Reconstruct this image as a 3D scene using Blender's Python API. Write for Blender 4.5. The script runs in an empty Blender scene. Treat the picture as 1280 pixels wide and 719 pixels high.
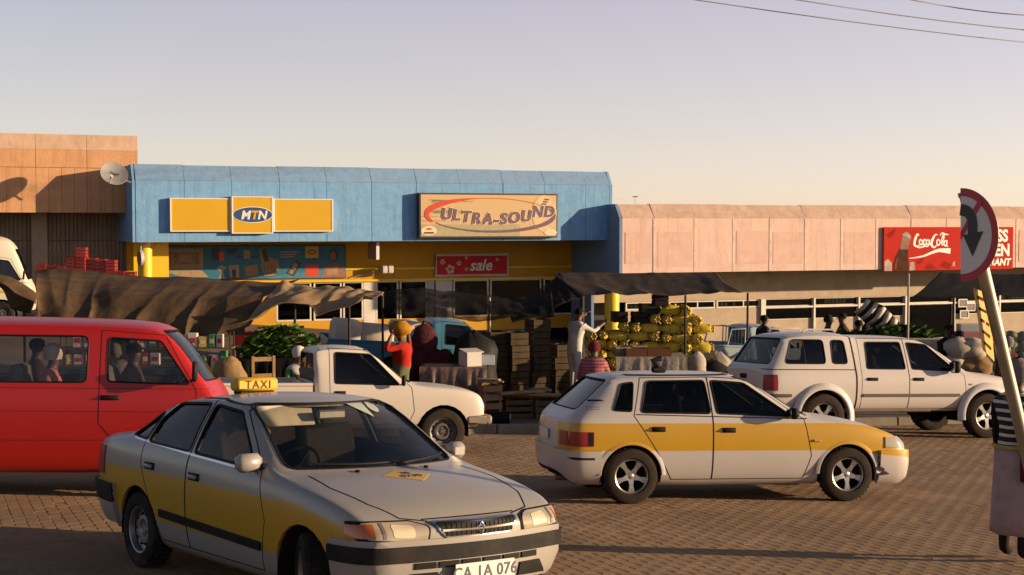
import bpy, bmesh, math, random
from mathutils import Vector, Matrix, noise
from math import sin, cos, pi, radians, sqrt, atan2, hypot
random.seed(7)
scn = bpy.context.scene
COL = scn.collection

# ---------------------------------------------------------------- camera
F_PX, HOR, CAM_Z = 1790.0, 280.0, 2.003
PITCH = math.atan((HOR - 359.5) / F_PX)          # looking slightly down the slope
cam_d = bpy.data.cameras.new("camera")
cam_d.sensor_width = 36.0
cam_d.lens = 36.0 * F_PX / 1280.0
cam_d.clip_start, cam_d.clip_end = 0.1, 4000.0
cam = bpy.data.objects.new("camera", cam_d)
COL.objects.link(cam)
cam.location = (0, 0, CAM_Z)
cam.rotation_euler = (pi / 2 + PITCH, 0, 0)
scn.camera = cam

# ---------------------------------------------------------------- sky and sun
SUN_EL, SUN_AZ = radians(8.6), radians(95)       # low sun from the +X side
world = bpy.data.worlds.new("World")
scn.world = world
world.use_nodes = True
wn = world.node_tree.nodes
wn.clear()
w_out = wn.new("ShaderNodeOutputWorld")
w_bg = wn.new("ShaderNodeBackground")
w_sky = wn.new("ShaderNodeTexSky")
w_sky.sky_type = 'NISHITA'
w_sky.sun_disc = False
w_sky.sun_elevation = SUN_EL
w_sky.sun_rotation = SUN_AZ
w_sky.air_density = 0.7
w_sky.dust_density = 0.3
w_sky.ozone_density = 0.3
w_bg.inputs[1].default_value = 0.046
# evening haze: a pale veil that thickens smoothly to the horizon and towards the sun, all round
wl = world.node_tree.links
w_tc = wn.new("ShaderNodeTexCoord"); w_sep = wn.new("ShaderNodeSeparateXYZ")
wl.new(w_tc.outputs["Generated"], w_sep.inputs[0])
def wmath(op, a, b):
    n = wn.new("ShaderNodeMath"); n.operation = op
    for i, v in enumerate((a, b)):
        if isinstance(v, (int, float)): n.inputs[i].default_value = v
        else: wl.new(v, n.inputs[i])
    return n.outputs[0]
z2 = wmath('MULTIPLY', wmath('MULTIPLY', w_sep.outputs[2], w_sep.outputs[2]), -1 / 0.20)
ex = wmath('POWER', math.e, wmath('ADD', z2, wmath('MULTIPLY', w_sep.outputs[0], 0.42)))
w_hz = wn.new("ShaderNodeBackground")
w_mr = wn.new("ShaderNodeMapRange")
w_mr.inputs[1].default_value, w_mr.inputs[2].default_value = 0.0, 0.26
wl.new(w_sep.outputs[2], w_mr.inputs[0])
w_mix = wn.new("ShaderNodeMix"); w_mix.data_type = 'RGBA'
w_mix.inputs[6].default_value = (0.246, 0.176, 0.166, 1)      # warm at the horizon
w_mix.inputs[7].default_value = (0.208, 0.170, 0.218, 1)      # lilac higher up
wl.new(w_mr.outputs[0], w_mix.inputs[0]); wl.new(w_mix.outputs[2], w_hz.inputs[0])
wl.new(ex, w_hz.inputs[1])
w_add = wn.new("ShaderNodeAddShader")
wl.new(w_sky.outputs[0], w_bg.inputs[0])
wl.new(w_bg.outputs[0], w_add.inputs[0]); wl.new(w_hz.outputs[0], w_add.inputs[1])
wl.new(w_add.outputs[0], w_out.inputs[0])
sun_d = bpy.data.lights.new("sun", 'SUN')
sun_d.energy = 5.0
sun_d.angle = radians(0.55)
sun_d.color = (1.0, 0.715, 0.435)
sun = bpy.data.objects.new("sun", sun_d)
COL.objects.link(sun)
SUNV = Vector((cos(SUN_EL) * sin(SUN_AZ), cos(SUN_EL) * cos(SUN_AZ), sin(SUN_EL)))
sun.rotation_euler = SUNV.to_track_quat('Z', 'Y').to_euler()
sun.location = (30, 0, 20)
scn.view_settings.view_transform = 'Standard'
scn.view_settings.look = 'None'
scn.view_settings.gamma = 1.0
scn.view_settings.use_curve_mapping = False
scn.view_settings.exposure = 0.90
scn.cycles.max_bounces = 8
scn.cycles.transparent_max_bounces = 16
scn.cycles.caustics_reflective = False
scn.cycles.caustics_refractive = False

# ---------------------------------------------------------------- measuring helpers
CP, SP_ = cos(PITCH), sin(PITCH)
def at(px, py, dep):
    """World point seen at photo pixel (px,py), dep metres along +Y."""
    u = (px - 640) / F_PX; v = (359.5 - py) / F_PX
    dx, dy, dz = u, CP - v * SP_, SP_ + v * CP
    k = dep / dy
    return Vector((dx * k, dep, CAM_Z + dz * k))
NX, NY = 0.0143, 0.0615
def road_z(x, y): return -NX * x - NY * y
PSI = atan2(5.6, 13.67)
CT, ST = cos(PSI), sin(PSI)
K0 = Vector((-0.25, 23.4))
def kerb_d(x, y): return -(x - K0.x) * ST + (y - K0.y) * CT
def gz(x, y):
    """height of the ground anywhere"""
    d = kerb_d(x, y)
    z = road_z(x, y)
    if d <= 0: return z
    n = min(1.0, d / 15.0)
    return z + 0.11 + 0.05 * max(0, min(d, 40) - 4.0) - (0.06 if x < 0 else 0.015) * n * max(-22, min(22, x))
P0 = Vector((-10.55, 40.2))
def fw(t, d, z):
    """facade frame: t along the shop front, d metres out towards the street"""
    return Vector((P0.x + t * CT + d * ST, P0.y + t * ST - d * CT, z))
def fp(px, py, d):
    """photo pixel -> (t, z) on the facade plane offset d"""
    a = at(px, py, 1.0) - Vector((0, 0, CAM_Z))
    ox, oy = P0.x + d * ST, P0.y - d * CT
    # ray k*a hits line o + t*(CT,ST)
    det = a.x * (-ST) - a.y * (-CT)
    k = (ox * (-ST) - oy * (-CT)) / det
    t = (a.x * oy - a.y * ox) / (-det) if False else ((a.x * k - ox) * CT + (a.y * k - oy) * ST)
    return t, CAM_Z + a.z * k

# ---------------------------------------------------------------- materials
def _nodes(name):
    m = bpy.data.materials.new(name); m.use_nodes = True
    nt = m.node_tree; b = nt.nodes["Principled BSDF"]
    return m, nt, b
MATS = {}
ALB = 0.80
def M(name, col, rough=0.7, metal=0.0, var=0.18, scale=6.0, bump=0.0, bscale=60.0, coat=0.0,
      dirt=0.0, dirtcol=(0.16, 0.10, 0.06), dscale=2.5, spec=None, alpha=None, trans=0.0, streak=0.0):
    if name in MATS: return MATS[name]
    m, nt, b = _nodes(name)
    N, L = nt.nodes, nt.links
    tc = N.new("ShaderNodeTexCoord")
    nz = N.new("ShaderNodeTexNoise"); nz.inputs["Scale"].default_value = scale
    nz.inputs["Detail"].default_value = 6.0; nz.inputs["Roughness"].default_value = 0.62
    L.new(tc.outputs["Object"], nz.inputs["Vector"])
    mr = N.new("ShaderNodeMapRange")
    mr.inputs[1].default_value, mr.inputs[2].default_value = 0.25, 0.75
    mr.inputs[3].default_value, mr.inputs[4].default_value = 1 - var, 1 + var
    L.new(nz.outputs["Fac"], mr.inputs[0])
    hs = N.new("ShaderNodeHueSaturation")
    hs.inputs["Color"].default_value = (*[c * ALB for c in col], 1)
    L.new(mr.outputs[0], hs.inputs["Value"])
    out = hs.outputs[0]
    if dirt > 0:
        n2 = N.new("ShaderNodeTexNoise"); n2.inputs["Scale"].default_value = dscale
        n2.inputs["Detail"].default_value = 8.0; n2.inputs["Roughness"].default_value = 0.7
        L.new(tc.outputs["Object"], n2.inputs["Vector"])
        r2 = N.new("ShaderNodeMapRange")
        r2.inputs[1].default_value, r2.inputs[2].default_value = 0.45, 0.75
        r2.inputs[3].default_value, r2.inputs[4].default_value = 0.0, dirt
        L.new(n2.outputs["Fac"], r2.inputs[0])
        mx = N.new("ShaderNodeMix"); mx.data_type = 'RGBA'
        L.new(r2.outputs[0], mx.inputs[0]); L.new(out, mx.inputs[6])
        mx.inputs[7].default_value = (*[c * ALB for c in dirtcol], 1)
        out = mx.outputs[2]
    if streak > 0:                                   # rain streaks and grime running down
        mp = N.new("ShaderNodeMapping"); mp.inputs["Scale"].default_value = (5.0, 5.0, 0.35); L.new(tc.outputs["Object"], mp.inputs[0])
        n4 = N.new("ShaderNodeTexNoise"); n4.inputs["Scale"].default_value = 1.6; n4.inputs["Detail"].default_value = 7; n4.inputs["Roughness"].default_value = .7
        L.new(mp.outputs[0], n4.inputs["Vector"])
        r4 = N.new("ShaderNodeMapRange"); r4.inputs[1].default_value, r4.inputs[2].default_value = .5, .78; r4.inputs[3].default_value, r4.inputs[4].default_value = 0, streak
        L.new(n4.outputs["Fac"], r4.inputs[0])
        m4 = N.new("ShaderNodeMix"); m4.data_type = 'RGBA'; m4.blend_type = 'MULTIPLY'
        L.new(r4.outputs[0], m4.inputs[0]); L.new(out, m4.inputs[6]); m4.inputs[7].default_value = (.42, .36, .31, 1); out = m4.outputs[2]
    L.new(out, b.inputs["Base Color"])
    b.inputs["Roughness"].default_value = rough
    b.inputs["Metallic"].default_value = metal
    if coat: b.inputs["Coat Weight"].default_value = coat; b.inputs["Coat Roughness"].default_value = 0.08
    if spec is None: spec = .5 if rough < .6 else .12
    if spec is not None: b.inputs["Specular IOR Level"].default_value = spec
    if trans: b.inputs["Transmission Weight"].default_value = trans
    if bump > 0:
        n3 = N.new("ShaderNodeTexNoise"); n3.inputs["Scale"].default_value = bscale
        n3.inputs["Detail"].default_value = 4.0
        L.new(tc.outputs["Object"], n3.inputs["Vector"])
        bp = N.new("ShaderNodeBump"); bp.inputs["Strength"].default_value = bump
        bp.inputs["Distance"].default_value = 0.02
        L.new(n3.outputs["Fac"], bp.inputs["Height"]); L.new(bp.outputs[0], b.inputs["Normal"])
    MATS[name] = m
    return m
def glass_mat(name, tint, gloss=0.04):
    """thin tinted glass: tinted see-through plus mirror by Fresnel"""
    if name in MATS: return MATS[name]
    m = bpy.data.materials.new(name); m.use_nodes = True
    N, L = m.node_tree.nodes, m.node_tree.links
    N.clear()
    o = N.new("ShaderNodeOutputMaterial"); mx = N.new("ShaderNodeMixShader")
    tr = N.new("ShaderNodeBsdfTransparent"); tr.inputs[0].default_value = (*tint, 1)
    gl = N.new("ShaderNodeBsdfGlossy"); gl.inputs[0].default_value = (.9, .9, .9, 1); gl.inputs[1].default_value = gloss
    lw = N.new("ShaderNodeLayerWeight"); lw.inputs[0].default_value = 0.5       # Schlick term, the same from both faces
    p5 = N.new("ShaderNodeMath"); p5.operation = 'POWER'; p5.inputs[1].default_value = 5.0; L.new(lw.outputs["Facing"], p5.inputs[0])
    ma = N.new("ShaderNodeMath"); ma.operation = 'MULTIPLY_ADD'; ma.inputs[1].default_value = .62; ma.inputs[2].default_value = .03; L.new(p5.outputs[0], ma.inputs[0])
    L.new(ma.outputs[0], mx.inputs[0]); L.new(tr.outputs[0], mx.inputs[1]); L.new(gl.outputs[0], mx.inputs[2])
    L.new(mx.outputs[0], o.inputs[0])
    MATS[name] = m
    return m

# ---------------------------------------------------------------- mesh helpers
class MB:
    """collects geometry for ONE mesh object"""
    def __init__(s): s.v, s.f, s.mi = [], [], []
    def add(s, vs, fs, mi=0):
        b = len(s.v)
        s.v += [tuple(p) for p in vs]
        s.f += [tuple(b + i for i in f) for f in fs]
        s.mi += [mi] * len(fs)
        return s
    def box(s, c, size, rot=None, mi=0, taper=1.0):
        hx, hy, hz = size[0] / 2, size[1] / 2, size[2] / 2
        vs = []
        for z, k in ((-hz, 1.0), (hz, taper)):
            for x, y in ((-hx, -hy), (hx, -hy), (hx, hy), (-hx, hy)):
                p = Vector((x * k, y * k, z))
                if rot is not None: p = rot @ p
                vs.append(p + Vector(c))
        return s.add(vs, [(3, 2, 1, 0), (4, 5, 6, 7), (0, 1, 5, 4), (1, 2, 6, 5), (2, 3, 7, 6), (3, 0, 4, 7)], mi)
    def cbox(s, c, size, ch=0.01, rot=None, mi=0):
        """box with chamfered edges"""
        h = [q / 2 for q in size]
        ch = min(ch, min(h) * 0.9)
        vs, idx = [], {}
        for sx in (-1, 1):
            for sy in (-1, 1):
                for sz in (-1, 1):
                    for ax in range(3):
                        p = [sx * (h[0] - ch), sy * (h[1] - ch), sz * (h[2] - ch)]
                        p[ax] = (sx, sy, sz)[ax] * h[ax]
                        idx[(sx, sy, sz, ax)] = len(vs)
                        q = Vector(p)
                        if rot is not None: q = rot @ q
                        vs.append(q + Vector(c))
        fs = []
        for ax in range(3):
            a, b = [(1, 2), (0, 2), (0, 1)][ax]
            for sg in (-1, 1):
                q = []
                for sa, sb in ((-1, -1), (1, -1), (1, 1), (-1, 1)):
                    k = [0, 0, 0]; k[ax] = sg; k[a] = sa; k[b] = sb
                    q.append(idx[(k[0], k[1], k[2], ax)])
                if (sg > 0) == (ax == 1): q.reverse()
                fs.append(tuple(q))
        for ax in range(3):
            a, b = [(1, 2), (0, 2), (0, 1)][ax]
            for sa in (-1, 1):
                for sb in (-1, 1):
                    k0 = [0, 0, 0]; k0[a] = sa; k0[b] = sb
                    k1 = list(k0); k0[ax] = -1; k1[ax] = 1
                    q = [idx[(*k0, a)], idx[(*k1, a)], idx[(*k1, b)], idx[(*k0, b)]]
                    fs.append(tuple(q))
        for sx in (-1, 1):
            for sy in (-1, 1):
                for sz in (-1, 1):
                    fs.append((idx[(sx, sy, sz, 0)], idx[(sx, sy, sz, 1)], idx[(sx, sy, sz, 2)]))
        return s.add(vs, fs, mi)
    def cyl(s, a, b, r0, r1=None, n=12, mi=0, caps=True):
        a, b = Vector(a), Vector(b); r1 = r0 if r1 is None else r1
        d = (b - a).normalized()
        u = d.orthogonal().normalized(); w = d.cross(u)
        vs = [a + (u * cos(2 * pi * i / n) + w * sin(2 * pi * i / n)) * r0 for i in range(n)]
        vs += [b + (u * cos(2 * pi * i / n) + w * sin(2 * pi * i / n)) * r1 for i in range(n)]
        fs = [(i, (i + 1) % n, n + (i + 1) % n, n + i) for i in range(n)]
        if caps: fs += [tuple(range(n - 1, -1, -1)), tuple(range(n, 2 * n))]
        return s.add(vs, fs, mi)
    def tube(s, pts, r, n=6, mi=0, closed=False):
        pts = [Vector(p) for p in pts]; m = len(pts); rr = r if isinstance(r, (list, tuple)) else [r] * m
        vs = []; up = None
        for i, p in enumerate(pts):
            if closed: d = pts[(i + 1) % m] - pts[i - 1]
            else: d = pts[min(i + 1, m - 1)] - pts[max(i - 1, 0)]
            d.normalize()
            if up is None: up = d.orthogonal().normalized()
            up = (up - d * up.dot(d))
            if up.length < 1e-6: up = d.orthogonal()
            up.normalize(); w = d.cross(up)
            vs += [p + (up * cos(2 * pi * k / n) + w * sin(2 * pi * k / n)) * rr[i] for k in range(n)]
        fs = []
        for i in range(m if closed else m - 1):
            j = (i + 1) % m
            fs += [(i * n + k, i * n + (k + 1) % n, j * n + (k + 1) % n, j * n + k) for k in range(n)]
        if not closed: fs += [tuple(range(n - 1, -1, -1)), tuple(range((m - 1) * n, m * n))]
        return s.add(vs, fs, mi)
    def lathe(s, prof, n=24, mi=0, mat=None, caps=True):
        """prof: list of (r, h), about local Z (mat maps to place)"""
        mat = mat or Matrix.Identity(4)
        vs = []
        for r, h in prof:
            vs += [mat @ Vector((r * cos(2 * pi * k / n), r * sin(2 * pi * k / n), h)) for k in range(n)]
        fs = []
        for i in range(len(prof) - 1):
            fs += [(i * n + k, i * n + (k + 1) % n, (i + 1) * n + (k + 1) % n, (i + 1) * n + k) for k in range(n)]
        if caps:
            fs += [tuple(range(n - 1, -1, -1)), tuple(range((len(prof) - 1) * n, len(prof) * n))]
        return s.add(vs, fs, mi)
    def prism(s, poly, o, ax, ay, az, mi=0):
        """2D polygon poly in the (ax, ay) frame at o, extruded along vector az (both caps)"""
        o, ax, ay, az = Vector(o), Vector(ax), Vector(ay), Vector(az)
        n = len(poly)
        vs = [o + ax * p[0] + ay * p[1] for p in poly]
        vs += [v + az for v in vs]
        fs = [(i, (i + 1) % n, n + (i + 1) % n, n + i) for i in range(n)]
        fs += [tuple(range(n - 1, -1, -1)), tuple(range(n, 2 * n))]
        return s.add(vs, fs, mi)
    def grid(s, rows, mi=0):
        n = len(rows[0]); vs = [p for r in rows for p in r]
        fs = [(i * n + j, i * n + j + 1, (i + 1) * n + j + 1, (i + 1) * n + j)
              for i in range(len(rows) - 1) for j in range(n - 1)]
        return s.add(vs, fs, mi)
    def build(s, name, mats, parent=None, smooth=None, fix=True):
        me = bpy.data.meshes.new(name)
        me.from_pydata(s.v, [], s.f)
        if not isinstance(mats, (list, tuple)): mats = [mats]
        for m in mats: me.materials.append(m)
        if len(mats) > 1: me.polygons.foreach_set("material_index", s.mi)
        if fix:
            bm = bmesh.new(); bm.from_mesh(me)
            bmesh.ops.recalc_face_normals(bm, faces=bm.faces); bm.to_mesh(me); bm.free()
        if smooth is not None:
            me.polygons.foreach_set("use_smooth", [True] * len(me.polygons))
            me.set_sharp_from_angle(angle=radians(smooth))
        me.update()
        return link(name, me, parent)
def link(name, me, parent=None):
    o = bpy.data.objects.new(name, me)
    COL.objects.link(o)
    if parent is not None: o.parent = parent
    return o
def tag(o, label, cat, group=None, kind=None):
    o["label"] = label; o["category"] = cat
    if group: o["group"] = group
    if kind: o["kind"] = kind
    return o
def struct(o): o["kind"] = "structure"; return o
def stuff(o): o["kind"] = "stuff"; return o
def thing(name, loc=(0, 0, 0), rz=0.0, label=None, cat=None, group=None, mat=None):
    o = bpy.data.objects.new(name, None); COL.objects.link(o)
    o.empty_display_size = 0.2
    if mat is not None: o.matrix_world = mat
    else: o.location = loc; o.rotation_euler = (0, 0, rz)
    if label: tag(o, label, cat, group)
    return o
def copy_tree(o, parent=None):
    c = o.copy(); COL.objects.link(c)
    c.parent = parent
    for ch in list(o.children): copy_tree(ch, c)
    return c
def text_geo(s, size=1.0, shear=0.0, width=1.0, bold=0.0, extrude=0.004, align='LEFT', res=3, space=1.0):
    """lettering as (verts, faces) in the XY plane, from the built-in font"""
    cu = bpy.data.curves.new("txt", 'FONT')
    cu.body = s; cu.size = size; cu.shear = shear; cu.offset = bold; cu.extrude = extrude
    cu.align_x = align; cu.resolution_u = res; cu.space_character = space
    o = bpy.data.objects.new("txt", cu); COL.objects.link(o)
    dg = bpy.context.evaluated_depsgraph_get(); dg.update()
    me = bpy.data.meshes.new_from_object(o.evaluated_get(dg))
    vs = [Vector((v.co.x * width, v.co.y, v.co.z)) for v in me.vertices]
    fs = [tuple(p.vertices) for p in me.polygons]
    bpy.data.objects.remove(o); bpy.data.curves.remove(cu); bpy.data.meshes.remove(me)
    return vs, fs
def put(vs, o, ax, ay, az):
    o, ax, ay, az = Vector(o), Vector(ax), Vector(ay), Vector(az)
    return [o + ax * v.x + ay * v.y + az * v.z for v in vs]
def ell(cx, cy, rx, ry, n=24, a0=0, a1=2 * pi):
    return [(cx + rx * cos(a0 + (a1 - a0) * i / n), cy + ry * sin(a0 + (a1 - a0) * i / n)) for i in range(n)]
def ribbon(pts, w):
    """closed outline of a stroke with width w (number or list)"""
    L, R = [], []
    n = len(pts)
    for i, p in enumerate(pts):
        a, b = pts[max(i - 1, 0)], pts[min(i + 1, n - 1)]
        dx, dy = b[0] - a[0], b[1] - a[1]; l = hypot(dx, dy) or 1
        h = (w[i] if isinstance(w, (list, tuple)) else w) / 2
        L.append((p[0] - dy / l * h, p[1] + dx / l * h)); R.append((p[0] + dy / l * h, p[1] - dx / l * h))
    return L, R
def ribbon_geo(pts, w, th=0.003):
    L, R = ribbon(pts, w); n = len(pts)
    vs = [Vector((p[0], p[1], th)) for p in L] + [Vector((p[0], p[1], th)) for p in R]
    fs = [(n + i, n + i + 1, i + 1, i) for i in range(n - 1)]
    return vs, fs
def spline(pts, k=6):
    """Catmull-Rom through points of any dimension"""
    out = []
    n = len(pts)
    for i in range(n - 1):
        p0, p1, p2, p3 = pts[max(i - 1, 0)], pts[i], pts[i + 1], pts[min(i + 2, n - 1)]
        for j in range(k):
            t = j / k
            out.append(type(p1)([0.5 * (2 * b + (c - a) * t + (2 * a - 5 * b + 4 * c - d) * t * t + (3 * b - a - 3 * c + d) * t ** 3)
                                 for a, b, c, d in zip(p0, p1, p2, p3)]))
    out.append(pts[-1])
    return out
# ================================================================= SETTING
def pos_mat(name, c1, c2, c3, rough=0.9, s1=1.2, s2=11.0, bump=0.5, bs=90.0, bd=0.01):
    """ground material driven by world position: two tones plus a dusty third"""
    m, nt, b = _nodes(name); N, L = nt.nodes, nt.links
    g = N.new("ShaderNodeNewGeometry")
    def nz(sc, det=6.0):
        n = N.new("ShaderNodeTexNoise"); n.inputs["Scale"].default_value = sc
        n.inputs["Detail"].default_value = det; n.inputs["Roughness"].default_value = 0.65
        L.new(g.outputs["Position"], n.inputs["Vector"]); return n
    def ramp(n, a, bb):
        r = N.new("ShaderNodeMapRange"); r.inputs[1].default_value, r.inputs[2].default_value = a, bb
        L.new(n.outputs["Fac"], r.inputs[0]); return r
    x1 = N.new("ShaderNodeMix"); x1.data_type = 'RGBA'
    L.new(ramp(nz(s2), 0.3, 0.7).outputs[0], x1.inputs[0])
    x1.inputs[6].default_value = (*c1, 1); x1.inputs[7].default_value = (*c2, 1)
    x2 = N.new("ShaderNodeMix"); x2.data_type = 'RGBA'
    L.new(ramp(nz(s1, 9.0), 0.42, 0.66).outputs[0], x2.inputs[0])
    L.new(x1.outputs[2], x2.inputs[6]); x2.inputs[7].default_value = (*c3, 1)
    x3 = N.new("ShaderNodeMix"); x3.data_type = 'RGBA'; x3.blend_type = 'MULTIPLY'
    L.new(ramp(nz(0.55, 10.0), 0.54, 0.70).outputs[0], x3.inputs[0]); L.new(x2.outputs[2], x3.inputs[6]); x3.inputs[7].default_value = (.58, .55, .52, 1)
    L.new(x3.outputs[2], b.inputs["Base Color"])
    b.inputs["Roughness"].default_value = rough
    b.inputs["Specular IOR Level"].default_value = 0.25
    bp = N.new("ShaderNodeBump"); bp.inputs["Strength"].default_value = bump; bp.inputs["Distance"].default_value = bd
    L.new(nz(bs, 5.0).outputs["Fac"], bp.inputs["Height"]); L.new(bp.outputs[0], b.inputs["Normal"])
    MATS[name] = m
    return m
m_paver = pos_mat("paver_concrete", (0.200, 0.128, 0.072), (0.252, 0.162, 0.092), (0.33, 0.214, 0.122), s1=0.7, s2=14)
m_sand = pos_mat("joint_sand", (0.19, 0.121, 0.068), (0.24, 0.154, 0.086), (0.31, 0.200, 0.112))
m_dirt = pos_mat("trodden_dirt", (0.085, 0.068, 0.055), (0.12, 0.095, 0.075), (0.17, 0.13, 0.095), s1=0.35, s2=5)
m_kerb = pos_mat("kerb_concrete", (0.16, 0.145, 0.125), (0.21, 0.19, 0.165), (0.15, 0.12, 0.09), s1=1.5, s2=9)

def kt(t, n):
    """kerb frame: t along the kerb, n beyond it"""
    return K0.x + t * CT - n * ST, K0.y + t * ST + n * CT
# road base sheet
mb = MB(); rows = []
for n in (-60, -30, -14, -6, 0.02):
    r = []
    for t in (-60, -30, -15, 0, 15, 30, 60):
        x, y = kt(t, n); r.append((x, y, road_z(x, y) - 0.003))
    rows.append(r)
mb.grid(rows)
road = struct(mb.build("road", m_sand))
# ground beyond the kerb out to the horizon
mb = MB(); rows = []
for n in (0.13, 1, 2, 4, 7, 10, 13, 15, 17, 20, 25, 30, 40, 80, 300, 1500):
    r = []
    for t in (-1500, -300, -80, -40, -22, -18, -14, -10, -6, -2, 2, 6, 10, 14, 18, 22, 40, 80, 300, 1500):
        x, y = kt(t, n)
        xc, yc = max(-40, min(40, x)), max(5, min(70, y))
        z = gz(xc, yc) if n < 60 else gz(xc, yc) - 0.02 * min(400, n - 40)
        r.append((x, y, z + 0.006 * noise.noise((x, y, 0))))
    rows.append(r)
mb.grid(rows)
ground = struct(mb.build("ground", m_dirt, smooth=60))

# pavers: zig-zag blocks laid across the kerb line
PL, PW, GAP = 0.225, 0.1125, 0.005
def paver_geo(rnd):
    hl, hw, z = PL / 2 - GAP / 2, PW / 2 - GAP / 2, 0.014
    out = [(-hw, -hl), (hw, -hl), (hw + z, -hl * .5), (hw, 0), (hw + z * .2, hl * .5), (hw, hl),
           (-hw, hl), (-hw + z * .2, hl * .5), (-hw, 0), (-hw + z, -hl * .5)]
    c = 0.004
    tilt = (rnd.uniform(-.005, .005), rnd.uniform(-.005, .005))
    dz = rnd.uniform(-.0010, .0008) + (rnd.random() < .04) * rnd.uniform(-.006, .002)
    vs = []
    for k, h in ((1.0, -0.032), (1.0, -0.003), (None, 0.0)):
        for x, y in out:
            if k is None: x, y = x * (1 - c / hw), y * (1 - c / hl)
            vs.append((x, y, h + dz + (tilt[0] * x + tilt[1] * y if h > -.03 else 0)))
    n = len(out)
    fs = []
    for b in (0, n):
        fs += [(b + i, b + (i + 1) % n, b + n + (i + 1) % n, b + n + i) for i in range(n)]
    fs.append(tuple(range(2 * n, 3 * n)))
    return vs, fs
rnd = random.Random(3)
spots = []
for i in range(-140, 160):
    for j in range(0, 64):
        t = i * PW; n = -0.16 - (j + 0.5 * (i % 2)) * PL
        x, y = kt(t, n)
        if y < 10.3: continue
        px = 640 + F_PX * x / y
        if -160 < px < 1480: spots.append((y, px, x, y))
spots.sort()
near = [s for s in spots if 700 < s[1] < 1236][:300]
near_set = set((s[2], s[3]) for s in near)
protos = []
for k in range(6):
    vs, fs = paver_geo(rnd)
    m = MB(); m.add(vs, fs); o = m.build("paver", m_paver, fix=False)
    protos.append(o.data); bpy.data.objects.remove(o)
slope_rot = Vector((NX, NY, 1)).normalized()
Rk = Vector((0, 0, 1)).rotation_difference(slope_rot).to_matrix() @ Matrix.Rotation(PSI, 3, 'Z')
for s in near:
    o = link("paver", protos[rnd.randrange(6)], road)
    o.matrix_local = Matrix.Translation((s[2], s[3], road_z(s[2], s[3]))) @ Rk.to_4x4()
mb = MB()
gl = [paver_geo(rnd) for k in range(24)]
for s in spots:
    if (s[2], s[3]) in near_set: continue
    vs, fs = gl[rnd.randrange(24)]
    o = Vector((s[2], s[3], road_z(s[2], s[3])))
    mb.add([Rk @ Vector(v) + o for v in vs], fs)
stuff(mb.build("paver_field", m_paver, road, fix=False))
# kerb stones
kerb = struct(MB().box((kt(0, .4)[0], kt(0, .4)[1], -60), (.1, .1, .1)).build("kerb", m_kerb))
bm_ = MB()
for i in range(-2, 2):
    t0, t1 = i * 30, i * 30 + 29.9
    q = []
    for t, n in ((t0, 0.03), (t1, 0.03), (t1, 0.12), (t0, 0.12)):
        x, y = kt(t, n); q.append((x, y, road_z(x, y) - .3))
    q += [(a, b, c + .40) for a, b, c in q]
    bm_.add(q, [(3, 2, 1, 0), (4, 5, 6, 7), (0, 1, 5, 4), (1, 2, 6, 5), (2, 3, 7, 6), (3, 0, 4, 7)])
kerb.data = bm_.build("kerb_bed", m_kerb).data
bpy.data.objects.remove(bpy.data.objects["kerb_bed"])
for i in range(-11, 14):
    x, y = kt(i * 1.0 + .5, 0.065)
    m = MB(); m.cbox((0, 0, 0), (0.985, 0.15, 0.32), 0.018)
    o = m.build("kerb_stone", m_kerb, kerb)
    o.matrix_local = Matrix.Translation((x, y, road_z(x, y) - 0.012 + rnd.uniform(-.006, .006))) @ Rk.to_4x4() @ Matrix.Rotation(rnd.uniform(-.006, .006), 4, 'Z')

# ---------------------------------------------------------------- buildings
AT, AD = Vector((CT, ST, 0)), Vector((ST, -CT, 0))       # along the front / out to the street
UZ = Vector((0, 0, 1))
RF = Matrix.Rotation(PSI, 3, 'Z')
def fbox(mb, t0, t1, d0, d1, z0, z1, mi=0, ch=0):
    c = fw((t0 + t1) / 2, (d0 + d1) / 2, (z0 + z1) / 2)
    sz = (abs(t1 - t0), abs(d1 - d0), abs(z1 - z0))
    if ch: mb.cbox(c, sz, ch, RF, mi)
    else: mb.box(c, sz, RF, mi)
    return mb
def fprof(mb, prof, t0, t1, mi=0, dj=0.0):
    """profile [(d,z)] extruded from t0 to t1"""
    mb.prism([(d + dj, z) for d, z in prof], fw(t0, 0, 0), AD, UZ, AT * (t1 - t0), mi)
    return mb
m_blue = M("blue_paint", (0.185, 0.40, 0.69), .75, var=.10, scale=3.5, bump=.35, bscale=25, dirt=.5, dirtcol=(.36, .52, .68), dscale=6, streak=.45)
m_bluecap = M("faded_blue_paint", (0.22, 0.38, 0.62), .8, streak=.4, var=.12, scale=4, bump=.3, bscale=20, dirt=.4, dirtcol=(.33, .38, .46), dscale=1.7)
m_peach = M("peach_paint", (0.73, 0.525, 0.450), .8, streak=.38, var=.12, scale=2.2, bump=.4, bscale=22, dirt=.7, dirtcol=(.76, .58, .49), dscale=1.2)
m_peachcap = M("weathered_peach_cap", (0.62, 0.44, 0.35), .85, streak=.5, var=.18, scale=3, bump=.4, bscale=20, dirt=.7, dirtcol=(.48, .36, .29), dscale=1.8)
m_orange = M("orange_plaster", (0.64, 0.36, 0.19), .85, streak=.45, var=.14, scale=1.6, bump=.35, bscale=18, dirt=.7, dirtcol=(.48, .25, .15), dscale=.9)
m_orangecap = M("dusty_orange_cap", (0.60, 0.42, 0.31), .85, streak=.4, var=.14, scale=2, bump=.3, bscale=18, dirt=.5, dirtcol=(.42, .30, .22))
m_must = M("mustard_wall", (0.62, 0.33, 0.035), .7, var=.1, scale=1.5, bump=.2, bscale=30, dirt=.3, dirtcol=(.4, .22, .05))
m_yel = M("yellow_gloss_paint", (0.80, 0.55, 0.02), .35, var=.06, scale=3, dirt=.25, dirtcol=(.5, .33, .05))
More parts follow.
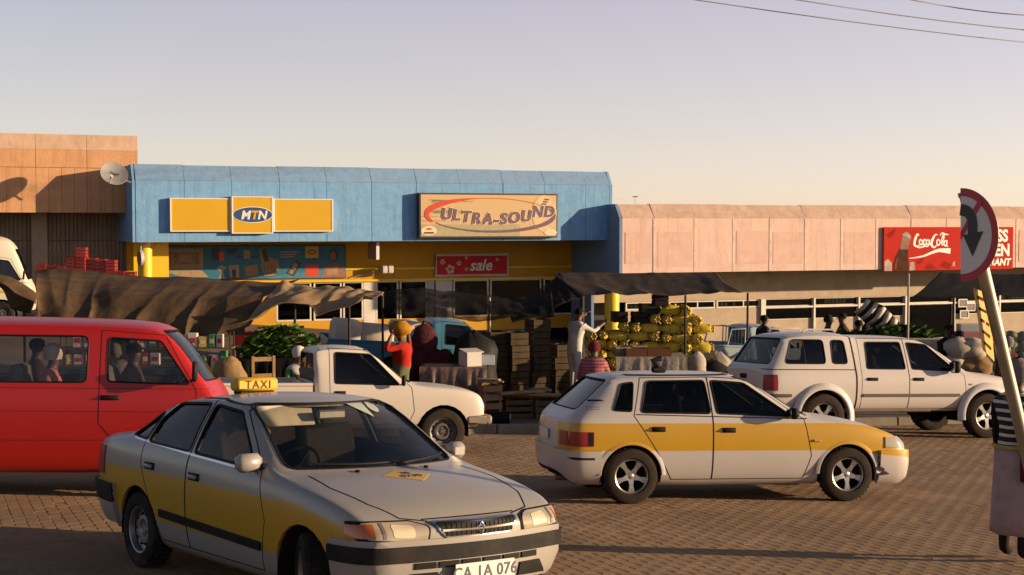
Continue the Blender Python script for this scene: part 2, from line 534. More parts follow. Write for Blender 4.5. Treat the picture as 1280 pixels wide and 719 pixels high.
m_beige = M("beige_panel", (0.52, 0.42, 0.31), .8, var=.12, scale=2, bump=.2, bscale=30, dirt=.5, dirtcol=(.33, .26, .19))
m_frame = M("white_window_frame", (0.74, 0.70, 0.62), .5, var=.08, dirt=.3)
m_alu = M("grey_frame", (0.45, 0.44, 0.43), .45, var=.08, dirt=.3)
m_soff = M("soffit_board", (0.42, 0.36, 0.30), .85, var=.12, dirt=.4)
m_roof = M("roof_sheet", (0.30, 0.28, 0.26), .6, var=.15, dirt=.4)
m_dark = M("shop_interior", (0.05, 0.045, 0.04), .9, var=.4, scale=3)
m_shopglass = glass_mat("shop_glass", (.45, .47, .47), .03)
m_brick = M("brown_paint", (0.22, 0.12, 0.08), .7, var=.15)
m_blind = M("pale_blind", (0.62, 0.58, 0.50), .8, var=.08)

def T(px, d, py=300): return fp(px, py, d)[0]
def Z(px, py, d): return fp(px, py, d)[1]

def fascia(parent, pxs, d, zb, zk, zt, cap, mats, gap=.012, name="fascia_panel", jit=.012, back=.5):
    """row of upright panels, each with a sloping cap sheet"""
    rn = random.Random(int(pxs[0]))
    ts = [p if isinstance(p, float) else T(p, d) for p in pxs]
    for a, b in zip(ts[:-1], ts[1:]):
        dj = rn.uniform(-jit, jit)
        m = MB(); fprof(m, [(d, zb), (d, zk), (d - .06, zk), (d - .06, zb)], a + gap / 2, b - gap / 2, 0, dj)
        m.build(name, mats[0], parent)
        m = MB(); q = rn.uniform(-.015, .015)
        fprof(m, [(d + .012, zk + .003), (d - cap, zt + q), (d - cap - .18, zt + q), (d - cap - .18, zt + q - .05), (d - cap, zt + q - .05), (d - .055, zk + .003)], a + gap / 2, b - gap / 2, 0, dj)
        m.build("cap_sheet", mats[1], parent)
    m = MB(); fbox(m, ts[0] + .02, ts[-1] - .02, d - .09, d - .2, zb + .02, zk)
    m.build("fascia_backing", M("backing_board", (.12, .1, .09), .9), parent)
    return ts

def window(parent, t0, t1, z0, z1, d, mull=(), trans=(), fm=None, fwid=.05, blind=None, pane=True, curtains=0):
    """framed shop window: frame > pane, bars"""
    fm = fm or m_frame
    m = MB()
    fbox(m, t0, t1, d - .03, d + .03, z1 - fwid, z1); fbox(m, t0, t1, d - .03, d + .03, z0, z0 + fwid)
    fbox(m, t0, t0 + fwid, d - .03, d + .028, z0 + fwid, z1 - fwid); fbox(m, t1 - fwid, t1, d - .03, d + .028, z0 + fwid, z1 - fwid)
    w = m.build("window", fm, parent)
    for t in mull:
        m = MB(); fbox(m, t - .022, t + .022, d - .02, d + .024, z0 + fwid, z1 - fwid); m.build("mullion", fm, w)
    for z in trans:
        m = MB(); fbox(m, t0 + fwid, t1 - fwid, d - .02, d + .02, z - .025, z + .025); m.build("transom", fm, w)
    cuts = [t0 + fwid] + list(mull) + [t1 - fwid]
    for a, b in zip(cuts[:-1], cuts[1:]):
        m = MB(); fbox(m, a, b, d - .004, d + .004, z0 + fwid, z1 - fwid); m.build("pane", m_shopglass, w)
    if curtains:
        n = max(2, int((t1 - t0) / .16))
        for i in range(n):
            if random.random() < .2: continue
            a = t0 + .06 + i * (t1 - t0 - .12) / n
            m = MB(); m.box(fw(a + .06, d - .10, (curtains + z1) / 2), (.12, .012, z1 - curtains - .06), Matrix.Rotation(PSI + random.uniform(-.3, .3), 3, 'Z'))
            m.build("blind_slat", m_blind, w)
    return w

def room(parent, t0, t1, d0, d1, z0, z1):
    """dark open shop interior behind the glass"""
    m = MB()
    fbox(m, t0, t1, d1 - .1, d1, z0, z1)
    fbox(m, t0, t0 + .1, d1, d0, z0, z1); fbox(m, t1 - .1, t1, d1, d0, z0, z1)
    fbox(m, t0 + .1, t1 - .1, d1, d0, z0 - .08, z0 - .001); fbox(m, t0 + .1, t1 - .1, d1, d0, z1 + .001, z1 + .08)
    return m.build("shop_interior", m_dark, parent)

# ---- blue shop
REC = -2.75
bz0, bz1 = Z(170, 303, 0), Z(170, 205, 0)
bzk = Z(170, 225, 0)
blue = thing("shop_building", fw(7, -2, gz(*fw(7, -2, 0)[:2])), 0, "blue painted shop front with mustard wall under its deep canopy", "building")
def local(root):
    """children are modelled in world space: shift them under their thing"""
    mi = root.matrix_world.inverted() if root.matrix_world != Matrix.Identity(4) else Matrix.Translation(-root.location)
    for c in root.children: c.matrix_parent_inverse = Matrix.Translation(-root.location)
TS = fascia(blue, [170, 231, 290, 350, 409, 465, 521, 575, 629, 681, 732, 762], 0, bz0, bzk, bz1, .30, (m_blue, m_bluecap))
tL, tR = TS[0], TS[-1]
m = MB(); fprof(m, [(-.004, bz0), (-.004, bzk), (-.30, bz1), (-6, bz1 - .1), (-6, bz0)], tL - .09, tL - .004); m.build("side_panel", m_blue, blue)
m = MB(); fprof(m, [(-.004, bz0), (-.004, bzk), (-.30, bz1), (-6, bz1 - .1), (-6, bz0)], tR + .004, tR + .09); m.build("side_panel", m_blue, blue)
m = MB(); fbox(m, tL, tR, -.49, -9, bz1 - .18, bz1 - .12); m.build("roof", m_roof, blue)
for i in range(9):
    a = tL + (tR - tL) * i / 9; b = tL + (tR - tL) * (i + 1) / 9
    m = MB(); fbox(m, a + .006, b - .006, -.21, REC - .3, bz0 + .03, bz0 + .06); m.build("soffit_board", m_soff, blue)
wz_head = Z(560, 350, REC); wz_tr = Z(560, 335, REC)
gzb = gz(*fw(7, REC, 0)[:2])
m = MB(); fbox(m, tL + .1, tR - .02, REC, REC - .2, wz_head + .05, bz0 + .03); m.build("upper_wall", m_must, blue)
m = MB(); fbox(m, tL + .1, tR - .02, REC, REC + .05, wz_tr - .03, wz_tr + .03); m.build("trim_strip", m_yel, blue)
m = MB(); fbox(m, tL + .1, tR - .02, REC - .05, REC + .07, wz_head - .01, wz_head + .06); m.build("trim_strip", m_yel, blue)
WIN = [(345, 389), (392, 427), (429, 454), (470, 498), (500, 534), (567, 611), (613, 677), (680, 735)]
zs = gzb + .35
for k, (a, b) in enumerate(WIN):
    ta, tb = T(a, REC), T(b, REC)
    window(blue, ta, tb, zs if k not in (3, 4) else gzb + .05, wz_head, REC - .05)
for a, b, mt in ((168, 344.5, m_must), (454.5, 469.5, m_frame), (534.5, 543, m_alu), (545, 565.5, M("pale_door_panel", (.60, .60, .62), .6)), (735.5, 760, M("grey_pier", (.42, .37, .33), .8))):
    m = MB(); fbox(m, T(a, REC), T(b, REC), REC - .02, REC - .16, gzb - .1, wz_head - .01); m.build("wall_pier", mt, blue)
m = MB(); fbox(m, T(345, REC), T(735, REC), REC - .03, REC - .17, gzb - .1, zs - .002); m.build("wall_base", m_must, blue)
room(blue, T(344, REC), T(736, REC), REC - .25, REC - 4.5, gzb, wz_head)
# goods and papers in plain colours behind the shop glass
rn = random.Random(11)
for k in range(16):
    t = rn.uniform(T(350, REC), T(730, REC)); z = rn.uniform(gzb + 1.0, wz_head - .3)
    m = MB(); fbox(m, t, t + rn.uniform(.15, .5), REC - rn.uniform(.3, .35), REC - .37, z, z + rn.uniform(.12, .35))
    m.build("window_poster", M("paper_%d" % (k % 4), [(.6, .6, .55), (.5, .42, .25), (.35, .4, .45), (.55, .35, .2)][k % 4], .8), blue)
def column(root, px, d, z0, z1, r):
    t = T(px, d); m = MB()
    c = fw(t, d, 0)
    m.cyl((c.x, c.y, z0), (c.x, c.y, z1), r, n=24); m.cyl((c.x, c.y, z0), (c.x, c.y, z0 + .12), r + .03, n=24)
    m.cyl((c.x, c.y, z1 - .09), (c.x, c.y, z1 + .001), r + .025, n=24)
    return m.build("column", m_yel, root, smooth=40)
column(blue, 181, -.7, gzb - .2, bz0 + .03, .20)
m = MB(); fbox(m, tL + .1, tL + 1.1, -1.3, -1.36, gzb, bz0 + .02); m.build("yellow_side_wall", m_yel, blue)
local(blue)

# ---- peach shop (steps down the slope)
DP = 0.85
pz0, pz1 = Z(790, 341.5, DP), Z(790, 255, DP)
pzk = Z(790, 273, DP)
peach = thing("shop_building", fw(20, -2, gz(*fw(20, -2, 0)[:2])), 0, "long peach panelled shop front with glazed wall, lower than the blue one", "building")
pts_ = [778, 818, 869, 917, 963, 1007, 1052, 1096, 1140, 1184, 1228, 1271, 1313, 1360, 1420, 1480]
TS2 = fascia(peach, pts_, DP, pz0, pzk, pz1, .34, (m_peach, m_peachcap), jit=.004, gap=.006)
pL, pR = TS2[0], TS2[-1]
# raised end wall painted blue
m = MB(); fprof(m, [(DP - .004, pz0), (DP - .004, pzk), (DP - .34, pz1), (-3.0, pz1 - .05), (-3.0, pz0 - 2.6), (-1.2, pz0 - 2.6), (-1.2, pz0)], pL - .10, pL - .004)
m.build("end_wall", M("blue_end_paint", (.17, .27, .43), .8, var=.1, bump=.2, bscale=20, dirt=.3, dirtcol=(.3, .33, .38)), peach)
m_strip = M("pale_cover_strip", (.77, .58, .50), .8, var=.1, dirt=.4)
m_patch = M("faded_pink_patch", (.685, .475, .41), .85, streak=.35, var=.12, scale=3, dirt=.5, dirtcol=(.74, .55, .47), dscale=2)
for a in TS2[1:-1]:
    m = MB(); fbox(m, a - .045, a + .045, DP + .005, DP + .011, pz0 + .01, pzk); m.build("cover_strip", m_strip, peach)
rn = random.Random(8)
for a, b in zip(TS2[:-1], TS2[1:]):
    if rn.random() < .75:
        m = MB(); fbox(m, a + .10, b - .10, DP + .0055, DP + .008, pz0 + .22 + rn.uniform(-.05, .08), pzk - .40 + rn.uniform(-.06, .06)); m.build("repainted_patch", m_patch, peach)
PD = -1.35
m = MB(); fbox(m, pL, pR, DP - .61, -9, pz1 - .18, pz1 - .12); m.build("roof", m_roof, peach)
m = MB(); fbox(m, pL, pR, DP - .205, PD - .3, pz0 + .03, pz0 + .07); m.build("soffit", m_soff, peach)
hz = Z(1000, 373, PD)
m = MB(); fbox(m, pL, pR, PD + .02, PD - .18, hz + .004, pz0 + .028); m.build("header_wall", m_beige, peach)
gzp = gz(*fw(20, PD, 0)[:2])
tz = Z(1000, 383.5, PD); lz = Z(1000, 399, PD)
xs = [782, 836, 896, 952]
for k in range(3):
    a, b = T(xs[k], PD) + .03, T(xs[k + 1], PD) - .03
    window(peach, a, b, Z(800, 388, PD), hz, PD - .06, mull=[a + (b - a) * .62] if k else (), fm=m_frame, curtains=Z(800, 388, PD) if k != 1 else 0)
    m = MB(); fbox(m, a - .03, b + .03, PD - .02, PD - .15, gzp - .3, Z(800, 388, PD) - .004)
    m.build("wall_panel", M("pink_panel", (.50, .36, .28), .8, var=.1, dirt=.4) if k == 0 else m_beige, peach)
px2 = [957, 1018, 1074, 1132, 1193, 1250, 1310, 1370, 1430]
for k in range(len(px2) - 1):
    a, b = T(px2[k], PD) + .03, T(px2[k + 1], PD) - .03
    op = k in (3, )
    zlo = gzp + .1 if op else lz
    w = window(peach, a, b, tz + .03, hz, PD - .06, curtains=(tz + .05) if k in (1, 5) else 0, fm=m_frame, fwid=.025)
    w = window(peach, a, b, zlo, tz - .03, PD - .06, fm=m_frame, fwid=.025)
    if not op:
        m = MB(); fbox(m, a, b, PD - .03, PD - .14, gzp - .3, lz - .004); m.build("wall_panel", m_beige, peach)
for p in [954, 1018, 1074, 1134, 1193, 1250, 1310]:
    w_ = .09 if p in (954, 1134) else .035
    m = MB(); fbox(m, T(p, PD) - w_, T(p, PD) + w_, PD + .06, PD - .1, gzp - .3, hz); m.build("mullion_post", m_frame, peach)
m = MB(); fbox(m, T(957, PD), T(1430, PD), PD + .05, PD - .09, tz - .028, tz + .028); m.build("transom_rail", m_frame, peach)
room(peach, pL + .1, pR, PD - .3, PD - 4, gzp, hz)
column(peach, 765, -.1, gzp - .2, pz0 - .01, .24)
# brown blinds inside the long windows
for a, b in ((960, 1016), (1078, 1130), (1200, 1248)):
    m = MB(); fbox(m, T(a, PD), T(b, PD), PD - .16, PD - .18, tz + .05, hz); m.build("roller_blind", m_brick, peach)
local(peach)

# ---- orange shop (steps up the slope)
DO = -1.25
oz0, oz1, ozk = Z(120, 266, DO), Z(120, 169.5, DO), Z(120, 188, DO)
oR = T(173.5, DO)
orange = thing("shop_building", fw(-6, -3, gz(*fw(-6, -3, 0)[:2])), 0, "tall orange plastered shop with corrugated beige wall under its parapet", "building")
ozm = Z(120, 210, DO)
ts = [-14.0, -11.5, T(-66, DO), T(-10, DO), T(46, DO), T(110, DO), oR]
rn = random.Random(5)
for a, b in zip(ts[:-1], ts[1:]):
    q = rn.uniform(-.01, .01)
    m = MB(); fprof(m, [(DO, ozm), (DO, ozk), (DO - .12, oz1), (DO - .4, oz1), (DO - .4, ozm)], a + .006, b - .006, 0, q); m.build("parapet_panel", m_orange, orange)
    m = MB(); fprof(m, [(DO + .012, ozk), (DO - .10, oz1 + .02), (DO - .42, oz1 + .02), (DO - .42, oz1 + .004), (DO - .118, oz1 + .004), (DO + .003, ozk)], a + .004, b - .004, 0, q); m.build("cap_sheet", m_orangecap, orange)
    n = max(3, int((b - a) / .33))
    for k in range(n):
        x0, x1 = a + (b - a) * k / n, a + (b - a) * (k + 1) / n
        m = MB(); fbox(m, x0 + .003, x1 - .003, DO - .04 + rn.uniform(-.005, .005), DO - .2, oz0, ozm - .004, ch=.004)
        m.build("cladding_board", m_orange, orange)
m = MB(); fbox(m, ts[0], oR, DO - .22, DO - .35, oz0 + .02, ozm); m.build("backing", M("backing_board", (.12, .1, .09), .9), orange)
m = MB(); fbox(m, ts[0], oR - .003, DO - .41, -10, oz0 + .1, oz1 - .1); m.build("roof_block", m_roof, orange)
OD = -3.2
gzo = gz(*fw(-4, OD, 0)[:2])
m_corr = M("beige_cladding", (0.36, 0.29, 0.22), .75, var=.15, scale=2, dirt=.6, dirtcol=(.22, .17, .12), dscale=1.2)
m = MB(); fbox(m, ts[0], oR, DO - .2, OD - .2, oz0 + .02, oz0 + .07); m.build("soffit", m_soff, orange)
n = 44; w0 = T(-60, OD); w1 = oR + .3
for k in range(n):
    x0, x1 = w0 + (w1 - w0) * k / n, w0 + (w1 - w0) * (k + 1) / n
    zc = Z(60, 300, OD)
    m = MB(); fbox(m, x0 + .006, x1 - .006, OD + rn.uniform(-.01, .01), OD - .05, zc + .02, oz0 + .05, ch=.01); m.build("wall_board", m_corr, orange)
    m = MB(); fbox(m, x0 + .006, x1 - .006, OD + rn.uniform(-.01, .01) - .03, OD - .08, gzo - .3, zc - .02, ch=.01); m.build("wall_board", m_corr, orange)
for zz in (Z(60, 299, OD), Z(60, 319, OD)):
    m = MB(); fbox(m, w0, w1, OD + .03, OD - .02, zz - .025, zz + .025); m.build("wall_rail", m_corr, orange)
m = MB(); fbox(m, T(207, OD) - 3.9, T(207, OD) - 3.45, OD + .25, OD - .1, gzo - .3, oz0 + .02, ch=.02); m.build("pillar", m_beige, orange)
m = MB(); fbox(m, w0, w1, OD - .09, OD - .25, gzo - .3, oz0 + .05); m.build("back_wall", m_corr, orange)
local(orange)

# ---------------------------------------------------------------- signs on the shops
m_signyel = M("sign_yellow", (0.66, 0.385, 0.010), .35, var=.04, scale=2, dirt=.15, dirtcol=(.5, .30, .03))
m_signwhite = M("sign_white", (0.80, 0.78, 0.74), .45, var=.04)
m_signnavy = M("sign_navy", (0.03, 0.07, 0.19), .4, var=.05)
def sign_frame(name, label, px0, py0, px1, py1, d, th, cat="sign"):
    """returns root, (t0,t1,z0,z1)"""
    t0, z1 = fp(px0, py0, d + th); t1, z0 = fp(px1, py1, d + th)
    root = thing(name, fw((t0 + t1) / 2, d, z0), 0, label, cat)
    return root, t0, t1, z0, z1
def flat(root, poly, t0, z0, d, th, mat, name):
    """flat piece on a sign: poly in metres from (t0,z0)"""
    m = MB(); m.prism(poly, fw(t0, d, z0), AT, UZ, AD * th); return m.build(name, mat, root)
def letters(root, s, t, z, d, size, mat, name="lettering", **k):
    vs, fs = text_geo(s, size, **k); m = MB(); m.add(put(vs, fw(t, d, z), AT, UZ, AD), fs)
    return m.build(name, mat, root, fix=False)
def rect(a, b, c, d): return [(a, b), (c, b), (c, d), (a, d)]

# MTN light boxes
r, t0, t1, z0, z1 = sign_frame("light_box_sign", "yellow three-box shop sign with navy oval reading MTN", 213, 247, 416, 290, 0, .15)
for a, b, y0, y1, th in ((213, 289, 248, 289, .15), (290, 341, 246, 291.5, .20), (342, 416, 249, 289, .15)):
    ta, za = fp(a, y0, th); tb, zb_ = fp(b, y1, th)
    m = MB(); fbox(m, ta, tb, .013, th, zb_, za, ch=.012); f = m.build("box_face", m_signyel, r)
    m = MB()
    fbox(m, ta - .012, ta + .03, .016, th + .012, zb_ - .012, za + .012); fbox(m, tb - .03, tb + .012, .016, th + .012, zb_ - .012, za + .012)
    fbox(m, ta + .03, tb - .03, .016, th + .01, za - .015, za + .012); fbox(m, ta + .03, tb - .03, .016, th + .01, zb_ - .012, zb_ + .015)
    m.build("box_trim", m_signwhite, r)
tc_, zc_ = fp(316, 268.5, .2)
flat(r, ell(0, 0, .585, .235, 40), tc_, zc_, .202, .006, m_signwhite, "oval_rim")
flat(r, ell(0, 0, .56, .215, 40), tc_, zc_, .205, .008, m_signnavy, "oval")
letters(r, "M", tc_ - .35, zc_ - .125, .215, .34, m_signwhite, shear=.2, bold=.012)
letters(r, "T", tc_ - .07, zc_ - .125, .215, .34, m_signyel, shear=.2, bold=.012)
letters(r, "N", tc_ + .13, zc_ - .125, .215, .34, m_signwhite, shear=.2, bold=.012)
local(r)

# ULTRA SOUND
m_tan = M("sign_tan_print", (0.62, 0.44, 0.22), .5, var=.12, scale=1.5, dirt=.5, dirtcol=(.42, .32, .17), dscale=1.5)
m_purple = M("sign_purple", (0.16, 0.07, 0.13), .5); m_signred = M("sign_red", (0.62, 0.06, 0.02), .45, var=.05)
m_darkbr = M("sign_dark_frame", (0.06, 0.035, 0.02), .5); m_cream = M("sign_cream", (.72, .62, .42), .5)
r, t0, t1, z0, z1 = sign_frame("light_box_sign", "tan shop sign with red and purple swooshes reading ULTRA SOUND", 524, 241, 697, 297, 0, .24)
W_, H_ = t1 - t0, z1 - z0
m = MB(); fbox(m, t0, t1, .013, .24, z0, z1, ch=.01); m.build("box", m_darkbr, r)
flat(r, rect(.05, .05, W_ - .05, H_ - .05), t0, z0, .241, .006, m_tan, "face")
m_streak = M("sign_streak", (.22, .16, .10), .5, var=.3); m_green = M("sign_sage", (.40, .36, .20), .5, var=.15)
flat(r, rect(.05, .05, W_ * .72, H_ * .30), t0, z0, .2475, .002, m_green, "print_band")
rn = random.Random(2)
for k in range(10):
    y = H_ * rn.uniform(.35, .86); a = rn.uniform(.06, .5); l = rn.uniform(.4, 1.6); h = rn.uniform(.015, .05)
    flat(r, [(a, y), (a + l, y + .01), (a + l + .1, y + h * .5), (a, y + h)], t0, z0, .2476 + k * .0004, .001, m_streak, "print_streak")
flat(r, ell(W_ * .90, H_ * .55, .42, H_ * .42, 28), t0, z0, .2535, .0015, M("sign_pale_disc", (.66, .50, .28), .5), "print_disc")
arc = [(W_ * (.50 + .45 * cos(a)), H_ * (.52 + .37 * sin(a))) for a in [radians(205 - i * 175 / 30) for i in range(31)]]
vs, fs = ribbon_geo(arc, [.02 + .15 * sin(pi * min(1, (i + 2) / 20)) * (1 if i < 12 else max(.05, 1 - (i - 12) / 19)) for i in range(31)], 0)
m = MB(); m.add(put(vs, fw(t0, .257, z0), AT, UZ, AD), fs); m.build("red_swoosh", m_signred, r, fix=False)
arc = [(W_ * (.52 + .45 * cos(a)), H_ * (.50 + .36 * sin(a))) for a in [radians(-155 + i * 180 / 30) for i in range(31)]]
vs, fs = ribbon_geo(arc, [.02 + .13 * (i / 26 if i < 26 else (30.5 - i) / 5) for i in range(31)], 0)
m = MB(); m.add(put(vs, fw(t0, .257, z0), AT, UZ, AD), fs); m.build("purple_swoosh", m_purple, r, fix=False)
xx = W_ * .15
for k, ch in enumerate("ULTRA-SOUND"):
    sz = .47; y = H_ * .42 - .16 * sin(pi * min(1, max(0, (k - .5) / 8.5))) + (.08 if k > 8 else 0)
    gw = max(v.x for v in text_geo(ch, sz)[0])
    letters(r, ch, t0 + xx, z0 + y, .259, sz, m_cream, shear=.18, bold=.034, name="letter_edge")
    letters(r, ch, t0 + xx, z0 + y, .266, sz, m_purple, shear=.18, bold=.016)
    xx += gw + .065
flat(r, ell(.30, .22, .25, .15, 24), t0, z0, .2502, .005, m_cream, "small_oval")
flat(r, [(.2, .25), (.3, .24), (.42, .26), (.34, .31), (.26, .30)], t0, z0, .2555, .003, m_signred, "oval_mark")
flat(r, rect(.14, .13, .46, .18), t0, z0, .2555, .003, m_darkbr, "oval_mark")
flat(r, ell(W_ - .25, .16, .22, .10, 20), t0, z0, .2552, .004, m_cream, "small_oval")
for k in range(3): flat(r, rect(W_ - .56 + .05 * k, H_ - .34 + .07 * k, W_ - .40 + .05 * k, H_ - .30 + .07 * k), t0, z0, .2552, .003, m_darkbr, "corner_mark")
local(r)

# sale banner
D_ = REC + .06
m_salered = M("banner_red", (0.60, 0.035, 0.045), .6, var=.07)
r, t0, t1, z0, z1 = sign_frame("sale_banner", "red banner with pale border and flowers reading sale", 544, 317, 636, 345, D_, .03, "banner")
W_, H_ = t1 - t0, z1 - z0
pol = [(0, 0), (W_ * .5, .02), (W_, -.02), (W_ - .01, H_), (W_ * .45, H_ - .03), (.04, H_ - .02)]
flat(r, pol, t0, z0, D_, .02, M("banner_border", (.62, .55, .52), .7), "border")
flat(r, rect(.06, .07, W_ - .06, H_ - .09), t0, z0, D_ + .0205, .006, m_salered, "face")
letters(r, "sale", t0 + W_ * .46, z0 + H_ * .26, D_ + .03, .52, m_signwhite, shear=.25, bold=.008)
m_fl = M("banner_flower", (.72, .55, .35), .6)
for fx, fy, fr in ((.2, .30, .17), (.32, .62, .09), (.1, .70, .1), (.62, .52, .08), (.42, .3, .07), (.84, .80, .06), (.42, .9, .06)):
    for k in range(5):
        a = 2 * pi * k / 5 + fx * 9
        flat(r, ell(W_ * fx + fr * .6 * cos(a), .06 + (H_ - .15) * fy + fr * .6 * sin(a), fr * .36, fr * .36, 8), t0, z0, D_ + .0275 + k * .0003, .001, m_fl, "flower_petal")
local(r)

# long picture board under the canopy
r, t0, t1, z0, z1 = sign_frame("picture_board", "long dark blue picture board with phones and products on it", 198, 307, 433, 348, D_, .04, "sign")
W_, H_ = t1 - t0, z1 - z0
m = MB(); fbox(m, t0, t1, D_ - .05, D_, z0, z1, ch=.008); m.build("frame", m_darkbr, r)
flat(r, rect(.04, .04, W_ - .04, H_ - .04), t0, z0, D_ + .0005, .006, M("board_blue", (.02, .16, .27), .5, var=.2, scale=1.2), "face")
def PX(p): return (p - 198) / 235.0 * W_
def PY(p): return (348 - p) / 41.0 * H_
cols = {'c': M("print_cream", (.38, .27, .16), .6, var=.2), 'b': M("print_brown", (.28, .18, .13), .6, var=.25), 'k': M("print_black", (.035, .035, .045), .5),
        'r': m_signred, 'y': m_signyel, 'w': M("print_pale", (.40, .35, .29), .6), 'p': M("print_pinkbrown", (.36, .16, .12), .6), 'l': M("print_light_blue", (.05, .22, .32), .5)}
def pr(poly, c, lay, n="print_shape"):
    flat(r, [(PX(a), PY(b)) for a, b in poly], t0, z0, D_ + .0068 + lay * .0016, .001, cols[c], n)
pr([(340, 344), (433, 334), (432, 347), (330, 347)], 'l', 0)
pr([(204, 336), (250, 336), (258, 344), (226, 344)], 'c', 0); pr([(206, 311), (252, 311), (252, 334), (206, 334)], 'c', 0, "picture")
pr([(216, 315), (247, 315), (247, 329), (216, 329)], 'b', 1); pr([(209, 313), (214, 313), (214, 332), (209, 332)], 'p', 1)
pr([(222, 318), (238, 318), (238, 326), (222, 326)], 'c', 2)
pr([(262, 311), (272, 309), (274, 326), (264, 324)], 'k', 0); pr([(271, 316), (277, 314), (278, 325), (272, 326)], 'r', 1)
pr([(280, 312), (297, 310), (290, 317), (281, 318)], 'k', 0); pr([(302, 313), (310, 313), (310, 323), (302, 323)], 'w', 1); pr([(293, 320), (320, 320), (320, 322), (293, 322)], 'k', 0)
pr([(268, 334), (274, 330), (281, 333), (276, 338), (279, 346), (271, 346), (273, 339)], 'w', 0)
pr([(283, 331), (296, 330), (296, 345), (285, 345)], 'w', 0); pr([(287, 336), (292, 336), (292, 345), (288, 345)], 'k', 1)
pr([(303, 332), (319, 330), (320, 343), (304, 344)], 'c', 0)
pr([(322, 312), (330, 310), (334, 322), (345, 324), (347, 334), (341, 343), (328, 344), (324, 334)], 'c', 0); pr([(324, 312), (330, 311), (334, 326), (328, 328)], 'k', 1)
for k in range(4): pr([(327 + 4 * k, 330), (328.5 + 4 * k, 330), (331 + 3.4 * k, 342), (329 + 3.4 * k, 342)], 'b', 1)
pr([(368, 325), (375, 329), (365, 345), (355, 341)], 'k', 1); pr([(366, 328), (371, 331), (367, 337), (362, 334)], 'c', 2); pr([(362, 336), (366, 338), (363, 343), (358, 340)], 'b', 2)
for k in range(3): pr([(348, 315 + 3 * k), (372 - 3 * k, 314.5 + 3 * k), (372 - 3 * k, 316 + 3 * k), (348, 316.5 + 3 * k)], 'w', 0)
pr([(380, 309), (397, 309), (397, 323), (380, 323)], 'y', 1, "logo_square"); pr([(388.5 + 6 * cos(a), 316 + 2.6 * sin(a)) for a in [i * pi / 8 for i in range(16)]], 'k', 2); pr([(388.5 + 4.5 * cos(a), 316 + 1.5 * sin(a)) for a in [i * pi / 8 for i in range(16)]], 'y', 3)
pr([(380, 331), (397, 331), (397, 345), (380, 345)], 'r', 1)
pr([(417 + 6 * cos(a), 320 + 8.5 * sin(a)) for a in [i * pi / 9 for i in range(18)]], 'k', 0); pr([(416 + 4 * cos(a), 321 + 6.5 * sin(a)) for a in [i * pi / 9 for i in range(18)]], 'b', 1)
pr([(404, 334), (415, 330), (424, 331), (431, 338), (431, 346), (402, 346)], 'p', 1); pr([(407, 335), (422, 333), (423, 343), (408, 344)], 'c', 2)
local(r)

# blade sign, oval sign, floodlights
def blade(name, label, px, py0, py1, d, w, poly_n=0):
    t = T(px, d); z1_ = Z(px, py0, d); z0_ = Z(px, py1, d); r = thing(name, fw(t, d, z0_), 0, label, "sign")
    zc = (z0_ + z1_) / 2; h = (z1_ - z0_) / 2
    m = MB(); m.prism([(w * a, h * b) for a, b in (ell(0, 0, 1, 1, 24) if poly_n else [(-1, -1), (1, -1), (1, 1), (-1, 1)])], fw(t - .06, d, zc), AD, UZ, AT * .12)
    m.build("face", M("blade_face", (.30, .20, .17), .5, var=.3), r)
    m = MB(); m.prism([(w * a * 1.02, h * b * 1.02) for a, b in (ell(0, 0, 1, 1, 24) if poly_n else [(-1, -1), (1, -1), (1, 1), (-1, 1)])], fw(t - .045, d, zc), AD, UZ, AT * .09)
    m.build("rim", m_signwhite, r)
    m = MB(); m.cyl(fw(t, d, z1_ - .03), fw(t, d, bz0 + .04), .018, n=8); m.build("hanger", m_alu, r, smooth=40)
    local(r)
blade("hanging_sign", "boxy blade sign with white edge hanging under the blue canopy", 467, 303, 324, -.9, .42)
blade("hanging_sign", "oval white-edged sign hanging beside the yellow column", 176, 313, 333, -.35, .40, 1)
t, z = fp(484, 337, REC + .35)
r = thing("floodlight", fw(t, REC + .02, z), 0, "small twin floodlight on a bent arm on the mustard wall", "floodlight")
m = MB(); m.tube([fw(t - 1.15, REC + .03, z - .26), fw(t - .6, REC + .15, z - .12), fw(t - .05, REC + .33, z - .02)], .018); m.build("arm", m_alu, r, smooth=50)
for s in (-1, 1):
    m = MB(); m.cbox(fw(t + s * .10, REC + .36, z), (.17, .16, .24), .02, RF); m.cbox(fw(t + s * .10, REC + .44, z), (.14, .02, .20), .008, RF)
    m.build("lamp_head", M("lamp_housing", (.60, .58, .54), .4), r)
local(r)

# cola board
m_cola = M("cola_red", (0.50, 0.022, 0.014), .8, var=.1, scale=2.5, dirt=.35, dirtcol=(.34, .018, .012), dscale=3)
r, t0, t1, z0, z1 = sign_frame("billboard", "red Coca-Cola restaurant board with a bottle on the peach fascia", 1105, 284, 1266, 336.5, DP + .03, .06, "sign")
W_, H_ = t1 - t0, z1 - z0; DC = DP + .09
m = MB(); fbox(m, t0, t1, DP + .031, DC, z0, z1, ch=.006); m.build("board", m_cola, r)
def cs(p): return [((x - 105) / (1185 - 105) * W_, (405 - y) / (405 - 60) * H_) for x, y in p]      # zoom pixels -> metres
def stroke(p, w, n, mat, lay=0, k=5):
    q = spline([tuple(v) for v in cs(p)], k); ww = w
    if isinstance(w, list):
        ww = [w[min(len(w) - 1, i // k)] + (w[min(len(w) - 1, i // k + 1)] - w[min(len(w) - 1, i // k)]) * (i % k) / k for i in range(len(q))]
    vs, fs = ribbon_geo(q, ww, 0); mm = MB(); mm.add(put(vs, fw(t0, DC + .004 + lay * .002, z0), AT, UZ, AD), fs)
    return mm.build(n, mat, r, fix=False)
S = m_signwhite
